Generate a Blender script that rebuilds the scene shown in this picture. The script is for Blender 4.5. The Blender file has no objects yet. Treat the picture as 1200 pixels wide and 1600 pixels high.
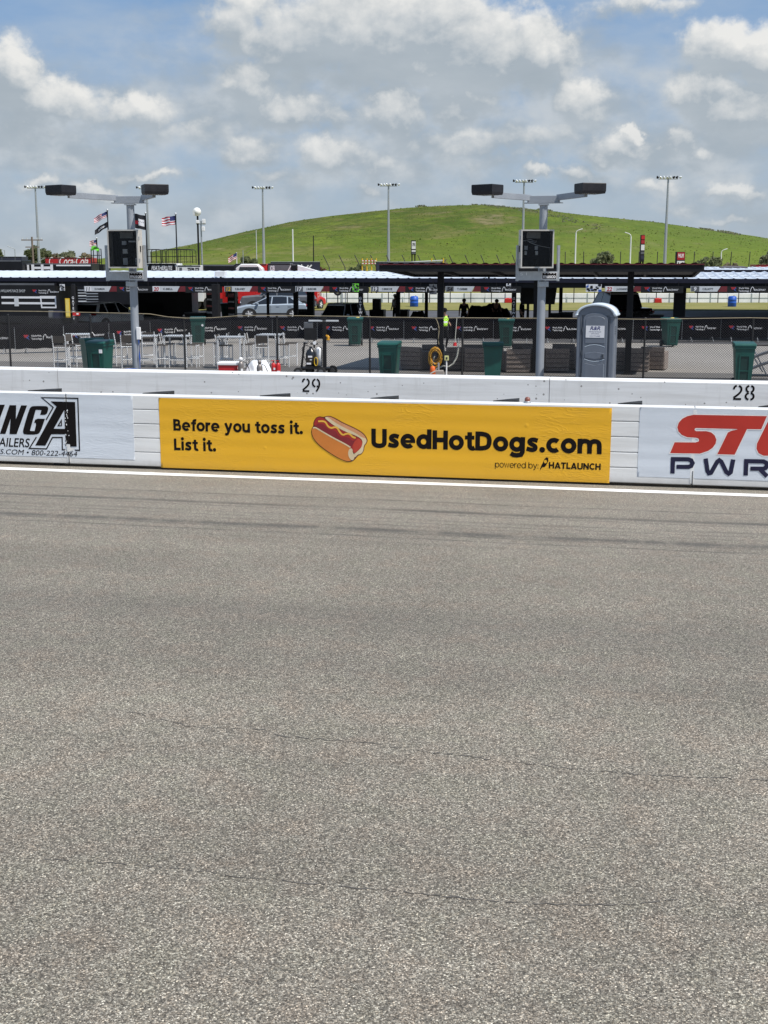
import bpy, bmesh, math, random
from math import sin, cos, pi, radians, atan2, sqrt
from mathutils import Vector, Matrix
from mathutils.geometry import tessellate_polygon
random.seed(7)
scene = bpy.context.scene
COL = scene.collection
# ------------------------------------------------------------------ camera
F, CH, YH = 1920.0, 3.25, 416.0           # focal length in px of a 1200x1600 frame, eye height, horizon row
TH = math.atan((800 - YH) / F)
CT, ST = cos(TH), sin(TH)
cd = bpy.data.cameras.new('camera'); cam = bpy.data.objects.new('camera', cd); COL.objects.link(cam)
cd.sensor_fit = 'VERTICAL'; cd.sensor_height = 24.0; cd.lens = F / 1600 * 24.0
cd.clip_start = 0.1; cd.clip_end = 9000
cam.location = (0, 0, CH); cam.rotation_euler = (pi / 2 - TH, 0, 0)
scene.camera = cam
scene.view_settings.view_transform = 'Standard'; scene.view_settings.look = 'None'
scene.view_settings.exposure = 0.5; scene.view_settings.gamma = 1.0
scene.view_settings.use_curve_mapping = False
# ------------------------------------------------------------------ sun and sky
SUN_EL, SUN_A = radians(58), radians(36)   # elevation; angle from +X towards the viewer
SDIR = Vector((cos(SUN_EL) * cos(SUN_A), -cos(SUN_EL) * sin(SUN_A), sin(SUN_EL)))
sd = bpy.data.lights.new('sun', 'SUN'); sun = bpy.data.objects.new('sun', sd); COL.objects.link(sun)
sd.energy = 3.9; sd.angle = radians(0.5); sd.color = (1.0, 0.955, 0.89)
sun.rotation_euler = SDIR.to_track_quat('Z', 'Y').to_euler()

def ray(px, py):
    dx = (px - 600) / F; dy = (800 - py) / F
    return Vector((dx, CT + dy * ST, -ST + dy * CT))
def G(px, py, z=0.0):                      # point seen at a pixel on the level z
    r = ray(px, py); t = (z - CH) / r.z
    return Vector((0, 0, CH)) + r * t
def at(px, y, z=0.0):                      # point at depth y whose image column is px
    zc = y * CT + (CH - z) * ST
    return Vector(((px - 600) / F * zc, y, z))
def zat(py, y):                            # height at depth y seen on image row py
    dy = (800 - py) / F
    return CH + y * (-ST + dy * CT) / (CT + dy * ST)
def wid(n, y, z=1.0):                      # metres spanned by n image columns at depth y
    return n / F * (y * CT + (CH - z) * ST)

def azel(px, py):
    r = ray(px, py); return atan2(r.x, r.y), atan2(r.z, sqrt(r.x ** 2 + r.y ** 2))

class NT:
    """tiny node-graph writer"""
    def __init__(s, nt): s.nt = nt; s.n = nt.nodes; s.l = nt.links
    def new(s, t, **kw):
        n = s.n.new(t)
        for k, v in kw.items(): setattr(n, k, v)
        return n
    def put(s, sock, v):
        if v is None: return
        if hasattr(v, 'is_output') or isinstance(v, bpy.types.NodeSocket): s.l.new(v, sock)
        else: sock.default_value = v
    def math(s, op, a, b=None, c=None, clamp=False):
        n = s.new('ShaderNodeMath', operation=op); n.use_clamp = clamp
        for i, v in enumerate((a, b, c)):
            if v is not None: s.put(n.inputs[i], v)
        return n.outputs[0]
    def vmath(s, op, a, b=None):
        n = s.new('ShaderNodeVectorMath', operation=op); s.put(n.inputs[0], a)
        if b is not None: s.put(n.inputs[1], b)
        return n.outputs[0]
    def noise(s, vec, scale, detail=4, rough=0.5, dist=0.0, dim='3D'):
        n = s.new('ShaderNodeTexNoise'); n.noise_dimensions = dim
        if vec is not None: s.put(n.inputs['Vector'], vec)
        n.inputs['Scale'].default_value = scale; n.inputs['Detail'].default_value = detail
        n.inputs['Roughness'].default_value = rough; n.inputs['Distortion'].default_value = dist
        return n.outputs[0]
    def mapr(s, v, a, b, c=0.0, d=1.0, smooth=False):
        n = s.new('ShaderNodeMapRange'); s.put(n.inputs[0], v)
        if smooth: n.interpolation_type = 'SMOOTHSTEP'
        for i, q in enumerate((a, b, c, d)): s.put(n.inputs[i + 1], q)
        return n.outputs[0]
    def mix(s, fac, a, b, blend='MIX'):
        n = s.new('ShaderNodeMix', data_type='RGBA', blend_type=blend)
        s.put(n.inputs[0], fac); s.put(n.inputs[6], col4(a)); s.put(n.inputs[7], col4(b))
        return n.outputs[2]
    def xyz(s, x, y, z):
        n = s.new('ShaderNodeCombineXYZ')
        for i, v in enumerate((x, y, z)): s.put(n.inputs[i], v)
        return n.outputs[0]
    def sep(s, v):
        n = s.new('ShaderNodeSeparateXYZ'); s.put(n.inputs[0], v); return n.outputs
def col4(c):
    if isinstance(c, (tuple, list)) and len(c) == 3: return (c[0], c[1], c[2], 1.0)
    return c

# clouds: soft banks and bright cumulus heads laid out over the sky by direction (azimuth, elevation)
def cloud_group():
    g = bpy.data.node_groups.new('cloud_density', 'ShaderNodeTree')
    g.interface.new_socket('Vector', in_out='INPUT', socket_type='NodeSocketVector')
    g.interface.new_socket('Density', in_out='OUTPUT', socket_type='NodeSocketFloat')
    g.interface.new_socket('Shade', in_out='OUTPUT', socket_type='NodeSocketFloat')
    N = NT(g)
    gi = N.new('NodeGroupInput'); go = N.new('NodeGroupOutput')
    v = gi.outputs[0]
    # gently warp the coordinates so that the heads get ragged outlines
    w = N.new('ShaderNodeTexNoise'); w.inputs['Scale'].default_value = 26; w.inputs['Detail'].default_value = 5
    w.inputs['Roughness'].default_value = .62
    N.l.new(v, w.inputs['Vector'])
    off = N.vmath('SUBTRACT', w.outputs['Color'], (0.5, 0.5, 0.5))
    off = N.vmath('MULTIPLY', off, (0.050, 0.040, 0.0))
    vv = N.vmath('ADD', v, off)
    x, y, z = N.sep(vv)
    # (column, row, half width, half height, weight)
    blobs = [(470, 60, 120, 62, 1.0), (600, 45, 140, 75, 1.25), (720, 70, 120, 66, 1.2), (845, 78, 52, 60, 1.15), (375, 45, 60, 45, .85), (660, 110, 210, 34, .95), (400, 110, 80, 30, .7), (690, 15, 90, 40, 1.1), (380, 12, 60, 26, .8), (1000, 5, 120, 18, .6),
             (12, 112, 48, 46, 1.1), (75, 160, 95, 38, .95), (150, 178, 60, 26, .8), (215, 166, 62, 28, .95), (385, 132, 44, 36, 1.05), (440, 168, 90, 32, .85), (530, 178, 60, 24, .7), (612, 176, 54, 44, 1.0), (30, 205, 80, 26, .7), (290, 205, 110, 24, .6),
             (390, 232, 50, 30, .95), (512, 240, 54, 32, .95), (720, 160, 90, 36, .8), (912, 162, 52, 36, .85), (450, 275, 80, 18, .6), (590, 260, 70, 20, .7), (700, 222, 110, 30, .75), (830, 218, 110, 28, .7), (780, 250, 120, 20, .6),
             (1135, 82, 62, 46, 1.1), (1190, 95, 50, 50, 1.1), (1090, 148, 60, 34, 1.1), (1165, 172, 85, 40, 1.05), (1068, 214, 28, 22, 1.0), (1098, 236, 24, 16, .8), (995, 215, 18, 12, .95), (950, 230, 72, 26, .85), (1180, 215, 60, 22, .6),
             (838, 272, 32, 11, .95), (1142, 296, 42, 13, .95), (150, 300, 34, 14, .85), (66, 300, 36, 14, .8), (1028, 290, 36, 14, .75), (240, 273, 62, 9, .65), (915, 270, 42, 15, .75), (575, 298, 26, 14, .7), (1140, 337, 42, 9, .65), (1060, 325, 40, 8, .5), (120, 255, 90, 18, .5)]
    acc = sb = ss = None
    for (px, py, rx, ry, wt) in blobs:
        a, e = azel(px, py)
        dx = N.math('MULTIPLY', N.math('SUBTRACT', x, a), F / rx)
        dy = N.math('MULTIPLY', N.math('SUBTRACT', y, e), F / ry)
        d2 = N.math('MULTIPLY_ADD', dx, dx, N.math('MULTIPLY', dy, dy))
        b = N.math('MULTIPLY', N.math('POWER', 2.0, N.math('MULTIPLY', d2, -1.1)), wt)
        b4 = N.math('POWER', b, 3.0)
        acc = b if acc is None else N.math('MAXIMUM', acc, b)
        sb = b4 if sb is None else N.math('ADD', sb, b4)
        q = N.math('MULTIPLY', b4, dy)
        ss = q if ss is None else N.math('ADD', ss, q)
    N.l.new(N.math('DIVIDE', ss, N.math('ADD', sb, .004)), go.inputs[1])
    f1 = N.noise(N.vmath('MULTIPLY', v, (1.0, 1.25, 1.0)), 24, 6, .56)
    f2 = N.noise(N.vmath('MULTIPLY', v, (1.0, 1.2, 1.0)), 80, 4, .55)
    d = N.math('ADD', acc, N.math('MULTIPLY', N.math('SUBTRACT', f1, .5), .95))
    d = N.math('ADD', d, N.math('MULTIPLY', N.math('SUBTRACT', f2, .5), .36))
    N.l.new(d, go.inputs[0])
    return g
W = bpy.data.worlds.new('World'); scene.world = W; W.use_nodes = True
N = NT(W.node_tree); W.node_tree.nodes.clear()
SKY = .1
tc = N.new('ShaderNodeTexCoord'); dx, dy, dz = N.sep(tc.outputs['Generated'])
az = N.math('ARCTAN2', dx, dy)
el = N.math('ARCSINE', dz)
elc = N.math('MAXIMUM', el, 0.0)
vec = N.xyz(az, el, 0.0)
sky = N.new('ShaderNodeTexSky', sky_type='NISHITA'); sky.sun_disc = False
sky.sun_elevation = SUN_EL; sky.sun_rotation = pi / 2 + SUN_A
sky.air_density = 1.0; sky.dust_density = 1.4; sky.ozone_density = 1.3
CG = cloud_group()
def dens(v):
    n = N.new('ShaderNodeGroup'); n.node_tree = CG; N.l.new(v, n.inputs[0]); return n.outputs
d0, shade = dens(vec)[:2]
d1 = dens(N.vmath('ADD', vec, (0.010, 0.020, 0)))[0]
d2 = dens(N.vmath('ADD', vec, (0.003, 0.006, 0)))[0]
def k(c): return tuple(q * .715 / SKY for q in c)
veil = N.noise(N.vmath('MULTIPLY', vec, (1.0, 3.0, 1.0)), 7, 5, .55)
base = N.mix(N.mapr(elc, 0.0, .18), k((.405, .485, .575)), k((.170, .325, .58)))
skyc = N.mix(.82, sky.outputs[0], base)
skyc = N.mix(N.mapr(veil, .36, .70, 0, .5), skyc, k((.49, .56, .63)))
# soft grey banks, thicker towards the horizon
bank = N.noise(N.vmath('MULTIPLY', vec, (1.0, 2.2, 1.0)), 9, 5, .5)
tone = N.noise(N.vmath('MULTIPLY', vec, (1.0, 1.5, 1.0)), 26, 5, .52)
low = N.mapr(el, .20, .11, -.02, .20, True)
soft = N.mapr(N.math('ADD', N.math('ADD', N.math('MULTIPLY', d0, .38), bank), low), .52, .96, 0, .92, True)
skyc = N.mix(soft, skyc, N.mix(N.mapr(tone, .36, .66, 0, 1, True), k((.385, .445, .50)), k((.545, .59, .63))))
# cumulus: bright crowns above, grey flat bases below
rim = N.math('ADD', N.math('MULTIPLY', N.math('SUBTRACT', d0, d1), .55), N.math('MULTIPLY', N.math('SUBTRACT', d0, d2), .95))
alpha = N.mapr(d0, .33, .76, 0, 1, True)
det = N.math('MULTIPLY', N.math('SUBTRACT', tone, .5), 1.3)
lit = N.mapr(N.math('ADD', N.math('ADD', N.math('MULTIPLY', shade, .60), det), N.math('MULTIPLY', rim, 1.15)), -.20, 1.0, 0, 1)
body = N.mix(lit, N.mix(N.mapr(veil, .35, .65), k((.365, .425, .48)), k((.45, .505, .555))), k((.84, .835, .81)))
fade = N.mapr(el, .01, .13, .38, .95)
skyc = N.mix(N.math('MULTIPLY', alpha, fade), skyc, body)
bg = N.new('ShaderNodeBackground'); bg.inputs['Strength'].default_value = SKY
N.l.new(skyc, bg.inputs['Color'])
wo = N.new('ShaderNodeOutputWorld'); N.l.new(bg.outputs[0], wo.inputs['Surface'])
W.cycles.sampling_method = 'MANUAL'; W.cycles.sample_map_resolution = 512

# ------------------------------------------------------------------ mesh helpers
class MB:
    """collects shapes with material slots and links them as one mesh"""
    def __init__(s): s.v = []; s.f = []; s.m = []; s.sm = []; s.mats = []; s.x = None
    def mi(s, m):
        if m not in s.mats: s.mats.append(m)
        return s.mats.index(m)
    def raw(s, vs, fs, m, smooth=False):
        o = len(s.v)
        if s.x is not None: vs = [s.x @ Vector(q) for q in vs]
        s.v += [tuple(q) for q in vs]; i = s.mi(m)
        for f in fs: s.f.append(tuple(a + o for a in f)); s.m.append(i); s.sm.append(smooth)
        return s
    def box(s, c, d, m, rz=0.0, ch=0.0, rx=0.0, ry=0.0):
        hx, hy, hz = d[0] / 2, d[1] / 2, d[2] / 2
        if ch <= 0:
            vs = [Vector((x, y, z)) for z in (-hz, hz) for y in (-hy, hy) for x in (-hx, hx)]
            fs = [(0, 2, 3, 1), (4, 5, 7, 6), (0, 1, 5, 4), (2, 6, 7, 3), (0, 4, 6, 2), (1, 3, 7, 5)]
        else:
            bm = bmesh.new(); bmesh.ops.create_cube(bm, size=1)
            for q in bm.verts: q.co = Vector((q.co.x * 2 * hx, q.co.y * 2 * hy, q.co.z * 2 * hz))
            bmesh.ops.bevel(bm, geom=bm.edges[:], offset=ch, segments=2, profile=.6, affect='EDGES')
            bm.verts.ensure_lookup_table(); bm.verts.index_update()
            vs = [q.co.copy() for q in bm.verts]; fs = [tuple(q.index for q in f.verts) for f in bm.faces]; bm.free()
        R = Matrix.Rotation(rz, 3, 'Z') @ Matrix.Rotation(ry, 3, 'Y') @ Matrix.Rotation(rx, 3, 'X')
        return s.raw([Vector(c) + R @ q for q in vs], fs, m)
    def cyl(s, a, b, r0, m, r1=None, n=12, caps=True):
        a, b = Vector(a), Vector(b); r1 = r0 if r1 is None else r1
        q = (b - a).normalized().to_track_quat('Z', 'Y').to_matrix()
        ca = [a + q @ Vector((r0 * cos(2 * pi * i / n), r0 * sin(2 * pi * i / n), 0)) for i in range(n)]
        cb = [b + q @ Vector((r1 * cos(2 * pi * i / n), r1 * sin(2 * pi * i / n), 0)) for i in range(n)]
        s.raw(ca + cb, [(i, (i + 1) % n, n + (i + 1) % n, n + i) for i in range(n)], m, True)
        if caps:
            s.raw(ca, [tuple(reversed(range(n)))], m); s.raw(cb, [tuple(range(n))], m)
        return s
    def tube(s, pts, r, m, n=8, closed=False):
        pts = [Vector(p) for p in pts]; L = len(pts); rings = []
        for i, p in enumerate(pts):
            if closed: t = pts[(i + 1) % L] - pts[i - 1]
            else: t = pts[min(i + 1, L - 1)] - pts[max(i - 1, 0)]
            q = t.normalized().to_track_quat('Z', 'Y').to_matrix()
            rings.append([p + q @ Vector((r * cos(2 * pi * j / n), r * sin(2 * pi * j / n), 0)) for j in range(n)])
        vs = [v for R in rings for v in R]; fs = []
        for i in range(L if closed else L - 1):
            k2 = (i + 1) % L
            fs += [(i * n + j, i * n + (j + 1) % n, k2 * n + (j + 1) % n, k2 * n + j) for j in range(n)]
        s.raw(vs, fs, m, True)
        if not closed:
            s.raw(rings[0], [tuple(reversed(range(n)))], m); s.raw(rings[-1], [tuple(range(n))], m)
        return s
    def lathe(s, prof, m, c=(0, 0, 0), n=20, a0=0.0):
        vs = []; c = Vector(c)
        for (r, z) in prof: vs += [c + Vector((r * cos(2 * pi * i / n + a0), r * sin(2 * pi * i / n + a0), z)) for i in range(n)]
        fs = []
        for j in range(len(prof) - 1):
            fs += [(j * n + i, j * n + (i + 1) % n, (j + 1) * n + (i + 1) % n, (j + 1) * n + i) for i in range(n)]
        return s.raw(vs, fs, m, True)
    def ball(s, c, r, m, n=16, k2=10, sz=1.0):
        return s.lathe([(max(1e-4, r * sin(pi * j / k2)), -r * sz * cos(pi * j / k2)) for j in range(k2 + 1)], m, c, n)
    def prism(s, pts, ax, lo, hi, m, m2=None, inset=0.0, ch=0.0):
        """2-D outline pushed along axis ax ('x','y','z'); ch rounds the two end faces by shrinking them"""
        P = [Vector(p) for p in pts]; n = len(P)
        A = sum(P[i].x * P[(i + 1) % n].y - P[(i + 1) % n].x * P[i].y for i in range(n))
        if A < 0: P.reverse()
        ce = sum(P, Vector((0, 0))) / n
        def to3(p, h):
            return {'x': (h, p.x, p.y), 'y': (p.x, h, p.y), 'z': (p.x, p.y, h)}[ax]
        def shrink(d):
            out = []
            for i in range(n):
                e1 = (P[i] - P[i - 1]).normalized(); e2 = (P[(i + 1) % n] - P[i]).normalized()
                n1 = Vector((-e1.y, e1.x)); n2 = Vector((-e2.y, e2.x)); b = n1 + n2
                b = b / max(.35, b.length_squared / 2) if b.length > 1e-6 else n1
                out.append(P[i] + b * d)
            return out
        if ch > 0: rings = [(shrink(ch), lo), (P, lo + ch), (P, hi - ch), (shrink(ch), hi)]
        else: rings = [(P, lo), (P, hi)]
        vs = [to3(p, h) for R, h in rings for p in R]; fs = []
        flip = ax == 'y'
        for j in range(len(rings) - 1):
            for i in range(n):
                q = (j * n + i, j * n + (i + 1) % n, (j + 1) * n + (i + 1) % n, (j + 1) * n + i)
                fs.append(tuple(reversed(q)) if flip else q)
        s.raw(vs, fs, m)
        tri = tessellate_polygon([[Vector((p.x, p.y, 0)) for p in P]])
        for R, h, up in ((rings[0][0], lo, False), (rings[-1][0], hi, True)):
            pts3 = [to3(p, h) for p in R]
            fs = []
            for t in tri:
                a, b, c = P[t[0]], P[t[1]], P[t[2]]
                cc = (b.x - a.x) * (c.y - a.y) - (b.y - a.y) * (c.x - a.x)
                t = t if cc > 0 else t[::-1]
                want = up != flip
                fs.append(tuple(t) if want else tuple(t[::-1]))
            s.raw(pts3, fs, m2 or m)
        return s
    def poly(s, pts, m, O, U, V, off=0.0, holes=()):
        """flat filled outline in the plane O + u U + v V, pushed off along U x V"""
        U, V = Vector(U), Vector(V); Nn = U.cross(V).normalized(); O = Vector(O) + Nn * off
        loops = [[Vector((p[0], p[1], 0)) for p in pts]] + [[Vector((p[0], p[1], 0)) for p in h] for h in holes]
        flat = [p for L in loops for p in L]
        tri = tessellate_polygon(loops); fs = []
        for t in tri:
            a, b, c = (flat[i] for i in t)
            cc = (b.x - a.x) * (c.y - a.y) - (b.y - a.y) * (c.x - a.x)
            if abs(cc) < 1e-12: continue
            fs.append(tuple(t) if cc > 0 else tuple(t[::-1]))
        return s.raw([O + U * p.x + V * p.y for p in flat], fs, m)
    def stroke(s, pts, w, m, O, U, V, off=0.0, close=False, cap=False):
        pts = [Vector((p[0], p[1])) for p in pts]
        n = len(pts); L = []; R = []
        for i in range(n):
            if close: a, b = pts[i - 1], pts[(i + 1) % n]
            else: a, b = pts[max(i - 1, 0)], pts[min(i + 1, n - 1)]
            e1 = (pts[i] - a).normalized() if (pts[i] - a).length > 1e-9 else (b - pts[i]).normalized()
            e2 = (b - pts[i]).normalized() if (b - pts[i]).length > 1e-9 else e1
            n1 = Vector((-e1.y, e1.x)); n2 = Vector((-e2.y, e2.x)); q = n1 + n2
            q = q / max(.3, q.length_squared / 2)
            L.append(pts[i] + q * w / 2); R.append(pts[i] - q * w / 2)
        U, V = Vector(U), Vector(V); Nn = U.cross(V).normalized(); O = Vector(O) + Nn * off
        vs = [O + U * p.x + V * p.y for p in L + R]; fs = []
        for i in range(n if close else n - 1):
            j = (i + 1) % n; fs.append((n + i, n + j, j, i))
        return s.raw(vs, fs, m)
    def text(s, body, m, O, U, V, h, w=None, bold=0.0, shear=0.0, off=0.0, align='l', thin=None):
        vs, fs, (x0, x1) = text_geo(body, bold, shear)
        ky = h / text_cap(bold); kx = ky
        if w: kx = w / (x1 - x0)
        dx = {'l': -x0, 'c': -(x0 + x1) / 2, 'r': -x1}[align]
        U, V = Vector(U), Vector(V); Nn = U.cross(V).normalized(); O = Vector(O) + Nn * off
        return s.raw([O + U * ((p[0] + dx) * kx) + V * (p[1] * ky) for p in vs], fs, m)
    def build(s, name, parent=None, smooth_all=False, bevel=0.0):
        me = bpy.data.meshes.new(name); me.from_pydata(s.v, [], s.f)
        for m in s.mats: me.materials.append(m)
        me.polygons.foreach_set('material_index', s.m)
        me.polygons.foreach_set('use_smooth', [True] * len(s.f) if smooth_all else s.sm)
        me.update()
        o = bpy.data.objects.new(name, me); COL.objects.link(o)
        if parent is not None: o.parent = parent
        if bevel:
            b = o.modifiers.new('bevel', 'BEVEL'); b.width = bevel; b.segments = 2; b.limit_method = 'ANGLE'
        return o
_tg = {}
def text_geo(body, bold=0.0, shear=0.0):
    key = (body, bold, shear)
    if key not in _tg:
        cu = bpy.data.curves.new('t', 'FONT'); cu.body = body; cu.size = 1.0; cu.offset = bold; cu.shear = shear
        cu.resolution_u = 5
        ob = bpy.data.objects.new('t', cu); me = ob.to_mesh()
        vs = [tuple(q.co) for q in me.vertices]; fs = [tuple(p.vertices) for p in me.polygons]
        up = sum(p.normal.z for p in me.polygons)
        if up < 0: fs = [tuple(reversed(f)) for f in fs]
        ob.to_mesh_clear(); bpy.data.objects.remove(ob); bpy.data.curves.remove(cu)
        xs = [q[0] for q in vs] or [0, 1]
        _tg[key] = (vs, fs, (min(xs), max(xs)))
    return _tg[key]
def text_cap(bold):
    vs = text_geo('H', bold)[0]; return max(q[1] for q in vs)

def tag(o, label=None, cat=None, group=None, kind=None):
    if label: o['label'] = label
    if cat: o['category'] = cat
    if group: o['group'] = group
    if kind: o['kind'] = kind
    return o
def thing(name, label, cat, loc=(0, 0, 0), rz=0.0, group=None):
    o = bpy.data.objects.new(name, None); COL.objects.link(o); o.empty_display_size = .3
    o.location = loc; o.rotation_euler = (0, 0, rz)
    return tag(o, label, cat, group)
def dup(o, loc, rz=0.0, label=None, parent=None, scale=None, group=None):
    c = o.copy(); COL.objects.link(c)
    if parent is None:
        c.location = loc; c.rotation_euler = (0, 0, rz)
        if label: c['label'] = label
        if group: c['group'] = group
        if scale is not None: c.scale = scale
    else: c.parent = parent
    for ch in list(o.children): dup(ch, None, parent=c)
    return c

# ------------------------------------------------------------------ materials
def pm(name, col, rough=.55, metal=0.0, var=.12, scale=6.0, bump=0.0, bscale=None, spec=.5, dirt=None, dirt_amt=.0, coat=0.0, det=5, stretch=None, emit=None):
    m = bpy.data.materials.new(name); m.use_nodes = True; nt = NT(m.node_tree)
    b = m.node_tree.nodes['Principled BSDF']
    tcn = nt.new('ShaderNodeTexCoord'); v = tcn.outputs['Object']
    if stretch: v = nt.vmath('MULTIPLY', v, stretch)
    f = nt.noise(v, scale, det, .6)
    lo = tuple(max(0, q * (1 - var)) for q in col); hi = tuple(min(1, q * (1 + var)) for q in col)
    c = nt.mix(nt.mapr(f, .3, .7), lo, hi)
    if dirt:
        g = nt.noise(v, scale * .35, 7, .7, .6)
        c = nt.mix(nt.mapr(g, .5, .72, 0, dirt_amt), c, dirt)
    nt.l.new(c, b.inputs['Base Color'])
    nt.put(b.inputs['Roughness'], nt.mapr(f, .3, .7, max(.02, rough - .06), min(1, rough + .06)))
    b.inputs['Metallic'].default_value = metal
    b.inputs['Specular IOR Level'].default_value = spec
    b.inputs['Coat Weight'].default_value = coat
    if bump:
        h = nt.noise(v, bscale or scale * 4, 4, .6)
        bn = nt.new('ShaderNodeBump'); bn.inputs['Strength'].default_value = bump; bn.inputs['Distance'].default_value = .02
        nt.l.new(h, bn.inputs['Height']); nt.l.new(bn.outputs[0], b.inputs['Normal'])
    return m
M = {}
def mk(key, *a, **kw): M[key] = pm(key, *a, **kw); return M[key]
mk('white_paint', (.74, .74, .73), .5, var=.05, scale=2, dirt=(.42, .40, .37), dirt_amt=.35, bump=.05, bscale=20)
mk('white_gloss', (.8, .8, .8), .35, var=.03)
mk('black_plastic', (.018, .018, .02), .5, var=.25)
mk('black_metal', (.011, .011, .012), .5, var=.3, spec=.3)
mk('ink_black', (.007, .005, .005), .7, var=.2, spec=.15)
mk('ink_navy', (.018, .018, .045), .7, var=.2, spec=.2)
mk('ink_red', (.46, .030, .018), .4, var=.1, scale=1.5)
mk('ink_white', (.72, .72, .74), .5, var=.04)
mk('logo_red', (.34, .016, .022), .5, var=.1)
mk('logo_blue', (.05, .10, .34), .5, var=.1)
mk('navy_cloth', (.0045, .0045, .0065), .95, var=.3, scale=3, bump=.2, bscale=2.5, spec=.05)
mk('galv', (.40, .42, .44), .45, metal=.6, var=.12, scale=8)
mk('galv_pale', (.52, .54, .56), .5, metal=.3, var=.08, scale=5)
mk('alu', (.78, .79, .80), .4, metal=.15, var=.1, scale=9)
mk('pole_grey', (.30, .325, .36), .5, metal=.25, var=.07, scale=3)
mk('bronze', (.016, .016, .020), .5, var=.2, spec=.3)
mk('bin_green', (.004, .062, .050), .45, var=.14, scale=4)
mk('bin_dark', (.003, .030, .026), .5, var=.14, scale=4)
mk('rubber', (.014, .014, .014), .8, var=.3)
mk('glass_dark', (.012, .013, .016), .08, var=.1, spec=.8)
mk('toilet_grey', (.135, .155, .19), .45, var=.06, scale=5)
mk('toilet_dark', (.085, .098, .12), .5, var=.06, scale=5)
mk('toilet_roof', (.56, .63, .70), .45, var=.05)
mk('wicker', (.25, .205, .178), .8, var=.5, scale=28, bump=.6, bscale=40)
mk('cushion', (.06, .052, .05), .9, var=.2)
mk('fabric_brown', (.060, .050, .042), .9, var=.2, scale=20)
mk('cooler_red', (.42, .012, .016), .4, var=.06)
mk('red_paint', (.45, .014, .014), .35, var=.08, coat=.3)
mk('tarp_white', (.70, .72, .74), .6, var=.05, bump=.5, bscale=9)
mk('cyl_grey', (.22, .20, .19), .4, metal=.4, var=.1)
mk('yellow_hose', (.50, .25, .012), .5, var=.15, scale=12)
mk('yellow', (.62, .40, .02), .5, var=.1)
mk('orange', (.65, .12, .02), .5, var=.1)
mk('hose_white', (.50, .50, .44), .55, var=.1)
mk('hivis', (.45, .85, .05), .6, var=.06)
mk('skin', (.34, .19, .13), .5, var=.06, scale=20)
mk('cloth_dark', (.008, .008, .010), .95, var=.3, spec=.1)
mk('cloth_white', (.6, .6, .6), .9, var=.08)
mk('hair_dark', (.018, .012, .009), .7, var=.3)
mk('roof_white', (.54, .59, .66), .42, metal=.15, var=.05, scale=1.2, dirt=(.50, .52, .54), dirt_amt=.4)
mk('fascia', (.012, .013, .026), .5, var=.15, scale=3, spec=.25)
mk('steel_dark', (.013, .013, .015), .65, var=.25, spec=.22)
mk('canopy_dark', (.011, .011, .013), .65, var=.2, scale=2, spec=.25)
mk('trim_red', (.10, .008, .014), .5, var=.15)
mk('car_silver', (.34, .40, .46), .38, metal=.25, var=.03, coat=.3)
mk('car_white', (.70, .72, .73), .3, var=.03, coat=.6)
mk('car_black', (.010, .010, .012), .25, var=.2, coat=.6)
mk('car_red', (.50, .016, .014), .3, var=.05, coat=.5)
mk('trailer_black', (.008, .008, .010), .4, var=.25, scale=1, spec=.3)
mk('trailer_grey', (.10, .105, .115), .45, var=.2, scale=1)
mk('trailer_white', (.66, .67, .66), .45, var=.05, scale=1)
mk('trailer_red', (.34, .012, .018), .4, var=.08, scale=1)
mk('trailer_navy', (.020, .022, .045), .5, var=.15, scale=1)
mk('sign_grey', (.56, .58, .60), .5, var=.05)
mk('blue_plastic', (.012, .085, .42), .45, var=.08)
mk('barrier_white', (.80, .81, .81), .8, var=.08, scale=.6, dirt=(.34, .33, .31), dirt_amt=.4)
mk('wood_pole', (.16, .125, .10), .85, var=.25)
mk('bark', (.07, .05, .035), .9, var=.3, bump=.5)
mk('flag_red', (.40, .012, .025), .8, var=.06); mk('flag_blue', (.022, .03, .12), .8, var=.06)
mk('flag_black', (.010, .010, .014), .8, var=.1)
mk('lime', (.16, .62, .05), .7, var=.08)
mk('balloon', (.74, .74, .72), .5, var=.03)
mk('lamp_glass', (.78, .80, .82), .15, var=.03, spec=.8)
# ================================================================== the two walls: frames along the track
A1 = G(0, 725); B1 = G(1200, 767); D1 = (B1 - A1).normalized(); ANG = atan2(D1.y, D1.x)
N1 = Vector((D1.y, -D1.x, 0))              # out of the wall, towards the viewer
ZU = Vector((0, 0, 1))
def WP(px, py, A=A1, D=D1):                # image point on the wall plane -> (along, up)
    n = Vector((D.y, -D.x, 0)); r = ray(px, py); E = Vector((0, 0, CH))
    t = (A - E).dot(n) / r.dot(n); p = E + r * t
    return (p - A).dot(D), p.z
A2 = G(0, 574, 1.0); A2.z = 0; B2 = G(1200, 596.5, 1.0); B2.z = 0; D2 = (B2 - A2).normalized(); ANG2 = atan2(D2.y, D2.x)
def loc1(p):                               # world -> wall-1 frame (along, away)
    q = Vector(p) - A1; return q.dot(D1), q.dot(-N1)
def ln(px, py): return loc1(G(px, py))[1]

# ------------------------------------------------------------------ ground sheets
def sheet(name, x0, x1, y0, y1, z, mat, rz=None, O=None):
    b = MB(); b.raw([(x0, y0, 0), (x1, y0, 0), (x1, y1, 0), (x0, y1, 0)], [(0, 1, 2, 3)], mat)
    o = b.build(name); o.location = Vector((O or A1).to_tuple()) * 1.0; o.location.z = z
    o.rotation_euler.z = ANG if rz is None else rz
    return tag(o, kind='structure')

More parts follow.
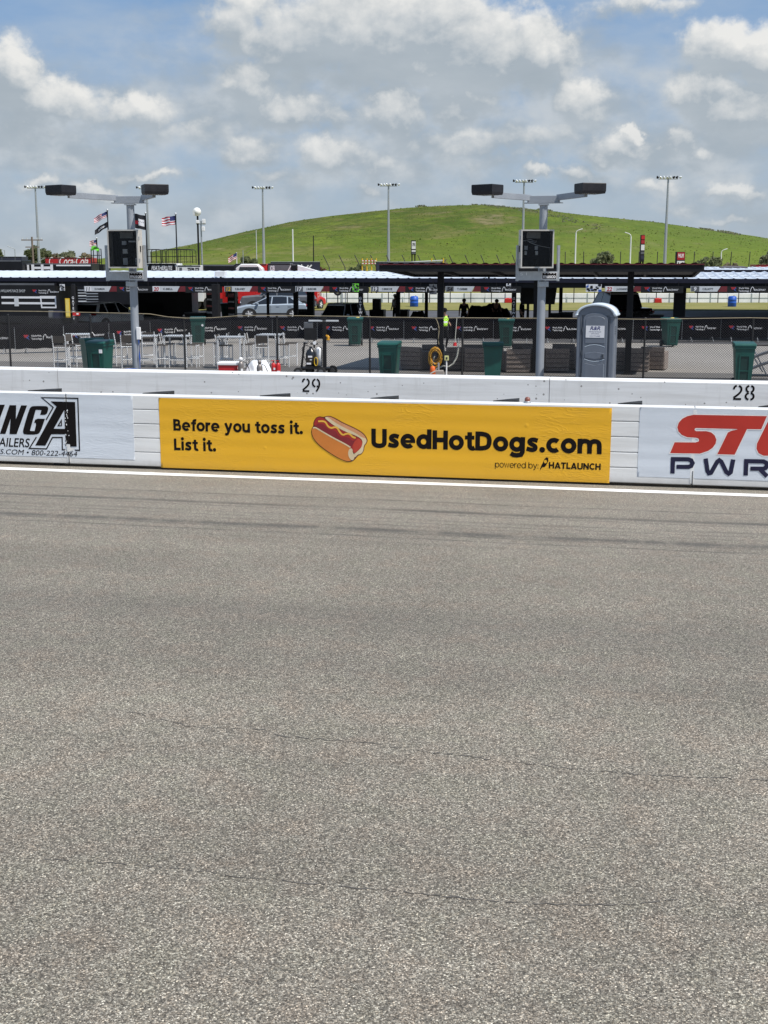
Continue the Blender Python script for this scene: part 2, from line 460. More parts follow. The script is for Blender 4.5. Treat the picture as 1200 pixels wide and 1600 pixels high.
def asphalt_mat():
    m = bpy.data.materials.new('track_asphalt'); m.use_nodes = True; n = NT(m.node_tree); b = m.node_tree.nodes['Principled BSDF']
    tcn = n.new('ShaderNodeTexCoord'); v = tcn.outputs['Object']; x, y, z = n.sep(v)
    vo = n.new('ShaderNodeTexVoronoi'); vo.feature = 'F1'; vo.inputs['Scale'].default_value = 122; n.l.new(v, vo.inputs['Vector'])
    r, g, bl = n.sep(vo.outputs['Color'])
    vo2 = n.new('ShaderNodeTexVoronoi'); vo2.feature = 'F1'; vo2.inputs['Scale'].default_value = 210
    n.l.new(n.vmath('ADD', v, (3.1, 7.7, 0)), vo2.inputs['Vector'])
    r2 = n.sep(vo2.outputs['Color'])[0]
    cr = n.new('ShaderNodeValToRGB'); e = cr.color_ramp.elements
    e[0].position = 0; e[0].color = (.024, .022, .019, 1); e[1].position = 1; e[1].color = (.86, .82, .72, 1)
    for p, c in ((.25, (.074, .068, .059)), (.52, (.156, .144, .125)), (.76, (.285, .265, .230)), (.90, (.54, .505, .44))):  # near stones toned darker: view-angle falloff of light put into the colour
        q = e.new(p); q.color = c + (1,)
    n.l.new(n.math('MULTIPLY_ADD', r, .66, n.math('MULTIPLY', r2, .34)), cr.inputs[0])
    c = cr.outputs[0]
    c = n.mix(n.mapr(g, .45, 1, 0, .5), c, n.mix(1.0, c, (1.10, .96, .82), 'MULTIPLY'))
    hue = n.noise(v, 2.6, 4, .6)
    c = n.mix(n.mapr(hue, .36, .5, .65, 0), c, n.mix(1.0, c, (1.06, .985, .95), 'MULTIPLY'))
    c = n.mix(n.mapr(hue, .5, .64, 0, .65), c, n.mix(1.0, c, (.97, 1.0, .96), 'MULTIPLY'))
    c = n.mix(n.mapr(vo.outputs['Distance'], .55, .95, 0, .45), c, (.055, .050, .045))
    c = n.mix(1.0, c, (1.03, 1.012, .965), 'MULTIPLY')
    # big soft patches, lane-long streaks
    patch = n.noise(v, .55, 5, .6)
    st = n.noise(n.vmath('MULTIPLY', v, (.05, 1.3, 1)), 1.0, 5, .6)
    fine = n.noise(n.vmath('MULTIPLY', v, (.10, 7.0, 1)), 1.0, 4, .65)
    fac = n.math('ADD', n.mapr(patch, .3, .7, .96, 1.12), n.mapr(st, .3, .7, -.11, .09))
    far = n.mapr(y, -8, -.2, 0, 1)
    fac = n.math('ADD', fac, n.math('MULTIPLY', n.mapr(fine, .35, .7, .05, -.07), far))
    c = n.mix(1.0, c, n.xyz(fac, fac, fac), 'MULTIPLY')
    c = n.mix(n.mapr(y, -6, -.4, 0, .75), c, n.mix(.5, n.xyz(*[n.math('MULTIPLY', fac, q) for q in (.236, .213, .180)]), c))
    # rubber laid down by tyres: long dark lines beside the wall and broad ones farther out
    wob = n.math('MULTIPLY', n.math('SUBTRACT', n.noise(n.vmath('MULTIPLY', v, (.16, 0, 0)), 1.0, 2, .5), .5), .35)
    yy = n.math('ADD', y, wob)
    brk = n.noise(n.vmath('MULTIPLY', v, (.55, .0, 0)), 1.0, 4, .7)
    lines = [(767, .035, .36), (780.7, .075, .48), (785, .022, .30), (794, .05, .22), (799, .03, .28), (804, .04, .20), (812, .095, .52), (815.5, .03, .25), (822, .032, .36), (760, .03, .14), (830, .04, .12)]
    acc = None
    for i, (py, w, s) in enumerate(lines):
        y0 = ln(230, py)
        d = n.math('MULTIPLY', n.math('SUBTRACT', yy, y0), 1 / w)
        q = n.math('MULTIPLY', n.math('POWER', 2.7, n.math('MULTIPLY', n.math('MULTIPLY', d, d), -1.0)), s)
        b2 = n.noise(n.vmath('ADD', n.vmath('MULTIPLY', v, (.5 if i % 2 else 1.6, 0, 0)), (i * 7.3, 0, 0)), 1.0, 3, .6)
        q = n.math('MULTIPLY', q, n.mapr(b2, .36, .58, .2, 1.25))
        acc = q if acc is None else n.math('ADD', acc, q)
    for px, py, w, s in ((200, 945, .55, .20), (200, 1010, .5, .10), (200, 880, .5, .07)):
        d = n.math('MULTIPLY', n.math('SUBTRACT', yy, ln(px, py)), 1 / w)
        acc = n.math('ADD', acc, n.math('MULTIPLY', n.math('POWER', 2.7, n.math('MULTIPLY', n.math('MULTIPLY', d, d), -1.0)), s))
    c = n.mix(n.math('MINIMUM', n.math('MULTIPLY', acc, 1.45), .66), c, (.058, .055, .052))
    n.l.new(c, b.inputs['Base Color']); b.inputs['Roughness'].default_value = .82; b.inputs['Specular IOR Level'].default_value = .35
    bn = n.new('ShaderNodeBump'); bn.inputs['Strength'].default_value = .55; bn.inputs['Distance'].default_value = .006
    n.l.new(n.math('ADD', n.math('MULTIPLY', vo.outputs['Distance'], -1.0), n.math('MULTIPLY', r, .5)), bn.inputs['Height']); n.l.new(bn.outputs[0], b.inputs['Normal'])
    return m
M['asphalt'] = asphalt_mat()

def concrete_mat(name, base, lo, joint=4.5, patchy=.14, fine=45):
    m = bpy.data.materials.new(name); m.use_nodes = True; n = NT(m.node_tree); b = m.node_tree.nodes['Principled BSDF']
    tcn = n.new('ShaderNodeTexCoord'); v = tcn.outputs['Object']; x, y, z = n.sep(v)
    p = n.noise(v, .28, 6, .62, .4); f = n.noise(v, fine, 4, .7)
    c = n.mix(n.mapr(p, .3, .7), lo, base)
    c = n.mix(n.mapr(f, .3, .7, 0, .3), c, tuple(q * .62 for q in base))
    if joint:
        jx = n.math('ABSOLUTE', n.math('SUBTRACT', n.math('FRACT', n.math('DIVIDE', x, joint)), .5))
        jy = n.math('ABSOLUTE', n.math('SUBTRACT', n.math('FRACT', n.math('DIVIDE', y, joint)), .5))
        j = n.math('MINIMUM', jx, jy)
        c = n.mix(n.mapr(j, .0, .010, .55, 0), c, tuple(q * .4 for q in base))
    n.l.new(c, b.inputs['Base Color']); b.inputs['Roughness'].default_value = .85; b.inputs['Specular IOR Level'].default_value = .3
    bn = n.new('ShaderNodeBump'); bn.inputs['Strength'].default_value = .25; bn.inputs['Distance'].default_value = .01
    n.l.new(f, bn.inputs['Height']); n.l.new(bn.outputs[0], b.inputs['Normal'])
    return m
M['apron'] = concrete_mat('apron_concrete', (.30, .278, .252), (.245, .228, .208), 0)
M['apron_strip'] = concrete_mat('apron_strip', (.165, .155, .145), (.125, .118, .112), 0)
M['paddock'] = concrete_mat('paddock_asphalt', (.088, .088, .094), (.066, .066, .070), 0, fine=14)

def grass_mat(name, a, b_, c_, sc=.9):
    m = bpy.data.materials.new(name); m.use_nodes = True; n = NT(m.node_tree); b = m.node_tree.nodes['Principled BSDF']
    tcn = n.new('ShaderNodeTexCoord'); v = tcn.outputs['Object']
    p = n.noise(v, sc * .12, 6, .62, .5); q = n.noise(v, sc * 2.2, 5, .7)
    c = n.mix(n.mapr(p, .32, .68), a, b_); c = n.mix(n.mapr(q, .45, .75, 0, .7), c, c_)
    n.l.new(c, b.inputs['Base Color']); b.inputs['Roughness'].default_value = .95; b.inputs['Specular IOR Level'].default_value = .1
    return m
M['grass_field'] = grass_mat('grass_field', (.155, .165, .045), (.215, .195, .070), (.25, .215, .085))
M['grass_strip'] = grass_mat('grass_strip', (.145, .150, .040), (.225, .205, .075), (.26, .22, .10), 2.2)

b = MB(); b.raw([(-3500, -400, 0), (3500, -400, 0), (3500, 5000, 0), (-3500, 5000, 0)], [(0, 1, 2, 3)], M['grass_field'])
g0 = b.build('ground'); g0.location = (0, 0, -.03); tag(g0, kind='structure')
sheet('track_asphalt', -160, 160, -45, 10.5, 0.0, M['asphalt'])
sheet('apron', -160, 160, 10.5, 36, 0.0, M['apron'])
w0 = loc1(G(600, 586))[1]; w1_ = loc1(G(600, 574.5))[1]
sheet('apron_strip', -160, 160, w0, w1_, .004, M['apron_strip'])
sheet('paddock_asphalt', -160, 160, 36, 200, -.012, M['paddock'])
# painted line at the foot of the barrier
l0, l1 = ln(200, 737.2), ln(200, 741.0)
lb = MB(); rnd = random.Random(3); xs = [-60 + i * 1.0 for i in range(121)]
top = [(x, l0 + rnd.uniform(-.006, .006), 0) for x in xs]; bot = [(x, l1 + rnd.uniform(-.006, .006), 0) for x in xs]
lb.raw(bot + top, [(i, i + 1, 121 + i + 1, 121 + i) for i in range(120)], mk('line_white', (.82, .82, .80), .6, var=.05, scale=1, dirt=(.5, .48, .45), dirt_amt=.3))
lo_ = lb.build('track_line'); lo_.location = (A1.x, A1.y, .004); lo_.rotation_euler.z = ANG; tag(lo_, kind='structure')
# cracks in the asphalt
def crack(pts, w, seed):
    rd = random.Random(seed); P = []
    for (a, b_), (c, d) in zip(pts[:-1], pts[1:]):
        k2 = max(2, int(abs(c - a) / 9))
        for i in range(k2): P.append((a + (c - a) * i / k2 + rd.uniform(-2, 2), b_ + (d - b_) * i / k2 + rd.uniform(-1.6, 1.6)))
    P.append(pts[-1]); W3 = [G(*p) for p in P]; vs = []; fs = []
    for i, p in enumerate(W3):
        q = w * rd.choice((.2, .4, .6, .8, 1.1)) / 2
        vs += [p + Vector((0, q, .003)), p - Vector((0, q, -.003))]
    for i in range(len(W3) - 1):
        if rd.random() > .22: fs.append((2 * i, 2 * i + 1, 2 * i + 3, 2 * i + 2))
    return MB().raw(vs, fs, M['crack'])
mk('crack', (.082, .075, .067), .9, var=.3)
for i, (pts, w) in enumerate([([(180, 1108), (230, 1118), (270, 1130), (300, 1136), (350, 1138), (405, 1139), (445, 1151), (520, 1157), (590, 1163), (660, 1174), (760, 1186), (900, 1202), (1010, 1212), (1200, 1219)], .014),
                              ([(60, 1342), (200, 1350), (320, 1362), (370, 1370), (450, 1377), (520, 1384), (600, 1391), (680, 1399), (750, 1407), (900, 1415), (1010, 1412), (1060, 1406)], .012)]):
    o = crack(pts, w, 40 + i).build('pavement_crack'); tag(o, kind='structure')
# grass strip, its dry edge and the far barrier stand square to the view
b = MB(); b.raw([(-140, 93.2, 0), (140, 93.2, 0), (140, 420, 0), (-140, 420, 0)], [(0, 1, 2, 3)], M['grass_strip'])
o = b.build('grass_verge'); o.location.z = .02; tag(o, kind='structure')

# ------------------------------------------------------------------ hill
SIL = [(-500, 417), (-100, 414), (60, 411), (180, 405), (240, 398), (280, 390.5), (330, 380), (400, 361), (460, 347.5), (520, 338.5), (580, 331), (640, 324.5), (690, 321.5),
       (740, 320), (800, 323), (880, 330.5), (940, 338), (1000, 345), (1060, 354), (1120, 364), (1160, 372), (1200, 379), (1300, 395), (1500, 412), (1900, 417)]
def crest(px):
    for (a, b_), (c, d) in zip(SIL[:-1], SIL[1:]):
        if a <= px <= c: return b_ + (d - b_) * (px - a) / (c - a)
    return 417
from mathutils import noise as mn
YC = 760.0
def hz(x, y):
    # height field: a ridge at y = YC whose crest follows the seen outline
    zc_ = YC * CT + ST * 20; px = 600 + x / zc_ * F
    top = max(0.0, zat(crest(px), YC)) if -500 < px < 1900 else 0
    t = (y - 400) / (YC - 400)
    if t < 0: s = 0
    elif t < 1: s = t * t * (3 - 2 * t) * .55 + t * .45
    else: s = max(0, 1 - ((y - YC) / 420) ** 2)
    nz = mn.fractal(Vector((x * .006, y * .012, 3.1)), 1.0, 2.0, 5) * 1.1 + mn.fractal(Vector((x * .03, y * .03, 7)), .9, 2.0, 3) * .28
    return top * s + nz * min(1, top / 12) * min(1, max(0, s) * 3)
hv = []; nx, ny = 300, 90
ys = [395 + (YC - 395) * (j / 62) if j <= 62 else YC + (j - 62) * 16 for j in range(ny)]
for y in ys:
    for i in range(nx): hv.append((-640 + i * 1400 / (nx - 1), y, hz(-640 + i * 1400 / (nx - 1), y) - .05))
hf = [(j * nx + i, j * nx + i + 1, (j + 1) * nx + i + 1, (j + 1) * nx + i) for j in range(ny - 1) for i in range(nx - 1)]
def hill_mat():
    m = bpy.data.materials.new('hill_grass'); m.use_nodes = True; n = NT(m.node_tree); b = m.node_tree.nodes['Principled BSDF']
    tcn = n.new('ShaderNodeTexCoord'); v = tcn.outputs['Object']; x, y, z = n.sep(v)
    vs = n.vmath('MULTIPLY', v, (1.0, .55, 2.6))
    p = n.noise(vs, .012, 6, .62, .7); q = n.noise(n.vmath('ADD', vs, (31, 12, 5)), .022, 7, .66, 1.2); f = n.noise(vs, .22, 6, .75)
    t = n.noise(n.vmath('MULTIPLY', v, (.35, .3, 5.5)), .045, 5, .6, .6)   # faint terraces and mower tracks
    p2 = n.noise(n.vmath('ADD', vs, (7, 3, 1)), .045, 6, .66, .8)
    c = n.mix(n.mapr(p, .44, .56), (.064, .102, .012), (.122, .156, .020))
    c = n.mix(n.mapr(q, .49, .57, 0, .8), c, (.132, .122, .036))
    c = n.mix(n.mapr(p2, .50, .58, 0, .75), c, (.050, .076, .012))
    c = n.mix(n.mapr(t, .49, .58, 0, .6), c, (.086, .098, .020))
    c = n.mix(n.mapr(q, .56, .66, 0, .7), c, (.205, .160, .100))
    c = n.mix(n.mapr(f, .44, .62, 0, .75), c, (.040, .062, .010))
    right = n.mapr(n.math('ADD', x, n.math('MULTIPLY', z, -2.2)), -20, 90)
    c = n.mix(n.math('MULTIPLY', right, .5), c, (.100, .152, .026))
    low_ = n.mapr(z, 22, 4)
    c = n.mix(n.math('MULTIPLY', low_, .45), c, (.142, .180, .024))
    n.l.new(c, b.inputs['Base Color']); b.inputs['Roughness'].default_value = .95; b.inputs['Specular IOR Level'].default_value = .1
    bn = n.new('ShaderNodeBump'); bn.inputs['Strength'].default_value = .6; bn.inputs['Distance'].default_value = .8
    n.l.new(f, bn.inputs['Height']); n.l.new(bn.outputs[0], b.inputs['Normal'])
    return m
M['hill'] = hill_mat()
o = MB().raw(hv, hf, M['hill'], True).build('hill'); tag(o, kind='structure')

# ------------------------------------------------------------------ steel barrier (near wall)
def wall_mat(name, col, stain, rough=.45, streak=.25, pits=0.0, wrinkle=.0):
    m = bpy.data.materials.new(name); m.use_nodes = True; n = NT(m.node_tree); b = m.node_tree.nodes['Principled BSDF']
    tcn = n.new('ShaderNodeTexCoord'); v = tcn.outputs['Object']; x, y, z = n.sep(v)
    s = n.noise(n.vmath('MULTIPLY', v, (.35, 1, 5)), 1.6, 6, .62, .3); f = n.noise(v, 9, 5, .65)
    c = n.mix(n.mapr(s, .42, .7, 0, streak), col, stain)
    c = n.mix(n.mapr(f, .62, .8, 0, streak * 1.2), c, stain)
    gr = n.math('MULTIPLY', n.mapr(n.math('ADD', z, n.math('MULTIPLY', n.noise(n.vmath('MULTIPLY', v, (2.5, 1, 1)), 1.0, 5, .7), -.22)), -.08, .10, 1, 0, True), .55)
    c = n.mix(gr, c, stain)
    if pits:
        vo = n.new('ShaderNodeTexVoronoi'); vo.inputs['Scale'].default_value = 6.5; n.l.new(v, vo.inputs['Vector'])
        rr = n.sep(vo.outputs['Color'])[0]
        hole = n.math('MULTIPLY', n.math('LESS_THAN', vo.outputs['Distance'], n.math('MULTIPLY', rr, .16)), n.math('GREATER_THAN', rr, .45))
        c = n.mix(n.math('MULTIPLY', hole, pits), c, (.16, .15, .14))
        drip = n.noise(n.vmath('MULTIPLY', v, (3.0, 1, .35)), 2.0, 5, .65)
        c = n.mix(n.mapr(drip, .55, .75, 0, .30), c, stain)
    n.l.new(c, b.inputs['Base Color']); n.put(b.inputs['Roughness'], n.mapr(f, .3, .7, rough - .06, rough + .08))
    bn = n.new('ShaderNodeBump'); bn.inputs['Strength'].default_value = .5; bn.inputs['Distance'].default_value = .01
    h = n.math('MULTIPLY', f, .18)
    if wrinkle:
        w = n.noise(n.vmath('MULTIPLY', v, (.7, 1, 3.2)), 3.2, 3, .55, 1.6)
        ridge = n.math('POWER', n.math('SUBTRACT', 1.0, n.math('ABSOLUTE', n.math('MULTIPLY_ADD', w, 2.0, -1.0))), 14)
        msk = n.mapr(n.noise(v, .9, 3, .5), .46, .62)
        h = n.math('ADD', h, n.math('MULTIPLY', n.math('MULTIPLY', ridge, msk), wrinkle))
        # soft swell over the five steel tubes behind the vinyl
        tub = n.math('SINE', n.math('MULTIPLY', z, 2 * pi / .236)); h = n.math('ADD', h, n.math('MULTIPLY', tub, .22))
        sp = n.new('ShaderNodeTexVoronoi'); sp.inputs['Scale'].default_value = 2.2; n.l.new(v, sp.inputs['Vector'])
        h = n.math('ADD', h, n.math('MULTIPLY', n.mapr(sp.outputs['Distance'], .0, .10, 1, 0, True), .8))
    n.l.new(h, bn.inputs['Height']); n.l.new(bn.outputs[0], b.inputs['Normal'])
    return m
M['steel_white'] = wall_mat('steel_white', (.77, .77, .76), (.45, .43, .40), .42, .35)
M['vinyl_yellow'] = wall_mat('vinyl_yellow', (.80, .425, .018), (.68, .37, .03), .36, .22, wrinkle=.5)
M['vinyl_white'] = wall_mat('vinyl_white', (.65, .69, .74), (.52, .55, .60), .36, .4, wrinkle=.28)
M['conc_white'] = wall_mat('conc_white', (.77, .775, .78), (.42, .41, .39), .7, .35, pits=.8)

HB = 1.207                                  # barrier height
bar = thing('steel_barrier', 'long white steel-tube crash barrier beside the track carrying the advertising banners', 'crash barrier', (A1.x, A1.y, 0), ANG)
seams = [WP(105, 670)[0], WP(1083, 700)[0]]; spl = [-30] + [seams[0]] + [seams[1]] + [34]
th_ = (HB - .045) / 5
for i in range(5):
    r_ = MB(); z0 = .045 + i * th_
    for a, c in zip(spl[:-1], spl[1:]): r_.box(((a + c) / 2, .14, z0 + th_ / 2), (c - a - .012, .28, th_ - .008), M['steel_white'], ch=.012)
    r_.build('rail', bar)
    if i < 4: MB().box((2, .15, z0 + th_), (64, .24, .02), M['steel_white']).build('weld_strip', bar)
ft = MB()
for i in range(22): MB().box((-29 + i * 3, .16, .0235), (.12, .2, .043), M['black_metal']).build('foot', bar)
for a, c in ((22, 72), (203, 252), (388, 438), (563, 612), (757, 806), (955, 1004), (1178, 1228), (-170, -120), (1370, 1420)):
    u0, _ = WP(a, 622); u1, _ = WP(c, 622)
    pb = MB(); pb.raw([(u0, .30, 1.05), (u1, .30, 1.05), (u1, .58, 1.05), (u0, .58, 1.05), (u0 + .10, .30, 1.214), (u1, .30, 1.222), (u1, .58, 1.232), (u0 + .3, .58, 1.214)],
           [(0, 3, 2, 1), (4, 5, 6, 7), (0, 1, 5, 4), (1, 2, 6, 5), (2, 3, 7, 6), (3, 0, 4, 7)], M['rubber'])
    pb.build('foam_block', bar)
bw = MB().box((2, .95, .53), (66, .55, 1.06), M['conc_white'], ch=.02).build('backing_wall', None)
bw.location = (A1.x, A1.y, 0); bw.rotation_euler.z = ANG
tag(bw, 'low white concrete wall right behind the steel crash barrier', 'wall')
cv = MB()                                    # weathered joint covers with torn vinyl
for u in seams: MB().box((u, -.0015, .62), (.05, .008, 1.10), M['steel_white']).build('joint_cover', bar)
sm_ = MB()
for u, zt_ in ((seams[0], 1.19), (seams[1], .24)): MB().box((u + .012, -.0085, zt_ / 2 + .02), (.009, .004, zt_), M['black_metal']).build('joint_gap', bar)

# ---- banners on the barrier
FO = A1 + N1 * .0
def banner(name, label, pxa, pxb, mat, z0, z1, th2=.004):
    t = thing(name, label, 'banner', (A1.x, A1.y, 0), ANG)
    ua, _ = WP(pxa[0], pxa[1]); ub, _ = WP(pxb[0], pxb[1])
    nxx = 160; nz = 12; vs = []; fs = []
    for j in range(nz + 1):
        z = z0 + (z1 - z0) * j / nz
        for i in range(nxx + 1):
            u = ua + (ub - ua) * i / nxx
            e = .0012 * mn.noise(Vector((u * 2.2, z * 6, pxa[0]))) + .0010 * mn.noise(Vector((u * 6, z * 16, 3)))
            vs.append((u, -th2 - e, z))
    fs = [(j * (nxx + 1) + i, j * (nxx + 1) + i + 1, (j + 1) * (nxx + 1) + i + 1, (j + 1) * (nxx + 1) + i) for j in range(nz) for i in range(nxx)]
    k2 = len(vs); vs += [(ua, .0, z0), (ub, .0, z0), (ub, .0, z1), (ua, .0, z1)]
    a, b_, c, d = 0, nxx, nz * (nxx + 1) + nxx, nz * (nxx + 1)
    fs += [(a, d, k2 + 3, k2), (b_, k2 + 1, k2 + 2, c)]
    MB().raw(vs, fs, mat, True).build('vinyl_sheet', t)
    return t
OFF = .0068; OL = Vector((0, -OFF, 0)); UX = Vector((1, 0, 0)); UZ = ZU
def ptw(px, py): return WP(px, py)
def wtext(mb, s, mat, pl, pr, cap, bold=0.0, shear=0.0, off=0.0, base=None):
    u0, v0 = WP(*pl); u1, v1 = WP(*pr); c0 = WP(pl[0], pl[1] - cap)[1] - v0
    mb.text(s, mat, Vector((u0, -OFF - off, (v0 + v1) / 2)), UX, UZ, c0, w=u1 - u0, bold=bold, shear=shear)
def wpoly(mb, pts, mat, off=0.0, holes=()):
    mb.poly([WP(*p) for p in pts], mat, OL, UX, UZ, off, [[WP(*p) for p in h] for h in holes])
def wstroke(mb, pts, w, mat, off=0.0, close=False):
    mb.stroke([WP(*p) for p in pts], w, mat, OL, UX, UZ, off, close)
def smooth(pts, it=2, closed=True):
    for _ in range(it):
        out = []
        n = len(pts)
        for i in range(n if closed else n - 1):
            a, b_ = pts[i], pts[(i + 1) % n]
            out += [(a[0] * .75 + b_[0] * .25, a[1] * .75 + b_[1] * .25), (a[0] * .25 + b_[0] * .75, a[1] * .25 + b_[1] * .75)]
        pts = out if closed else [pts[0]] + out + [pts[-1]]
    return pts
def stroke_font(ch, w):
    """bold geometric letters as centre-line strokes; cap height 1; returns (strokes, advance), a stroke is (points, width, closed)"""
    h = w / 2; x = .77; S = []
    def arc(cx, cy, rx, ry, a0, a1, n=28): return [(cx + rx * cos(radians(a0 + (a1 - a0) * i / n)), cy + ry * sin(radians(a0 + (a1 - a0) * i / n))) for i in range(n + 1)]
    def add(p, ww=w, close=False, sm=False): S.append((smooth(p, 2, False) if sm else p, ww, close))
    def ring(cx=.4, rx=.4): add(arc(cx, .385, rx - h, .395 - h, 0, 360)[:-1], w, True)
    def dot(cx, cy, r): add([(cx - r, cy), (cx + r, cy)], 2 * r)
    if ch == 'o': ring(); return S, .80
    if ch == 'e': add(arc(.4, .385, .4 - h, .395 - h, 0, 316)); add([(.10, .375), (.795, .375)], w * .62); return S, .80
    if ch == 'c': add(arc(.4, .385, .4 - h, .395 - h, 46, 314)); return S, .70
    if ch == 's': add([(.60, x - h - .05), (.36, x - h + .02), (.06 + h, x - h - .05), (.06 + h, .47), (.33, .39), (.61 - h, .31), (.61 - h, h + .04), (.32, h - .02), (.03, h + .06)], w * .95, False, True); return S, .64
    if ch == 'd': ring(.39, .39); add([(.82 - h, 0), (.82 - h, 1.04)]); return S, .82
    if ch == 'b': ring(.43, .39); add([(h, 0), (h, 1.04)]); return S, .82
    if ch == 'p': ring(.43, .39); add([(h, -.26), (h, x)]); return S, .82
    if ch == 'g': ring(.39, .39); R = .82 - h; add([(R, x), (R, .10), (R - .01, -.02), (R - .08, -.15), (.40, -.19), (.22, -.17), (.08, -.09)], w, False, False); return S, .82
    if ch == 'r': add([(h, 0), (h, x)]); add([(h, .34), (h + .04, .56), (.30, x - h + .01), (.46, x - h)], w, False, True); return S, .46
    if ch == 'm':
        add([(h, 0), (h, x)]); d = .50
        for i in range(2):
            b0 = h + i * d; add([(b0, .35), (b0 + .05, .60), (b0 + .25, x - h + .02), (b0 + .46, .60), (b0 + d, .40), (b0 + d, 0)], w, False, True)
        return S, 2 * d + w
    if ch == 'u': R = .72 - h; add([(R, 0), (R, x)]); add([(h, x), (h, .36), (h + .02, .16), (.34, h - .02), (R - .04, .15), (R, .38)], w, False, True); return S, .72
    if ch == 'y': add([(h * .9, x), (.38, .06)]); add([(.76 - h * .9, x), (.36, -.02), (.28, -.16), (.18, -.19), (.05, -.16)]); return S, .76
    if ch == 't': add([(.25, .95), (.25, .30), (.27, .14), (.42, h - .03), (.52, h + .02)], w, False, True); add([(.0, x - w * .42), (.50, x - w * .42)], w * .84); return S, .50
    if ch == 'f': add([(.25, 0), (.25, .74), (.27, .90), (.42, 1.04 - h), (.53, 1.03 - h)], w, False, True); add([(.02, x - w * .42), (.50, x - w * .42)], w * .84); return S, .46
    if ch == 'i': add([(h + .02, 0), (h + .02, x)]); add(arc(h + .02, 1.0, .07, .07, 0, 360, 14)[:-1], .145, True); return S, w + .04
    if ch == '.': add(arc(.15, .14, .075, .075, 0, 360, 14)[:-1], .15, True); return S, .30
    if ch == ':': add(arc(.10, .10, .04, .04, 0, 360, 12)[:-1], .08, True); add(arc(.10, .62, .04, .04, 0, 360, 12)[:-1], .08, True); return S, .2
    if ch == 'w': add([(h, x), (.27, h * .6), (.50, x - h), (.73, h * .6), (1.0 - h, x)]); return S, 1.0
    if ch == 'B': add([(h, 0), (h, 1)]); add([(h, 1 - h), (.40, 1 - h), (.66 - h, .95 - h), (.66 - h, .60), (.40, .52), (h, .52)], w * .92, False, True); add([(h, .50), (.46, .50), (.74 - h, .46), (.74 - h, .10), (.46, h), (h, h)], w * .92, False, True); return S, .76
    if ch == 'L': add([(h, 0), (h, 1)]); add([(h, h), (.60, h)]); return S, .60
    if ch == 'U': R = .84 - h; add([(h, 1), (h, .42), (h + .01, .16), (.42, h - .05), (R - .01, .16), (R, .42), (R, 1)], w, False, True); return S, .84
    if ch == 'H': R = .82 - h; add([(h, 0), (h, 1)]); add([(R, 0), (R, 1)]); add([(h, .5), (R, .5)]); return S, .82
    if ch == 'D': add([(h, 0), (h, 1)]); add([(h, 1 - h), (.38, 1 - h), (.68, .92 - h), (.88 - h, .5), (.68, .08 + h), (.38, h), (h, h)], w, False, True); return S, .88
    if ch == 'A': add([(h * .9, 0), (.45, 1 - h * .3)]); add([(.90 - h * .9, 0), (.45, 1 - h * .3)]); add([(.22, .26), (.68, .26)], w * .85); return S, .90
    if ch == 'T': add([(0, 1 - h), (.74, 1 - h)]); add([(.37, 0), (.37, 1 - h)]); return S, .74
    if ch == 'N': R = .84 - h; add([(h, 0), (h, 1)]); add([(R, 0), (R, 1)]); add([(h, 1 - h * .8), (R, h * .8)]); return S, .84
    if ch == 'C': add(arc(.47, .5, .47 - h, .51 - h, 46, 314)); return S, .82
    return S, .34
def sfont(mb, s, mat, pl, pr, cap, w, gap=.075, off=0.0):
    u0, v0 = WP(*pl); u1, v1 = WP(*pr); hh = WP(pl[0], pl[1] - cap)[1] - v0; xx = 0; items = []
    for ch in s:
        S, a = stroke_font(ch, w); items.append((xx, S)); xx += a + gap
    k2 = (u1 - u0) / (xx - gap); vb = (v0 + v1) / 2
    for x0, S in items:
        for i, (p, ww, cl) in enumerate(S):
            mb.stroke([(u0 + (x0 + a) * k2, vb + c * hh) for a, c in p], ww * (k2 + hh) / 2, mat, OL, UX, UZ, off + i * .0003, cl)
yb = banner('yellow_banner', 'yellow advertising banner with a hot dog and black lettering on the barrier', (250, 680), (954, 700), M['vinyl_yellow'], .035, HB - .035)
t_ = MB()
K0 = M['ink_black']
t_ = MB(); sfont(t_, 'Before you toss it.', K0, (271.5, 673), (473.5, 678), 18.2, .222, .07); t_.build('lettering', yb)
t_ = MB(); sfont(t_, 'List it.', K0, (272.5, 703.3), (338, 705.3), 18.2, .222, .07); t_.build('lettering', yb)
t_ = MB(); sfont(t_, 'UsedHotDogs.com', K0, (580.5, 699.2), (940, 709.3), 29.3, .242, .055); t_.build('lettering', yb)
t_ = MB(); sfont(t_, 'HATLAUNCH', K0, (857.5, 731.8), (938.5, 734.2), 10.0, .225, .08); t_.build('lettering', yb)
t_ = MB(); sfont(t_, 'powered by:', K0, (773.5, 730.3), (841.5, 732), 9.6, .11, .09)
t_.build('lettering', yb)
rk = MB()
def c3(pts): return [(760 + x / 6, 700 + y / 6) for x, y in pts]
wpoly(rk, c3([(512, 172), (528, 140), (548, 98), (566, 86), (582, 96), (580, 122), (562, 160), (546, 176), (530, 180)]), M['ink_black'])
wpoly(rk, smooth(c3([(538, 124), (550, 108), (566, 114), (568, 132), (556, 144), (542, 138)])), M['vinyl_yellow'], .001)
wpoly(rk, c3([(520, 166), (506, 186), (512, 176), (504, 210), (522, 182)]), M['ink_black'], .0006)
wpoly(rk, c3([(544, 178), (552, 172), (556, 150), (544, 176)]), M['ink_black'], .0012)
rk.build('rocket_emblem', yb)
hd = MB()
def c6(pts): return [(480 + x / 10, 640 + y / 10) for x, y in pts]
mk('hd_line', (.11, .018, .008), .45); mk('hd_bun', (.57, .185, .030), .45, var=.1, scale=2); mk('hd_bun_hi', (.60, .27, .13), .45); mk('hd_crumb', (.66, .53, .33), .45)
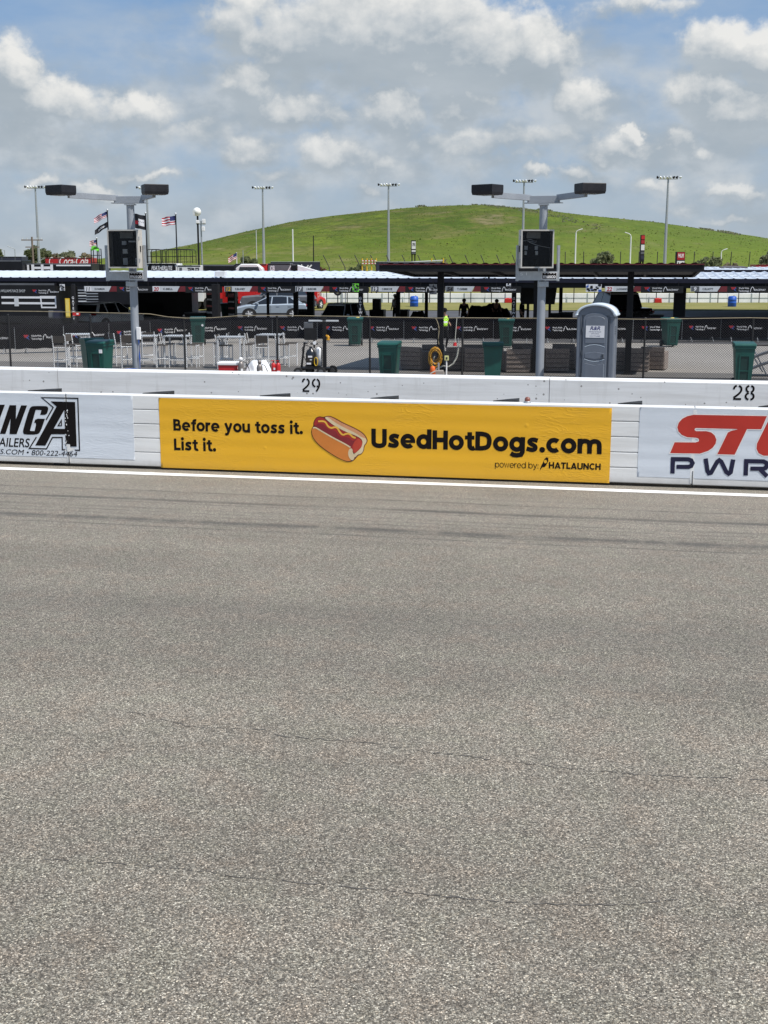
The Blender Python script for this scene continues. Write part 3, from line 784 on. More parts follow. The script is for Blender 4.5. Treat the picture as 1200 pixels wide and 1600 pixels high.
mk('hd_saus', (.36, .022, .018), .45, var=.2, scale=3); mk('hd_saus_d', (.22, .016, .022), .45); mk('hd_must', (.78, .43, .055), .45); mk('hd_cut', (.48, .05, .025), .45)
out_ = [(255, 118), (330, 90), (420, 118), (560, 200), (760, 290), (890, 370), (950, 470), (935, 520), (895, 570), (890, 640), (850, 700), (800, 710), (755, 770), (700, 815), (620, 818), (500, 770), (330, 670), (180, 560), (90, 450), (60, 350), (75, 285), (98, 258), (98, 190), (140, 120), (200, 102)]
wpoly(hd, smooth(c6(out_), 2), M['hd_line'])
wpoly(hd, smooth(c6([(270, 122), (330, 102), (410, 130), (550, 210), (750, 300), (880, 380), (935, 470), (900, 455), (870, 470), (780, 400), (620, 330), (440, 240), (330, 165)]), 2), M['hd_bun_hi'], .001)
wpoly(hd, smooth(c6([(270, 122), (320, 110), (440, 205), (620, 300), (760, 365), (850, 430), (890, 440), (930, 460), (930, 510), (885, 560), (880, 640), (845, 690), (790, 700), (745, 755), (720, 700), (800, 640), (860, 560), (870, 480), (800, 420), (600, 345), (430, 255), (330, 180)]), 2), M['hd_crumb'], .002)
wpoly(hd, smooth(c6([(108, 250), (112, 190), (150, 128), (205, 114), (260, 135), (340, 200), (440, 265), (600, 350), (790, 425), (870, 490), (855, 580), (800, 640), (735, 695), (690, 600), (560, 530), (330, 400), (180, 290)]), 2), M['hd_saus'], .003)
wpoly(hd, smooth(c6([(110, 250), (180, 215), (270, 225), (330, 320), (440, 310), (500, 440), (640, 420), (720, 500), (790, 440), (700, 560), (690, 610), (560, 530), (330, 400), (180, 290)]), 2), M['hd_saus_d'], .0036)
wpoly(hd, smooth(c6([(720, 520), (800, 435), (862, 490), (850, 570), (790, 640), (738, 690), (712, 620)]), 2), M['hd_cut'], .0042)
wstroke(hd, smooth(c6([(175, 182), (240, 178), (290, 190), (325, 260), (380, 290), (430, 270), (475, 280), (510, 350), (560, 400), (620, 370), (670, 378), (715, 430), (760, 440)]), 2, False), .028, M['hd_must'], .005)
wpoly(hd, smooth(c6([(82, 285), (130, 268), (200, 310), (400, 430), (600, 530), (690, 590), (650, 640), (655, 740), (700, 800), (620, 806), (500, 758), (335, 658), (190, 550), (100, 445), (72, 350)]), 2), M['hd_bun'], .006)
wstroke(hd, smooth(c6([(95, 285), (130, 275), (200, 318), (400, 436), (600, 538), (680, 590)]), 2, False), .022, M['hd_crumb'], .007)
wpoly(hd, smooth(c6([(690, 597), (715, 625), (712, 660), (740, 710), (742, 765), (700, 800), (655, 745), (640, 680), (655, 620)]), 2), M['hd_crumb'], .0076)
hd.build('hot_dog_picture', yb)

lb2 = banner('white_banner', 'pale banner with black lettering ending in a large outlined letter A', (-320, 650), (209, 670), M['vinyl_white'], .15, HB - .012)
def cA(pts): return [(x / 8.571, 600 + y / 8.571) for x, y in pts]
lt = MB(); K = M['ink_black']
wpoly(lt, cA([(0, 668), (130, 283), (220, 283), (215, 470), (285, 285), (365, 287), (225, 672), (130, 670), (145, 460), (75, 668)]), K)
wpoly(lt, cA([(-150, 660), (-10, 276), (68, 277), (-72, 662)]), K)
wpoly(lt, smooth(cA([(310, 650), (312, 610), (390, 345), (420, 300), (470, 294), (600, 294), (640, 300), (652, 335), (625, 413), (540, 413), (540, 413), (557, 352), (557, 348), (480, 346), (480, 348), (405, 620), (405, 628), (465, 630), (465, 628), (490, 522), (460, 520), (460, 520), (478, 463), (605, 465), (605, 465), (545, 640), (500, 678), (330, 678)]), 1), K)
wpoly(lt, cA([(680, 232), (1008, 240), (1030, 838), (945, 838), (940, 805), (905, 800), (880, 835), (878, 672), (690, 672), (610, 825), (475, 822), (760, 300)]), K, .0012, [cA([(865, 345), (872, 600), (722, 598)])])
wpoly(lt, cA([(830, 465), (833, 565), (770, 565)]), K, .0016, [cA([(818, 510), (821, 552), (795, 552)])])
wstroke(lt, cA([(620, 480), (715, 312), (560, 181), (1045, 192), (1068, 888), (1005, 885)]), .020, K, .0008)
wstroke(lt, cA([(490, 710), (395, 862), (625, 868), (705, 715), (835, 715), (838, 880), (885, 880)]), .020, K, .0008)
lt.build('letter_mark', lb2); lt = MB(); wtext(lt, 'TRAILERS', K, (-19, 696.7), (47.6, 698.6), 13.4, .012, .22, .0003)
lt.build('lettering', lb2); lt = MB(); wtext(lt, 'PARTS.COM \u2022 800-222-4464', K, (-29, 708.8), (121.3, 712.6), 7.6, .0, .22, .0003)
lt.build('lettering', lb2)
tear = MB()                                  # scuffs where the vinyl has torn at the joint
rt = random.Random(5)
for i in range(26):
    cx = 104.5 + rt.gauss(0, 1.6); cy = rt.uniform(640, 706); r0 = rt.uniform(.4, 1.5)
    pts = [(cx + r0 * rt.uniform(.3, 1) * cos(a) * .8, cy + 1.5 * r0 * rt.uniform(.3, 1) * sin(a)) for a in [j * 2 * pi / 7 for j in range(7)]]
    wpoly(tear, pts, M['steel_white'], .003 + i * .0002)
wpoly(tear, [(106.2, 694), (109.8, 694.2), (110.5, 699), (116, 699.5), (115, 703), (107, 706), (105.6, 701)], M['steel_white'], .009)
tear.build('torn_patch', lb2)

rb = banner('blue_white_banner', 'pale blue banner with big red slanted letters and dark blue PWR lettering', (998, 690), (1560, 700), M['vinyl_white'], .15, HB - .012)
def cS(pts): return [(1030 + x / 7.0588, 630 + y / 7.0588) for x, y in pts]
rt_ = MB(); R_ = M['ink_red']
S_ = [(120, 550), (170, 430), (400, 432), (432, 422), (440, 405), (430, 387), (405, 380), (310, 375), (250, 350), (212, 310), (200, 265), (215, 215), (255, 170), (310, 142), (380, 127), (1188, 142), (1125, 287), (968, 285), (832, 567), (640, 562), (757, 322), (800, 302), (860, 290), (860, 284), (405, 273), (391, 282), (391, 296), (405, 307), (520, 308), (575, 322), (612, 355), (630, 400), (622, 445), (590, 490), (540, 525), (450, 555)]
U_ = [(1227, 143), (1400, 145), (1290, 430), (1300, 455), (1420, 458), (1560, 146), (1735, 148), (1610, 440), (1560, 530), (1480, 580), (1150, 578), (1095, 550), (1072, 500), (1078, 445)]
mk('ink_halo', (.74, .70, .68), .4)
for P_ in (S_, U_):
    wstroke(rt_, cS(P_), .030, M['ink_halo'], .0002, True); wpoly(rt_, cS(P_), R_, .001)
rt_.build('letter_mark', rb); rt_ = MB(); Nv = M['ink_navy']; wS = .063
for i, (P_, it) in enumerate([([(146, 775), (152, 616), (320, 618), (352, 630), (368, 660), (352, 692), (322, 702), (190, 701)], 0), ([(512, 610), (532, 745), (548, 772), (572, 766), (640, 645), (662, 628), (685, 645), (740, 758), (765, 776), (788, 760), (816, 620)], 0),
                              ([(953, 797), (960, 638), (1150, 642), (1178, 655), (1190, 684), (1176, 712), (1150, 722), (1005, 721)], 0), ([(1112, 730), (1190, 806)], 0)]):
    wstroke(rt_, cS(P_), wS, Nv, .0012 + .0004 * i)
rt_.build('lettering', rb)

# small reddish marker lamp on top of the barrier
u, _ = WP(822.5, 632)
ml = thing('marker_lamp', 'small reddish domed marker lamp sitting on top of the crash barrier', 'lamp', A1 + D1 * u - N1 * .16 + ZU * HB, ANG)
MB().lathe([(.0001, 0), (.055, 0), (.055, .02), (.042, .024)], M['galv'], n=14).build('base', ml)
MB().lathe([(.042, .022), (.044, .05), (.036, .075), (.018, .088), (.0001, .09)], mk('lens_red', (.20, .07, .05), .4), n=14).build('lens', ml)

# ------------------------------------------------------------------ pit wall with painted stall numbers (far wall)
u858 = WP(858, 620, A2, D2)[0]
pw = thing('pit_wall', 'white concrete pit wall with stencilled black stall numbers', 'wall', (A2.x, A2.y, 0), ANG2)
pwb = MB(); cuts = [-34, u858 - 22.0, u858 - 11.0, u858, u858 + 11.0, 40]
prof = [(.0, 0), (.0, .95), (.03, .995), (.27, .995), (.30, .95), (.30, 0)]
for a, c in zip(cuts[:-1], cuts[1:]): pwb.prism(prof, 'x', a + .006, c - .006, M['conc_white'])
pwb.build('concrete_panel', pw)
def stencil(px0, px1, ptop, pbot, digits):
    u0 = WP(px0, pbot, A2, D2)[0]; u1 = WP(px1, pbot, A2, D2)[0]
    vb = (WP(px0, pbot, A2, D2)[1] + WP(px1, pbot + .7, A2, D2)[1]) / 2; h = WP(px0, ptop, A2, D2)[1] - WP(px0, pbot, A2, D2)[1]
    SEG = {'2': [[(.05, .72), (.12, .90), (.36, .985)], [(.60, .985), (.88, .86), (.90, .66), (.78, .50), (.34, .24), (.06, .13)], [(.04, .035), (.92, .035)]],
           '9': [[(.40, .985), (.12, .86), (.04, .68), (.12, .48), (.40, .38)], [(.62, .985), (.90, .84), (.95, .60), (.86, .34), (.52, .02)], [(.60, .38), (.76, .46)]],
           '8': [[(.40, .99), (.14, .90), (.10, .72), (.24, .57), (.40, .53)], [(.62, .99), (.88, .90), (.92, .72), (.78, .57), (.62, .53)],
                 [(.40, .48), (.12, .38), (.05, .22), (.16, .07), (.40, .01)], [(.62, .48), (.90, .38), (.97, .22), (.86, .07), (.62, .01)]]}
    mb = MB(); w = (u1 - u0); gw = w * .43
    for i, dch in enumerate(digits):
        for sg in SEG[dch]:
            mb.stroke([(u0 + i * (w - gw) + x * gw, vb + y * h) for x, y in (smooth(sg, 2, False) if len(sg) > 2 else sg)], h * .135, M['ink_black'], Vector((0, -.004, 0)), UX, UZ)
    mb.build('painted_number', pw)
stencil(472.5, 500, 591.5, 611.5, '29'); stencil(1145, 1178, 602, 624, '28')
# ================================================================== service area behind the pit wall
def ord_(i):
    return ['first', 'second', 'third', 'fourth', 'fifth', 'sixth', 'seventh', 'eighth', 'ninth', 'tenth', 'eleventh', 'twelfth', 'thirteenth', 'fourteenth', 'fifteenth', 'sixteenth', 'seventeenth', 'eighteenth', 'nineteenth', 'twentieth'][i]
# ---- chain-link fence
FA = G(0, 580.5); FA.z = 0
FB = G(1200, 594.5); FB.z = 0
FD = (FB - FA).normalized(); FANG = atan2(FD.y, FD.x); FN = Vector((FD.y, -FD.x, 0))
def FP(px, py): return WP(px, py, FA, FD)
FH = 1.74
fn = thing('chain_link_fence', 'black chain-link fence with thin posts behind the pit wall', 'fence', (FA.x, FA.y, 0), FANG)
mk('fence_black', (.012, .012, .013), .5, var=.2)
for px in (-130, 18, 145, 290, 434, 578, 722, 848, 1005, 1172, 1320):
    u, _ = FP(px, 586); MB().cyl((u, 0, 0), (u, 0, FH + .02), .030, M['fence_black'], n=10).ball((u, 0, FH + .02), .036, M['fence_black'], 10, 6).build('post', fn)
wm = MB(); u0, u1 = FP(-140, 580)[0], FP(1330, 595)[0]; pit = .072
nW = int((u1 - u0 + FH) / pit) + 2
rr = .0036
for i in range(nW):
    for sgn in (1, -1):
        a = u0 - FH + i * pit if sgn > 0 else u0 + i * pit
        ua, za, ub, zb = (a, .03, a + FH, FH) if sgn > 0 else (a, .03, a - FH, FH)
        k2 = (FH - .03) / (ub - ua)
        if ua < u0: za += (u0 - ua) * k2; ua = u0
        if ub < u0: zb += (u0 - ub) * k2; ub = u0
        if ua > u1: za += (u1 - ua) * k2; ua = u1
        if ub > u1: zb += (u1 - ub) * k2; ub = u1
        if abs(ub - ua) < .02: continue
        yo = .004 * sgn
        vs = [(ua, yo - rr, za), (ua + rr * 1.5, yo + rr, za), (ua - rr * 1.5, yo + rr, za), (ub, yo - rr, zb), (ub + rr * 1.5, yo + rr, zb), (ub - rr * 1.5, yo + rr, zb)]
        wm.raw(vs, [(0, 1, 4, 3), (1, 2, 5, 4), (2, 0, 3, 5)], M['fence_black'])
wm.build('wire_mesh', fn)
mk('wire_tan', (.30, .25, .16), .6, var=.2)
tw = [(-140, 485), (0, 486), (60, 486.5), (130, 488), (200, 489.5), (235, 490.5), (262, 495), (290, 497), (330, 496.5), (370, 493.5), (400, 492.8), (480, 493.5), (560, 494.5), (600, 495.5), (650, 496), (681, 497), (720, 496.5), (770, 496.8), (860, 497.3), (960, 498.2), (1005, 498.8), (1060, 498), (1130, 497), (1172, 496.5), (1330, 500)]
pts = []
for a, b_ in tw: u, v = FP(a, b_); pts.append((u, -.03, v))
MB().tube(pts, .011, M['wire_tan'], 6).build('top_wire', fn)
MB().tube([(u0, 0, .05), (u1, 0, .05)], .010, M['fence_black'], 6).build('bottom_wire', fn)

# ---- floodlight poles with control cabinets
def lamp_pole(px, yb, label, cab_rot, wires, left):
    base = at(px, yb); t = thing('light_pole', label, 'light pole', base, ANG + (radians(5) if left else 0), 'twin-arm light poles behind the pit wall')
    zt = zat(320, yb); g = M['pole_grey']
    MB().cyl((0, 0, 0), (0, 0, zt), .112, g, .105, 20).build('pole', t)
    MB().lathe([(.0001, 0), (.22, 0), (.22, .03), (.14, .05), (.13, .16), (.112, .18)], M['galv'], n=20).build('base_plate', t)
    zc_ = zt + .13
    MB().box((0, -.02, zc_), (.84, .19, .19), g, ch=.008).box((0, 0, zt + .005), (.26, .26, .03), g).build('crossarm', t)
    for s in (-1, 1):
        a0 = Vector((s * .38, -.06, zc_)); a1 = Vector((s * 1.13, -1.50, zc_ + .10)); dv = a1 - a0
        am = MB(); am.box((a0 + a1) / 2, (.085, dv.length + .1, .15), g, rz=atan2(dv.y, dv.x) - pi / 2, ch=.006)
        am.box(a0 + Vector((0, .02, -.085)), (.24, .20, .018), g)
        am.build('arm', t)
        hc = Vector((s * 1.26, -1.80, zc_ + .16))
        h = MB(); ra_ = atan2(dv.y, dv.x) - pi / 2; Rz = Matrix.Rotation(ra_, 3, 'Z')
        ou = [(-.31, -.25), (.31, -.25), (.31, .25), (-.31, .25)]; lv = ((.96, .96, .122), (1, 1, .108), (1, 1, .0), (1, .99, -.06), (.95, .92, -.125)); vv = [hc + Rz @ Vector((x * a_, y_ * b_, z_)) for a_, b_, z_ in lv for x, y_ in ou]
        ff = [(16 + 3, 16 + 2, 16 + 1, 16), (0, 1, 2, 3)] + [(j * 4 + (i + 1) % 4, j * 4 + i, j * 4 + 4 + i, j * 4 + 4 + (i + 1) % 4) for j in range(4) for i in range(4)]
        h.raw(vv, ff, M['bronze'])
        ho = h.build('lamp_head', t)
        MB().box(hc + Vector((0, 0, -.128)), (.44, .34, .012), M['lens'], rz=atan2(dv.y, dv.x) - pi / 2).build('lens', ho)
    # cabinet in its mounting frame
    cr = Matrix.Translation(Vector((0, 0, 0))) @ Matrix.Rotation(cab_rot, 4, 'Z')
    zb, ztop = zat(419, yb - .4), zat(359, yb - .4); zp0, zp1 = zat(438, yb - .3), zat(424, yb - .3); zr = zat(382, yb - .3)
    sft = -.17 if not left else -.10
    f = MB(); f.x = cr
    f.box((sft, -.30, (zp0 + zp1) / 2), (1.08, .03, zp1 - zp0), M['galv'])
    for s in (-1, 1):
        f.box((sft + s * .54, -.24, (zp0 + zr) / 2 - .02), (.055, .14, zr - zp0), M['galv'])
    f.box((0, -.16, zp0 - .10), (.27, .14, .14), M['galv'], ch=.01).box((0, -.17, zp0 + .05), (.20, .22, .07), M['galv'])
    fo = f.build('mounting_frame', t)
    c = MB(); c.x = cr; wC, dC = .86, .34; yc = -.42 if not left else -.44; hC = ztop - zb; zm = (zb + ztop) / 2
    sx = sft + (-.09 if not left else .07)
    mb = M['cab_grey']
    c.box((sx, yc + dC / 2 - .01, zm), (wC, .02, hC), mb)
    for s in (-1, 1):
        c.box((sx + s * (wC / 2 - .0125), yc - .01, zm), (.025, dC - .02, hC), mb)
        c.box((sx, yc - .01, zm + s * (hC / 2 - .0125)), (wC - .05, dC - .02, .025), mb)
    fy = yc - dC / 2 - .012
    for s in (-1, 1):
        c.box((sx + s * (wC / 2 - .018), fy, zm), (.036, .022, hC), M['cab_frame'])
        c.box((sx, fy, zm + s * (hC / 2 - .018)), (wC - .072, .022, .036), M['cab_frame'])
    co = c.build('cabinet', t)
    i_ = MB(); i_.x = cr; yi = yc + dC / 2 - .06; dk = M['steel_dark']; wh = M['trailer_white']; gy = M['sign_grey']
    i_.box((sx, yi + .03, zm), (wC - .07, .02, hC - .07), M['cab_inner'])
    i_.box((sx - (.06 if not left else -.02), yi - .02, zm + hC * .36), (.36, .06, .16), M['cab_inner2'])
    for (ax, az_, w_, h_, mm) in ([(-.25, .03, .08, .10, gy), (.02, .03, .08, .10, gy), (-.26, -.10, .06, .10, wh), (.03, -.10, .07, .10, wh), (-.25, -.36, .10, .18, dk), (.05, -.34, .08, .2, dk), (.3, -.33, .08, .2, dk)] if not left else
                               [(-.05, .16, .12, .10, gy), (.18, .20, .2, .04, gy), (-.03, -.06, .13, .12, wh), (-.03, -.33, .13, .18, gy), (.28, -.33, .05, .18, gy), (-.28, .32, .05, .2, dk), (.32, -.05, .03, .12, wh)]):
        i_.box((sx + ax, yi - .03, zm + az_), (w_, .05, h_), mm)
    if wires:
        i_.tube([(sx - .36, yi - .07, zm + .20), (sx - .15, yi - .09, zm + .24), (sx + .02, yi - .1, zm + .19), (sx - .02, yi - .11, zm + .17), (sx - .22, yi - .11, zm + .19)], .008, wh, 6)
        i_.tube([(sx - .18, yi - .08, zm + .17), (sx + .05, yi - .1, zm + .09), (sx + .2, yi - .1, zm + .055), (sx + .4, yi - .09, zm + .03)], .008, wh, 6)
    i_.build('switchgear', co)
    p = MB(); p.x = cr; p.box((sx, fy + .004, zm), (wC - .07, .006, hC - .07), M['cab_glass']); p.build('window', co)
    sd_ = 1 if left else -1
    for zz in (-.3, .28): hn = MB(); hn.x = cr; hn.box((sx + sd_ * (wC / 2 + .008), fy + .06, zm + zz), (.018, .05, .09), M['galv']); hn.build('hinge', co)
    hn = MB(); hn.x = cr; hn.box((sx + sd_ * (wC / 2 + .012), fy + .16, zm), (.02, .03, .16), M['black_metal']); hn.build('latch', co)
    lp = MB(); lp.x = cr; lx = sft + .30; yl = -.316
    lp.box((lx, yl - .002, (zp0 + zp1) / 2), (.40, .006, .17), M['ink_white']).box((lx, yl - .006, (zp0 + zp1) / 2), (.375, .006, .15), M['ink_black'])
    lp.text('musco', M['ink_white'], Vector((lx, yl - .0105, (zp0 + zp1) / 2 - .055)), UX, UZ, .095, w=.33, bold=.02, align='c')
    for k2 in range(4): lp.box((lx - .12 + k2 * .08, yl - .010, (zp0 + zp1) / 2 + .058), (.03, .003, .012), M['ink_white'])
    lo2 = lp.build('label_plate', fo)
    if left: lp2 = MB(); lp2.x = cr; lp2.text('UNIVERSITY', M['ink_white'], Vector((sft - .5, -.319, zp1 - .045)), UX, UZ, .035, w=.42, shear=.15); lp2.text('S 1', M['ink_white'], Vector((sft - .48, -.319, zp1 - .11)), UX, UZ, .045)
    else: lp2 = MB(); lp2.x = cr; lp2.text('S 1', M['ink_white'], Vector((sft - .47, -.319, zp1 - .10)), UX, UZ, .07, w=.17)
    lp2.build('stencil_mark', fo)
    return t
mk('lens', (.16, .16, .15), .3, var=.1); mk('cab_grey', (.50, .47, .42), .45, var=.06); mk('cab_frame', (.50, .48, .45), .4, metal=.3, var=.06)
mk('cab_inner', (.012, .012, .015), .8, var=.2, spec=.05); mk('cab_inner2', (.28, .27, .25), .6)
def glass_mat(name, tint=.8):
    m = bpy.data.materials.new(name); m.use_nodes = True; n = NT(m.node_tree); m.node_tree.nodes.clear()
    tr = n.new('ShaderNodeBsdfTransparent'); tr.inputs[0].default_value = (tint, tint, tint, 1)
    gl = n.new('ShaderNodeBsdfGlossy'); gl.inputs['Roughness'].default_value = .05; gl.inputs[0].default_value = (.28, .30, .33, 1)
    fr = n.new('ShaderNodeFresnel'); fr.inputs[0].default_value = 1.45
    mx = n.new('ShaderNodeMixShader'); n.l.new(fr.outputs[0], mx.inputs[0]); n.l.new(tr.outputs[0], mx.inputs[1]); n.l.new(gl.outputs[0], mx.inputs[2])
    o = n.new('ShaderNodeOutputMaterial'); n.l.new(mx.outputs[0], o.inputs[0]); M[name] = m; return m
glass_mat('cab_glass', .85)
lpR = lamp_pole(842.5, 33.0, 'grey twin-arm light pole beside the grey portable toilet, its cabinet holding loose white wires', radians(16), True, False)
lpL = lamp_pole(214.5, 34.6, 'grey twin-arm light pole with a small white box and blue cable near its foot', radians(-2), False, True)
bx = MB(); bx.box((.13, -.10, 1.42), (.11, .08, .34), M['white_gloss'], ch=.01); bx.build('junction_box', lpL)
cb = MB(); cb.tube([(.13, -.11, 1.26), (.135, -.115, .8), (.13, -.11, .3), (.05, -.16, .05), (-.2, -.2, .02)], .022, M['blue_plastic'], 8); cb.build('blue_cable', lpL)
bt = at(205, 33.6); tb = thing('blue_tub', 'low blue plastic tub at the foot of the light pole with the white box', 'tub', bt, 0.1); tb.scale = (.6, .6, .95)
MB().lathe([(.0001, 0), (.26, 0), (.31, .50), (.335, .50), (.335, .53), (.29, .53), (.25, .04), (.0001, .04)], M['blue_plastic'], n=24).build('tub_shell', tb)

# ---- wheeled refuse bins
def make_bin(dark=False):
    t = thing('wheelie_bin', 'x', 'bin'); g = M['bin_green']
    b = MB(); w0, d0, w1, d1, z0, z1 = .44, .52, .59, .66, .06, .98
    def ring(w, d, z): return [(-w / 2, -d / 2, z), (w / 2, -d / 2, z), (w / 2, d / 2, z), (-w / 2, d / 2, z)]
    vs = ring(w0, d0, z0) + ring(w1, d1, z1) + ring(w1 + .05, d1 + .05, z1) + ring(w1 + .05, d1 + .05, z1 + .05)
    fs = [(3, 2, 1, 0)]
    for j in range(3): fs += [(j * 4 + i, j * 4 + (i + 1) % 4, j * 4 + 4 + (i + 1) % 4, j * 4 + 4 + i) for i in range(4)]
    fs += [(12, 13, 14, 15)]
    b.raw(vs, fs, g)
    def fy(z): return -(d0 + (d1 - d0) * (z - z0) / (z1 - z0)) / 2
    # raised frame round a recessed front panel
    for (x0, x1, za, zb) in ((-.17, -.125, .12, .84), (.125, .17, .12, .84), (-.125, .125, .80, .84), (-.125, .125, .12, .155), (-.125, .125, .44, .465)):
        zs = (za, zb); b.raw([(x0, fy(za) - .001, za), (x1, fy(za) - .001, za), (x1, fy(zb) - .001, zb), (x0, fy(zb) - .001, zb),
                              (x0, fy(za) - .022, za), (x1, fy(za) - .022, za), (x1, fy(zb) - .022, zb), (x0, fy(zb) - .022, zb)],
                             [(4, 5, 6, 7), (0, 4, 7, 3), (1, 2, 6, 5), (3, 7, 6, 2), (0, 1, 5, 4)], g)
    b.raw([(-.12, fy(.16) - .003, .16), (.12, fy(.16) - .003, .16), (.12, fy(.79) - .003, .79), (-.12, fy(.79) - .003, .79)], [(0, 1, 2, 3)], M['bin_dark'])
    b.box((0, .20, .14), (.50, .16, .10), M['bin_dark'])
    b.build('body', t)
    l = MB(); pr = [(-.37, 1.035), (-.37, 1.06), (-.30, 1.10), (.30, 1.125), (.36, 1.10), (.36, 1.035)]
    l.prism(pr, 'x', -.335, .335, g, ch=.02); l.build('lid', t)
    h = MB(); h.cyl((-.28, .42, 1.02), (.28, .42, 1.02), .018, M['bin_dark'], n=10)
    for s in (-1, 1): h.box((s * .27, .385, 1.02), (.03, .10, .04), M['bin_dark'])
    h.build('handle', t)
    for s in (-1, 1):
        w = MB(); w.cyl((s * .23, .29, .125), (s * .295, .29, .125), .125, M['rubber'], n=20).cyl((s * .295, .29, .125), (s * .300, .29, .125), .06, M['bin_dark'], n=14); w.build('wheel', t)
    return t
BINS = [(159, 34.2, -.25, 'green wheelie bin in front of another bin beside the left light pole', 1.0), (608.5, 33.6, -.20, 'green wheelie bin with a recessed front panel standing left of the yellow hose coil', 1.0),
        (769, 33.6, pi - .06, 'green wheelie bin turned back to front in front of the brown wicker chairs', 1.0), (1159, 33.2, -.16, 'green wheelie bin right of the grey portable toilet near the folding frame', 1.0),
        (146, 35.4, pi + .5, 'dark green wheelie bin half hidden behind another bin beside the left light pole', 1.0),
        (310.5, 52.0, .1, 'green wheelie bin with a round white sticker against the banner barricades', 1.0), (555, 51.5, -.05, 'green wheelie bin against the barricades right of the four-wheeled cart', 1.0),
        (790.5, 50.3, -.12, 'green wheelie bin against the barricades left of the right light pole', 1.0), (1046.5, 51.0, .18, 'green wheelie bin against the barricades right of the portable toilet', 1.0),
        (354, 72.0, .1, 'green wheelie bin in the shade of the garage roof left of the silver car', 1.0)]
proto = make_bin(); hts = {5: .95}
for i, (px, y, rz, lab, sc) in enumerate(BINS):
    o = proto if i == 0 else dup(proto, (0, 0, 0))
    o.location = at(px, y); o.rotation_euler = (0, 0, rz); o['label'] = lab; o['group'] = 'green wheelie bins'; o.scale = (.86, .9, 1.12) if i < 5 else (.98, 1, 1.05)
    if i == 0 or i == 3: 
        pass
for i, nm in ((5, 'sticker'),):
    pass
stk = [o for o in COL.objects if o.get('label', '').startswith('green wheelie bin with a round white')][0]
MB().cyl((.2, -.322, .80), (.2, -.345, .80), .045, M['ink_white'], n=14).build('sticker', stk)
for o in COL.objects:
    if o.get('label', '').startswith('green wheelie bin in front of another'):
        MB().box((.19, -.335, .86), (.10, .03, .09), M['ink_white']).build('sticker', o)
for px, y in ((1046.5, 51.0), (790, 50.3), (555, 51.5)):   # folded yellow cloths on the lids
    o = MB().lathe([(.0001, .09), (.06, .085), (.10, .05), (.13, .0), (.0001, 0)], M['yellow_cloth'] if 'yellow_cloth' in M else mk('yellow_cloth', (.55, .43, .10), .8, var=.2), n=9).build('folded_cloth')
    o.location = at(px + 4, y, 1.11); o.scale = (1, .8, .9)
    tag(o, {1046.5: 'small yellow cloth heap on the bin lid right of the portable toilet', 790: 'small yellow cloth heap on the bin lid left of the right light pole', 555: 'small yellow cloth heap on the bin lid right of the four-wheeled cart'}[px], 'cloth', 'yellow cloths on bin lids')

# ---- portable toilet
tp = at(930, 32.6); pt = thing('portable_toilet', 'grey portable toilet with a pale arched roof and a white sign on its door', 'portable toilet', tp, radians(-16.5)); pt.scale = (.87, .80, .99)
TG, TD = M['toilet_grey'], M['toilet_dark']
b = MB(); b.box((0, 0, .06), (1.10, 1.10, .12), TD, ch=.015)
b.box((0, .02, 1.08), (1.04, 1.02, 1.94), TG)
for sx in (-1, 1):
    b.box((sx * .475, -.505, 1.08), (.13, .06, 1.94), TG, ch=.015); b.box((sx * .43, -.525, 1.05), (.035, .04, 1.86), TD, ch=.01)
    for sy in (-1, 1): b.box((sx * .535, sy * .40, 1.08), (.04, .16, 1.94), TG, ch=.012)
    b.box((sx * .532, 0, 1.08), (.03, .5, 1.80), TG, ch=.01)
arc = [(.52 * cos(radians(a)), 2.02 + .24 * sin(radians(a))) for a in range(0, 181, 12)]
b.prism(arc, 'y', -.53, .53, TG); b.build('cabin', pt)
ro = [(.59 * cos(radians(a)), 2.03 + .30 * sin(radians(a))) for a in range(0, 181, 9)]; ri = [(.52 * cos(radians(a)), 2.035 + .235 * sin(radians(a))) for a in range(180, -1, -9)]
r_ = MB(); n_ = len(ro); vs = []
for yy in (-.60, .58): vs += [(x, yy, z) for x, z in ro] + [(x, yy, z) for x, z in reversed(ri)]
fs = []
for i in range(n_ - 1):
    fs += [(i + 1, i, 2 * n_ + i, 2 * n_ + i + 1), (n_ + i, n_ + i + 1, 3 * n_ + i + 1, 3 * n_ + i), (i, i + 1, n_ + i + 1, n_ + i), (2 * n_ + i + 1, 2 * n_ + i, 3 * n_ + i, 3 * n_ + i + 1)]
for i in (0, n_ - 1): fs.append((i, n_ + i, 3 * n_ + i, 2 * n_ + i))
r_.raw(vs, fs, M['toilet_roof'], True)
for s in (-1, 1): r_.box((s * .575, 0, 2.03), (.07, 1.18, .05), M['toilet_roof'], ch=.012)
r_.build('roof', pt)
dr = MB(); dp = [(-.36, .16), (.36, .16), (.36, 1.93)] + [(.36 * cos(radians(a)), 1.93 + .16 * sin(radians(a))) for a in range(15, 166, 15)] + [(-.36, 1.93)]
dr.prism(dp, 'y', -.555, -.515, TG, ch=.012)
def rim(pts, w=.022, cl=True): dr.stroke(pts, w, TD, Vector((0, -.5575, 0)), UX, UZ, .001, cl); dr.stroke([(a, c - .014) for a, c in pts], w * .5, M['toilet_roof'], Vector((0, -.5575, 0)), UX, UZ, .0016, cl)
up = [(-.29, 1.30), (.29, 1.30), (.29, 1.90)] + [(.29 * cos(radians(a)), 1.90 + .11 * sin(radians(a))) for a in range(15, 166, 15)] + [(-.29, 1.90)]
def pane(pts, dpt=.012): dr.prism(pts, 'y', -.555 - dpt, -.553, TG, ch=.006)
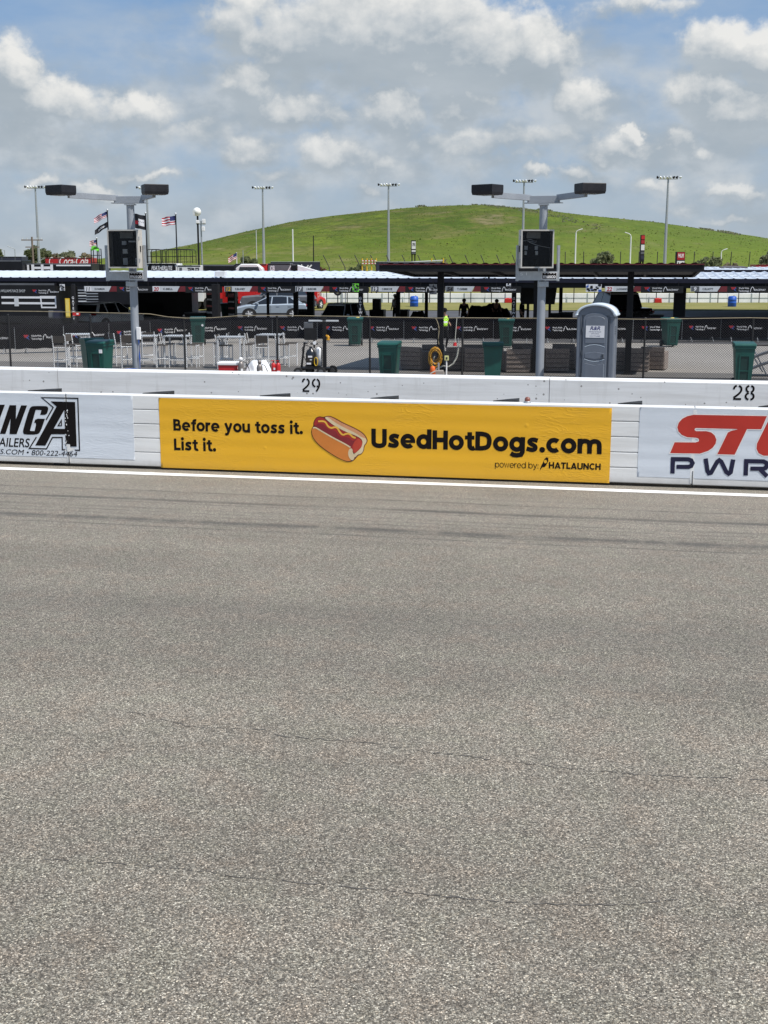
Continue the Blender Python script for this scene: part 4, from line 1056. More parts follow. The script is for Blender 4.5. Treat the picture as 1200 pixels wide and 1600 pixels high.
pane(up); pane([(-.28, .26), (0, .215), (.28, .26), (.28, .78), (0, .73), (-.28, .78)]); pane([(-.29, .92), (0, .885), (.29, .92), (.29, 1.04), (0, 1.075), (-.29, 1.04)])
rim([(-.30, 1.22), (-.15, 1.265), (0, 1.28), (.15, 1.265), (.30, 1.22)], .03, False); rim([(-.30, .90), (-.15, .855), (0, .84), (.15, .855), (.30, .90)], .03, False)
rim([(-.29, .30), (-.29, .78), (0, .735), (.29, .78), (.29, .30), (0, .235)], .014)
do = dr.build('door', pt)
lk = MB(); lk.box((.25, -.572, .98), (.06, .03, .10), TD, ch=.008).box((.25, -.590, .98), (.02, .012, .05), M['black_plastic']); lk.build('latch', do)
sg = MB(); sg.box((0, -.572, 1.60), (.55, .008, .31), M['ink_white'])
mk('ink_blue', (.012, .016, .13), .5)
sg.text('R&R', M['ink_blue'], Vector((0, -.5775, 1.645)), UX, UZ, .095, w=.30, bold=.02, shear=.25, align='c')
for zz, s, ww in ((1.585, 'PORTABLE RESTROOMS', .36), (1.535, '& SEPTIC SERVICE', .24), (1.475, '618-779-8688', .30)): sg.text(s, M['ink_blue'], Vector((0, -.5775, zz)), UX, UZ, .026, w=ww, align='c')
sg.build('sign', do)
for zz in (.45, 1.05, 1.65): MB().box((-.375, -.552, zz), (.03, .03, .12), TD, ch=.006).build('hinge', do)
vn = MB()
for zz in (1.72, 1.66, 1.60, 1.54): vn.box((.553, 0, zz), (.012, .40, .025), TD)
vn.build('vent', pt)

# ---- bar-height aluminium chairs and tables
def make_chair():
    t = thing('bar_chair', 'x', 'chair'); A_ = M['alu']; hw, hd = .20, .20
    fr = MB(); r = .0185
    for sx in (-1, 1):
        fr.tube([(sx * hw, -hd, 0), (sx * hw, -hd, .74)], r, A_, 6).tube([(sx * hw, hd, 0), (sx * hw, hd, .72), (sx * (hw + .005), hd + .06, 1.08)], r, A_, 6)
        fr.tube([(sx * hw, -hd, .30), (sx * hw, hd, .30)], r * .8, A_, 6)
    for yy in (-hd, hd): fr.tube([(-hw, yy, .28), (hw, yy, .28)], r * .8, A_, 6).tube([(-hw, yy, .70), (hw, yy, .70)], r, A_, 6)
    fr.build('frame', t)
    MB().box((0, 0, .735), (.42, .42, .03), M['fabric_brown'], ch=.01).build('seat', t)
    MB().raw([(-hw, hd + .015, .84), (hw, hd + .015, .84), (hw, hd + .055, 1.07), (-hw, hd + .055, 1.07), (-hw, hd + .030, .84), (hw, hd + .030, .84), (hw, hd + .07, 1.07), (-hw, hd + .07, 1.07)],
             [(0, 1, 2, 3), (5, 4, 7, 6), (0, 4, 5, 1), (3, 2, 6, 7), (0, 3, 7, 4), (1, 5, 6, 2)], M['fabric_brown']).build('backrest', t)
    return t
def make_table():
    t = thing('bar_table', 'x', 'table'); A_ = M['alu']
    MB().box((0, 0, 1.01), (.80, .70, .045), M['galv_pale'], ch=.01).build('tabletop', t)
    for sx in (-1, 1):
        for sy in (-1, 1): MB().box((sx * .36, sy * .31, .493), (.05, .05, .986), A_).build('leg', t)
    s = MB()
    for sx in (-1, 1): s.box((sx * .36, 0, .25), (.035, .57, .035), A_)
    for sy in (-1, 1): s.box((0, sy * .31, .25), (.67, .035, .035), A_)
    s.build('stretcher', t); return t
CH_ = [(97.5, 39.8, 3.1, 'brown-backed aluminium bar chair standing leftmost, left of the pair of green bins'), (118, 40.6, 1.2, 'aluminium bar chair seen side-on right behind the leftmost bar chair'),
       (201, 40.2, 3.3, 'brown-backed aluminium bar chair partly behind the left light pole'), (255, 40.4, 1.75, 'side-on aluminium bar chair just left of the bar table nearest the left light pole'),
       (264, 41.0, 1.6, 'side-on aluminium bar chair squeezed beside the bar table nearest the left light pole'), (300, 40.5, 1.5, 'side-on aluminium bar chair just right of a fence post between the two table groups'),
       (309, 41.2, 1.7, 'rightmost side-on bar chair of the group near the left light pole'), (187, 41.2, 2.2, 'aluminium bar chair between the green bins and the left light pole'),
       (387, 40.6, 1.6, 'side-on aluminium bar chair right of the table behind the red cooler'), (397, 41.1, 1.5, 'side-on aluminium bar chair behind the grey gas cylinder'),
       (410, 39.8, 3.2, 'brown-backed aluminium bar chair above the white tarpaulin'), (442, 40.6, 1.7, 'side-on aluminium bar chair behind the red canister'),
       (455, 41.4, 1.6, 'rightmost aluminium bar chair standing left of the four-wheeled cart'), (345, 41.2, -1.6, 'leftmost side-on bar chair of the group behind the red cooler'),
       (232, 42.0, 3.4, 'aluminium bar chair right behind the left light pole and its white box'), (352, 40.2, 1.4, 'aluminium bar chair tucked under the table behind the red cooler')]
pc = make_chair()
for i, (px, y, rz, lab) in enumerate(CH_):
    o = pc if i == 0 else dup(pc, (0, 0, 0)); o.location = at(px, y); o.rotation_euler = (0, 0, rz); o['label'] = lab; o['group'] = 'aluminium bar chairs by the fence'
TB = [(279, 40.6, -.12, 'square aluminium bar table right of the left light pole'), (362, 40.0, -.1, 'aluminium bar table standing behind the red cooler'), (424, 41.4, -.2, 'aluminium bar table behind the red canister'), (124, 41.6, .3, 'aluminium bar table next to the pair of green bins'), (229, 40.6, .1, 'aluminium bar table beside the white box of the left light pole')]
pt_ = make_table()
for i, (px, y, rz, lab) in enumerate(TB):
    o = pt_ if i == 0 else dup(pt_, (0, 0, 0)); o.location = at(px, y); o.rotation_euler = (0, 0, rz); o['label'] = lab; o['group'] = 'aluminium bar tables by the fence'

# ---- wicker armchairs under the canopy
def make_wicker():
    t = thing('wicker_armchair', 'x', 'armchair'); k_ = M['wicker']
    b = MB(); b.box((0, .06, .20), (.66, .58, .32), k_, ch=.02)
    b.raw([(-.36, .26, .04), (.36, .26, .04), (.36, .36, .04), (-.36, .36, .04), (-.37, .32, .74), (.37, .32, .74), (.37, .43, .74), (-.37, .43, .74)],
          [(0, 3, 2, 1), (4, 5, 6, 7), (0, 1, 5, 4), (1, 2, 6, 5), (2, 3, 7, 6), (3, 0, 4, 7)], k_)
    for s in (-1, 1): b.box((s * .335, 0, .31), (.10, .66, .56), k_, ch=.02)
    for zz in (.16, .30, .44, .58):
        b.box((0, .368 + (zz - .04) * .1, zz), (.72, .012, .014), M['wicker_line'])
    b.build('woven_body', t)
    MB().box((0, -.03, .41), (.54, .54, .10), M['cushion'], ch=.03).build('seat_cushion', t)
    for sx in (-1, 1):
        for sy in (-.27, .30): MB().box((sx * .31, sy, .02), (.05, .05, .04), M['black_plastic']).build('foot', t)
    return t
mk('wicker_line', (.030, .024, .021), .8)
WK = [(650, 39.6, 2.6, 'wicker armchair left of the yellow hose coil'), (675, 40.9, 3.2, 'wicker armchair partly behind the yellow hose coil'), (712, 39.5, 3.25, 'wicker armchair just right of the canopy post with the hose'),
      (745, 39.0, 3.05, 'wicker armchair left of the back-turned green bin'), (738, 40.9, 3.1, 'wicker armchair in the second row left of the back-turned green bin'), (793, 39.2, 1.9, 'wicker armchair right against the back-turned green bin'),
      (808, 38.6, 3.12, 'wicker armchair with a pale top edge between the back-turned bin and the right light pole'), (831, 38.9, 3.3, 'wicker armchair directly left of the right light pole'), (818, 41.4, 3.0, 'wicker armchair in the second row left of the right light pole'),
      (868, 38.8, 3.12, 'wicker armchair directly right of the right light pole'), (880, 41.2, 3.0, 'dark wicker armchair in the second row left of the portable toilet'), (893, 39.9, 2.4, 'wicker armchair half hidden by the left side of the portable toilet'),
      (968, 39.4, 2.95, 'wicker armchair half hidden by the right side of the portable toilet'), (992, 39.0, 3.12, 'wicker armchair left of a fence post right of the portable toilet'), (1022, 39.6, 2.75, 'rightmost wicker armchair out in the sun past the portable toilet')]
pk = make_wicker()
for i, (px, y, rz, lab) in enumerate(WK):
    o = pk if i == 0 else dup(pk, (0, 0, 0)); o.location = at(px, y); o.rotation_euler = (0, 0, rz + pi + pi if False else rz); o['label'] = lab; o['group'] = 'wicker armchairs under the canopy'

# ---- cooler, cylinders, tarpaulin, red canister in front of the fence
c_ = at(358.5, 35.3); ic = thing('drinks_cooler', 'red drinks cooler with a white lid', 'cooler', c_, -.12); ic.scale = (.9, 1, 1.22)
MB().prism([(-.26, 0), (.26, 0), (.31, .40), (-.31, .40)], 'y', -.20, .20, M['cooler_red'], ch=.02).box((.02, -.212, .17), (.16, .008, .07), M['ink_white']).build('body', ic)
MB().box((0, 0, .435), (.66, .46, .07), M['white_gloss'], ch=.02).build('lid', ic)
hh_ = MB()
for s in (-1, 1): hh_.box((s * .315, 0, .33), (.03, .2, .04), M['white_gloss'])
hh_.build('handle', ic)
for px, y, lab, h in ((377, 35.0, 'grey gas cylinder with a white cap next to the red cooler', .60), (406, 34.9, 'grey gas cylinder standing in the middle of the white tarpaulin', .53)):
    g_ = thing('gas_cylinder', lab, 'gas cylinder', at(px, y), .3, 'grey gas cylinders')
    MB().lathe([(.0001, 0), (.085, 0), (.085, h - .10), (.075, h - .04), (.04, h), (.03, h + .02)], M['cyl_grey'], n=20).build('bottle', g_)
    MB().lathe([(.0001, h + .02), (.055, h + .02), (.055, h + .11), (.0001, h + .12)], M['white_gloss'] if px < 390 else M['cyl_grey'], n=14).build('valve_cap', g_)
    MB().tube([(.06, -.03, h), (.14, -.06, h - .03), (.22, -.05, h - .2), (.24, -.06, h - .45), (.27, -.05, .05)], .012, M['black_plastic'], 6).build('hose', g_)
    MB().box((.01, -.086, h * .6), (.06, .008, .09), M['ink_white']).build('paper_tag', g_)
tw_ = MB(); cx0 = at(404, 35.25)
gv = []; nxg, nzg = 40, 14
rq = random.Random(9)
for j in range(nzg + 1):
    s = j / nzg
    for i in range(nxg + 1):
        a = i / nxg; x = -.42 + .86 * a; top = .50 * (1 - .9 * max(0, (a - .72) / .28) ** 1.3) * (1 - .75 * max(0, (.30 - a) / .30) ** 1.5)
        w = .05 * mn.noise(Vector((x * 5, s * 3, 2))) + .03 * sin(x * 26 + s * 2)
        gv.append((x + .10 * (s - .5) * (a - .5), -.22 * (1 - s) + w * (1 - .5 * s) + .12 * s, top * s ** .8 + .006))
gf = [(j * (nxg + 1) + i, j * (nxg + 1) + i + 1, (j + 1) * (nxg + 1) + i + 1, (j + 1) * (nxg + 1) + i) for j in range(nzg) for i in range(nxg)]
k2 = len(gv); gv += [(x, .3, 0.004) for x in [gv[nzg * (nxg + 1) + i][0] for i in range(nxg + 1)]]
gf += [(nzg * (nxg + 1) + i, nzg * (nxg + 1) + i + 1, k2 + i + 1, k2 + i) for i in range(nxg)]
o = tw_.raw(gv, gf, M['tarp_white'], True).build('white_tarpaulin'); o.location = cx0; o.scale = (1, 1, 1.2); tag(o, 'crumpled white tarpaulin heaped beside the red canister', 'tarpaulin')
rc = thing('red_canister', 'tall red twin canister with white labels right of the white tarpaulin', 'canister', at(431.5, 35.0), -.1)
b = MB()
for s in (-1, 1): b.lathe([(.0001, 0), (.068, 0), (.070, .02), (.070, .48), (.055, .545), (.025, .57)], M['red_paint'], (s * .068, 0, 0), 18)
b.build('tank', rc)
v_ = MB()
for s in (-1, 1): v_.cyl((s * .068, 0, .57), (s * .068, 0, .62), .018, M['black_metal'], n=10).box((s * .068 - .02, -.02, .625), (.09, .025, .02), M['red_paint'], rz=.3)
v_.tube([(-.09, 0, .60), (-.16, -.02, .58), (-.18, -.03, .52)], .011, M['ink_white'], 6)
v_.build('valve', rc)
l_ = MB().box((-.03, -.076, .40), (.05, .012, .06), M['ink_white']).box((.09, -.076, .30), (.09, .012, .09), M['ink_white']).box((-.10, -.073, .27), (.05, .012, .08), M['ink_white']); l_.build('paper_label', rc)

# ---- four-wheeled pit cart
pcart = thing('pit_cart', 'black four-wheeled pit cart with a tall mast and a gas bottle', 'cart', at(493, 37.35), -.10); pcart.scale = (1.06, 1.0, 1.04)
K_ = M['black_metal']
b = MB(); b.box((0, 0, .22), (.86, .46, .05), K_, ch=.008).box((-.06, 0, .27), (.40, .40, .05), K_)
for s in (-1, 1): b.box((s * .33, 0, .18), (.06, .40, .05), K_)
b.build('chassis', pcart)
for x, y_, r in ((-.46, -.27, .125), (-.20, .27, .125), (.20, -.27, .13), (.46, .24, .14)):
    w = MB(); w.cyl((x, y_ - .04, r), (x, y_ + .04, r), r, M['rubber'], n=22); wo_ = w.build('wheel', pcart)
    MB().cyl((x, y_ - .048, r), (x, y_ + .048, r), r * .52, M['trailer_grey'], n=16).build('rim', wo_)
MB().tube([(-.40, 0, .24), (-.33, 0, .80), (-.30, 0, .95)], .030, K_, 8).box((-.28, 0, .93), (.12, .04, .03), K_).build('pull_handle', pcart)
MB().box((.27, 0, .95), (.10, .09, 1.44), K_).build('mast', pcart)
MB().box((.25, -.02, 1.58), (.86, .05, .05), M['galv_pale'], ch=.01).box((.25, -.02, 1.66), (.14, .06, .1), K_).build('crossbar', pcart)
tk = MB(); tk.lathe([(.0001, .27), (.15, .27), (.15, .62), (.12, .72), (.05, .78), (.04, .84)], M['car_black'], (-.12, -.04, 0), 20); tk.build('gas_bottle', pcart)
tk = MB(); tk.lathe([(.0001, .27), (.10, .27), (.10, .74), (.08, .80), (.03, .83)], M['alu'], (.10, .05, 0), 16); tk.build('steel_bottle', pcart)
g_ = MB(); g_.box((-.12, -.196, .56), (.12, .006, .05), M['ink_white']).box((-.16, -.196, .36), (.13, .006, .05), M['ink_white']).box((-.10, -.196, .47), (.06, .006, .03), M['sign_grey']); g_.build('sticker', pcart)
rg = MB(); rg.box((-.02, -.06, .92), (.22, .05, .04), K_).cyl((-.02, -.06, .80), (-.02, -.06, 1.05), .025, K_, n=8).cyl((.0, -.12, .95), (.0, -.08, .95), .05, M['alu'], n=14).tube([(-.02, -.06, 1.04), (-.12, -.06, 1.05), (-.13, -.06, 1.25), (-.13, -.05, 1.34)], .018, K_, 6); rg.build('regulator', pcart)
yh_ = MB()
for k2 in range(4): yh_.tube([(.05 + .05 * cos(a), -.20 - .008 * k2, .42 + .12 * sin(a)) for a in [j * pi / 8 for j in range(16)]], .010, M['yellow'], 6, True)
yh_.build('yellow_hose', pcart)
hs = MB(); hs.tube([(-.14, -.08, .84), (-.28, -.12, .90), (-.36, -.14, .80), (-.33, -.15, .60), (-.25, -.16, .45)], .014, M['black_plastic'], 6).tube([(.12, -.06, .84), (.20, -.12, .78), (.2, -.16, .5)], .013, M['black_plastic'], 6); hs.build('black_hose', pcart)
lf = MB()
for x0, mm in ((-.19, M['cloth_dark']),): lf.box((x0, .02, 1.43), (.26, .10, .22), M['trailer_grey'], ch=.02)
lf.box((-.12, -.05, 1.20), (.36, .05, .34), K_); lf.build('tool_tray', pcart)
rg2 = MB(); rg2.lathe([(.0001, 0), (.05, .0), (.06, .03), (.03, .06), (.055, .10), (.02, .14), (.0001, .16)], M['yellow_hose'], (.38, -.05, 1.02), 7).box((.35, -.03, 1.15), (.08, .03, .05), M['yellow_hose'], rz=.4, ry=.6); rg2.build('rag', pcart)

# ---- black canopy
CA = at(687, 40.4); CANG = ANG
cn = thing('flat_canopy', 'long black flat-roofed canopy with red-edged corrugated roof over the wicker chairs', 'canopy', (CA.x, CA.y, 0), CANG)
def CL(p): q = Vector(p) - CA; c_, s_ = cos(-CANG), sin(-CANG); return Vector((q.x * c_ - q.y * s_, q.x * s_ + q.y * c_, q.z))
xn0 = CL(at(598, 38.9)).x; xn1 = CL(at(1092, 36.4)).x
zn = 3.25 + (416 - 412.5) / 1920 * 38; zf = 3.25 - (427.5 - 416) / 1920 * 43.2
yn, yf = CL(at(687, 38.0)).y, CL(at(687, 43.4)).y
rf = MB(); nr = int((xn1 - xn0) / .08); vs = []; fs = []
for i in range(nr + 1):
    x = xn0 + (xn1 - xn0) * i / nr; e = .035 if (i % 4) in (0, 1) else 0
    vs += [(x, yn, zn + e), (x, yf, zf + e)]
for i in range(nr): fs.append((2 * i, 2 * i + 2, 2 * i + 3, 2 * i + 1))
rf.raw(vs, fs, M['canopy_dark'])
rf.raw([(xn0, yn, zn - .03), (xn1, yn, zn - .03), (xn1, yf, zf - .03), (xn0, yf, zf - .03)], [(0, 3, 2, 1)], M['canopy_dark'])
rf.build('roof', cn)
tr = MB(); tr.box(((xn0 + xn1) / 2, yn - .012, zn - .012), (xn1 - xn0, .02, .03), M['trim_red']); tr.build('edge_trim', cn)
fb = MB(); fb.box(((xn0 + xn1) / 2, yn + .04, zn - .135), (xn1 - xn0, .06, .19), M['canopy_dark']); fb.box(((xn0 + xn1) / 2, yf - .04, zf - .07), (xn1 - xn0 - .2, .06, .08), M['canopy_dark'])
for i in range(7):
    x = xn0 + .1 + (xn1 - xn0 - .2) * i / 6; fb.raw([(x - .04, yn + .07, zn - .20), (x + .04, yn + .07, zn - .20), (x + .04, yf - .07, zf - .10), (x - .04, yf - .07, zf - .10), (x - .04, yn + .07, zn - .05), (x + .04, yn + .07, zn - .05), (x + .04, yf - .07, zf - .04), (x - .04, yf - .07, zf - .04)],
                                                      [(0, 3, 2, 1), (4, 5, 6, 7), (0, 1, 5, 4), (1, 2, 6, 5), (2, 3, 7, 6), (3, 0, 4, 7)], M['canopy_dark'])
fb.build('beam', cn)
for px, yy in ((687.5, 38.9), (836, 38.3), (980, 37.7)):
    x = CL(at(px, yy)).x; y_ = CL(at(px, yy)).y; zz = zn + (zf - zn) * (y_ - yn) / (yf - yn) - .1
    MB().box((x, y_, zz / 2), (.185, .185, zz), M['canopy_dark'], ch=.01).box((x, y_, .015), (.34, .34, .03), M['canopy_dark']).build('column', cn)
fx = MB().raw([(-.17, -.10, 0), (.17, -.10, 0), (.17, .12, 0), (-.17, .12, 0), (-.12, -.06, .14), (.12, -.06, .14), (.12, .10, .14), (-.12, .10, .14)], [(0, 3, 2, 1), (4, 5, 6, 7), (0, 1, 5, 4), (1, 2, 6, 5), (2, 3, 7, 6), (3, 0, 4, 7)], M['galv'])

# ---- hose point in front of the canopy post
hc = thing('hose_coil', 'coiled yellow hose hanging on a canopy post', 'hose', at(680, 38.55), -.1)
for k2 in range(9):
    r0 = .135 + .014 * ((k2 * 5) % 9); o_ = MB().tube([((r0 + .006 * sin(3 * a + k2)) * .84 * cos(a), -.014 * k2 - .03, .53 - .012 * k2 + (r0 * 1.16 + .02 * (k2 % 3)) * sin(a)) for a in [j * pi / 14 for j in range(28)]], .020, M['yellow_hose'], 8, True)
    o_.build('loop', hc)
hp = thing('white_hose', 'pale hose curving up from a concrete block beneath the yellow hose coil', 'hose', at(690, 37.4), 0)
MB().tube([(-.28, -.05, .06), (-.12, -.03, .22), (.05, 0, .28), (.22, 0, .26), (.36, 0, .36), (.46, 0, .56), (.50, 0, .82)], .026, M['hose_white'], 8).build('tube', hp)
MB().cyl((.50, 0, .82), (.50, 0, .90), .018, M['galv'], n=8).build('nozzle', hp)
MB().tube([(-.24, 0, .30), (-.26, 0, .45), (-.22, 0, .58)], .02, M['hose_white'], 8).build('elbow', hp)
cbk = thing('concrete_block', 'pale concrete block holding the end of the white hose', 'block', at(685, 36.9), 0)
MB().prism([(-.17, 0), (.17, 0), (.15, .20), (-.15, .20)], 'y', -.15, .15, M['apron'], ch=.02).cyl((-.0, 0, .2), (0, 0, .42), .03, M['galv'], n=8).build('cast_base', cbk)
oc = thing('orange_tube', 'short orange tube with a pale stripe below the yellow hose coil', 'tube', at(676, 36.7), 0)
MB().lathe([(.0001, 0), (.09, 0), (.075, .30), (.05, .33), (.0001, .33)], M['orange'], n=14).build('sleeve', oc); MB().box((0, -.075, .16), (.17, .012, .035), M['hose_white'], ry=-.5).build('stripe', oc)
sp = thing('socket_post', 'short white post carrying a small yellow-green socket box', 'socket post', at(697.5, 36.9), 0)
MB().cyl((0, 0, 0), (0, 0, .50), .022, M['white_gloss'], n=10).build('post', sp)
MB().box((0, 0, .56), (.13, .08, .14), mk('socket_box', (.50, .50, .22), .5), ch=.01).box((0, -.042, .56), (.05, .01, .06), M['black_plastic']).build('box', sp)
for px0, px1, yt, yb_, lab in ((681, 688.5, 497, 538, 'thin pale cord hanging in a curve down the canopy post'), (714, 711, 497, 535, 'thin pale cord with a red plug hanging from the fence wire')):
    u0_, v0_ = FP(px0 if px0 == 681 else 714, yt); pts = []
    for k2 in range(9):
        s = k2 / 8; px = px0 + (px1 - px0) * s + (2.5 * sin(pi * s * 1.6) if px0 == 681 else 0); u, v = FP(px, yt + (yb_ - yt) * s); pts.append((u, -.05, v))
    c_ = thing('hanging_cord', lab, 'cord', (FA.x, FA.y, 0), FANG); MB().tube(pts, .011, M['wire_tan'] if px0 == 681 else M['hose_white'], 6).build('line', c_)
    if px0 != 681: MB().cyl((pts[-1][0], -.05, pts[-1][2]), (pts[-1][0], -.05, pts[-1][2] - .10), .045, M['red_paint'], .06, n=10).build('plug', c_)

# ---- folding frame at the right edge
bk = thing('folding_rack', 'grey folding rack of crossed bars behind the rightmost green bin', 'rack', at(1194, 37.2), -.1)
g_ = M['galv']
MB().tube([(-.55, 0, .92), (.6, 0, .92)], .022, M['black_metal'], 8).build('top_bar', bk)
MB().tube([(-.55, 0, .88), (-.05, 0, .12)], .018, M['red_paint'] if False else g_, 8).tube([(-.40, .04, .90), (.06, .04, .06)], .018, g_, 8).build('strut', bk)
for z0_, x0_ in ((.42, -.55), (.10, -.55)):
    p_ = MB(); n2 = 16; vs = []; 
    for k2 in range(n2 + 1):
        s = k2 / n2; x = x0_ + 1.2 * s; z = z0_ + .34 * (1 - (1 - s) ** 2); wd = .05 + .02 * sin(pi * s)
        vs += [(x, -.10, z), (x, -.10, z + wd), (x, .10, z + wd), (x, .10, z)]
    fs = []
    for k2 in range(n2):
        a = k2 * 4; fs += [(a + i, a + 4 + i, a + 4 + (i + 1) % 4, a + (i + 1) % 4) for i in range(4)]
    fs += [(0, 1, 2, 3), (n2 * 4 + 3, n2 * 4 + 2, n2 * 4 + 1, n2 * 4)]
    p_.raw(vs, fs, M['trailer_grey']); p_.build('curved_panel', bk)
MB().box((0.02, 0, .02), (1.2, .5, .03), M['black_metal']).build('base_frame', bk)

# ---- crowd barricades dressed in black banners
def make_barricade():
    t = thing('crowd_barricade', 'x', 'barricade'); W_ = 2.0; z0, z1 = .18, 1.085
    f = MB(); f.tube([(-.97, 0, .22), (-.97, 0, 1.0), (-.90, 0, 1.06), (.90, 0, 1.06), (.97, 0, 1.0), (.97, 0, .22)], .018, M['galv'], 6).tube([(-.97, 0, .22), (.97, 0, .22)], .016, M['galv'], 6).tube([(.992, -.01, .12), (.992, -.01, .95)], .014, M['galv'], 6)
    f.build('frame', t)
    for s in (-.55, .55): MB().tube([(s, -.28, .012), (s, -.05, .2), (s, .05, .2), (s, .28, .012)], .016, M['galv'], 6).build('leg', t)
    cl = MB(); nx_, nz_ = 24, 5; vs = []
    for sy in (-1, 1):
        for j in range(nz_ + 1):
            for i in range(nx_ + 1):
                x = -.985 + 1.97 * i / nx_; z = z0 + (z1 - z0) * j / nz_
                vs.append((x, sy * .026 + .008 * mn.noise(Vector((x * 3, z * 4, sy))), z + .012 * sin(x * 9) * (1 - j / nz_)))
    n1 = (nx_ + 1) * (nz_ + 1); fs = []
    for j in range(nz_):
        for i in range(nx_):
            a = j * (nx_ + 1) + i; fs += [(a, a + 1, a + nx_ + 2, a + nx_ + 1), (n1 + a + 1, n1 + a, n1 + a + nx_ + 1, n1 + a + nx_ + 2)]
    for i in range(nx_):
        a = nz_ * (nx_ + 1) + i; fs.append((a, a + 1, n1 + a + 1, n1 + a))
    cl.raw(vs, fs, M['navy_cloth'], True); co = cl.build('banner', t)
    lg = MB(); O_ = Vector((0, -.040, 0))
    wwt_logo(lg, O_, -.66, .60, 1.0); lg.build('lettering', co)
    return t
def wwt_logo(lg, O_, x0, z0, k_, o=0.0):
    """red and blue arrow emblem, two lines of words, an arch and RACEWAY; about 1.45 k wide, centred on height z0"""
    def q(pts): return [(x0 + a * k_, z0 + b_ * k_) for a, b_ in pts]
    lg.poly(q([(0, .10), (.22, .10), (.13, -.02), (.11, .02), (.07, -.02)]), M['logo_red'], O_, UX, UZ, o)
    lg.poly(q([(.12, -.015), (.16, .03), (.26, -.10), (.19, -.05)]), M['logo_blue'], O_, UX, UZ, o + .0005)
    lg.poly(q([(.24, .05), (.18, .0), (.21, .10)]), M['logo_blue'], O_, UX, UZ, o + .0008)
    lg.text('World Wide', M['ink_white'], O_ + Vector((x0 + .33 * k_, 0, z0 + .025 * k_)), UX, UZ, .068 * k_, w=.41 * k_, bold=.012, off=o)
    lg.text('Technology', M['ink_white'], O_ + Vector((x0 + .33 * k_, 0, z0 - .085 * k_)), UX, UZ, .068 * k_, w=.42 * k_, bold=.012, off=o)
    lg.stroke(q([(.80, -.09), (.82, .02), (.86, .10), (.89, .11), (.92, .08), (.96, -.03)]), .022 * k_, M['ink_white'], O_, UX, UZ, o)
    lg.text('RACEWAY', M['ink_white'], O_ + Vector((x0 + .96 * k_, 0, z0 - .045 * k_)), UX, UZ, .072 * k_, w=.46 * k_, bold=.012, shear=.2, off=o + .0006)
BJ = [(-52, 46.6), (24.5, 46.8), (100.5, 47.6), (171, 49.4), (235, 51.2), (299, 52.9), (361, 53.8), (426, 53.9), (496, 53.8), (566.5, 53.7), (631, 53.6), (700, 53.6), (770.5, 53.6), (838, 53.4), (911, 53.6), (988, 53.8), (1064.7, 54.2), (1125, 54.4), (1199, 54.2), (1272, 54.0)]
pb_ = make_barricade()
spots = ['cut off by the left edge of the photo', 'behind the leftmost bar chair', 'above the pair of green bins', 'crossed by the left light pole', 'left of the bin with the round sticker', 'right beside the bin with the round sticker', 'under the silver car', 'above the red canister', 'behind the mast of the four-wheeled cart', 'right of the bin beside the cart', 'left of the canopy post with the hose', 'behind the canopy post with the hose', 'behind the thin cord with the red plug', 'left of the right light pole', 'left of the portable toilet', 'right of the portable toilet', 'behind the bin right of the portable toilet', 'right of the thick garage column', 'second from the right edge of the photo', 'cut off by the right edge of the photo']
for i, (a, b_) in enumerate(zip(BJ[:-1], BJ[1:])):
    pa, pb2 = at(*a), at(*b_); mid = (pa + pb2) / 2; L = (pb2 - pa).length
    o = pb_ if i == 0 else dup(pb_, (0, 0, 0)); o.location = mid; d_ = pb2 - pa
    o.rotation_euler = (0, 0, atan2(d_.y, d_.x)); o.scale = (L / 1.985, 1, 1)
    o['label'] = 'crowd barricade with black lettered banner, ' + spots[i]; o['group'] = 'crowd barricades with black banners'
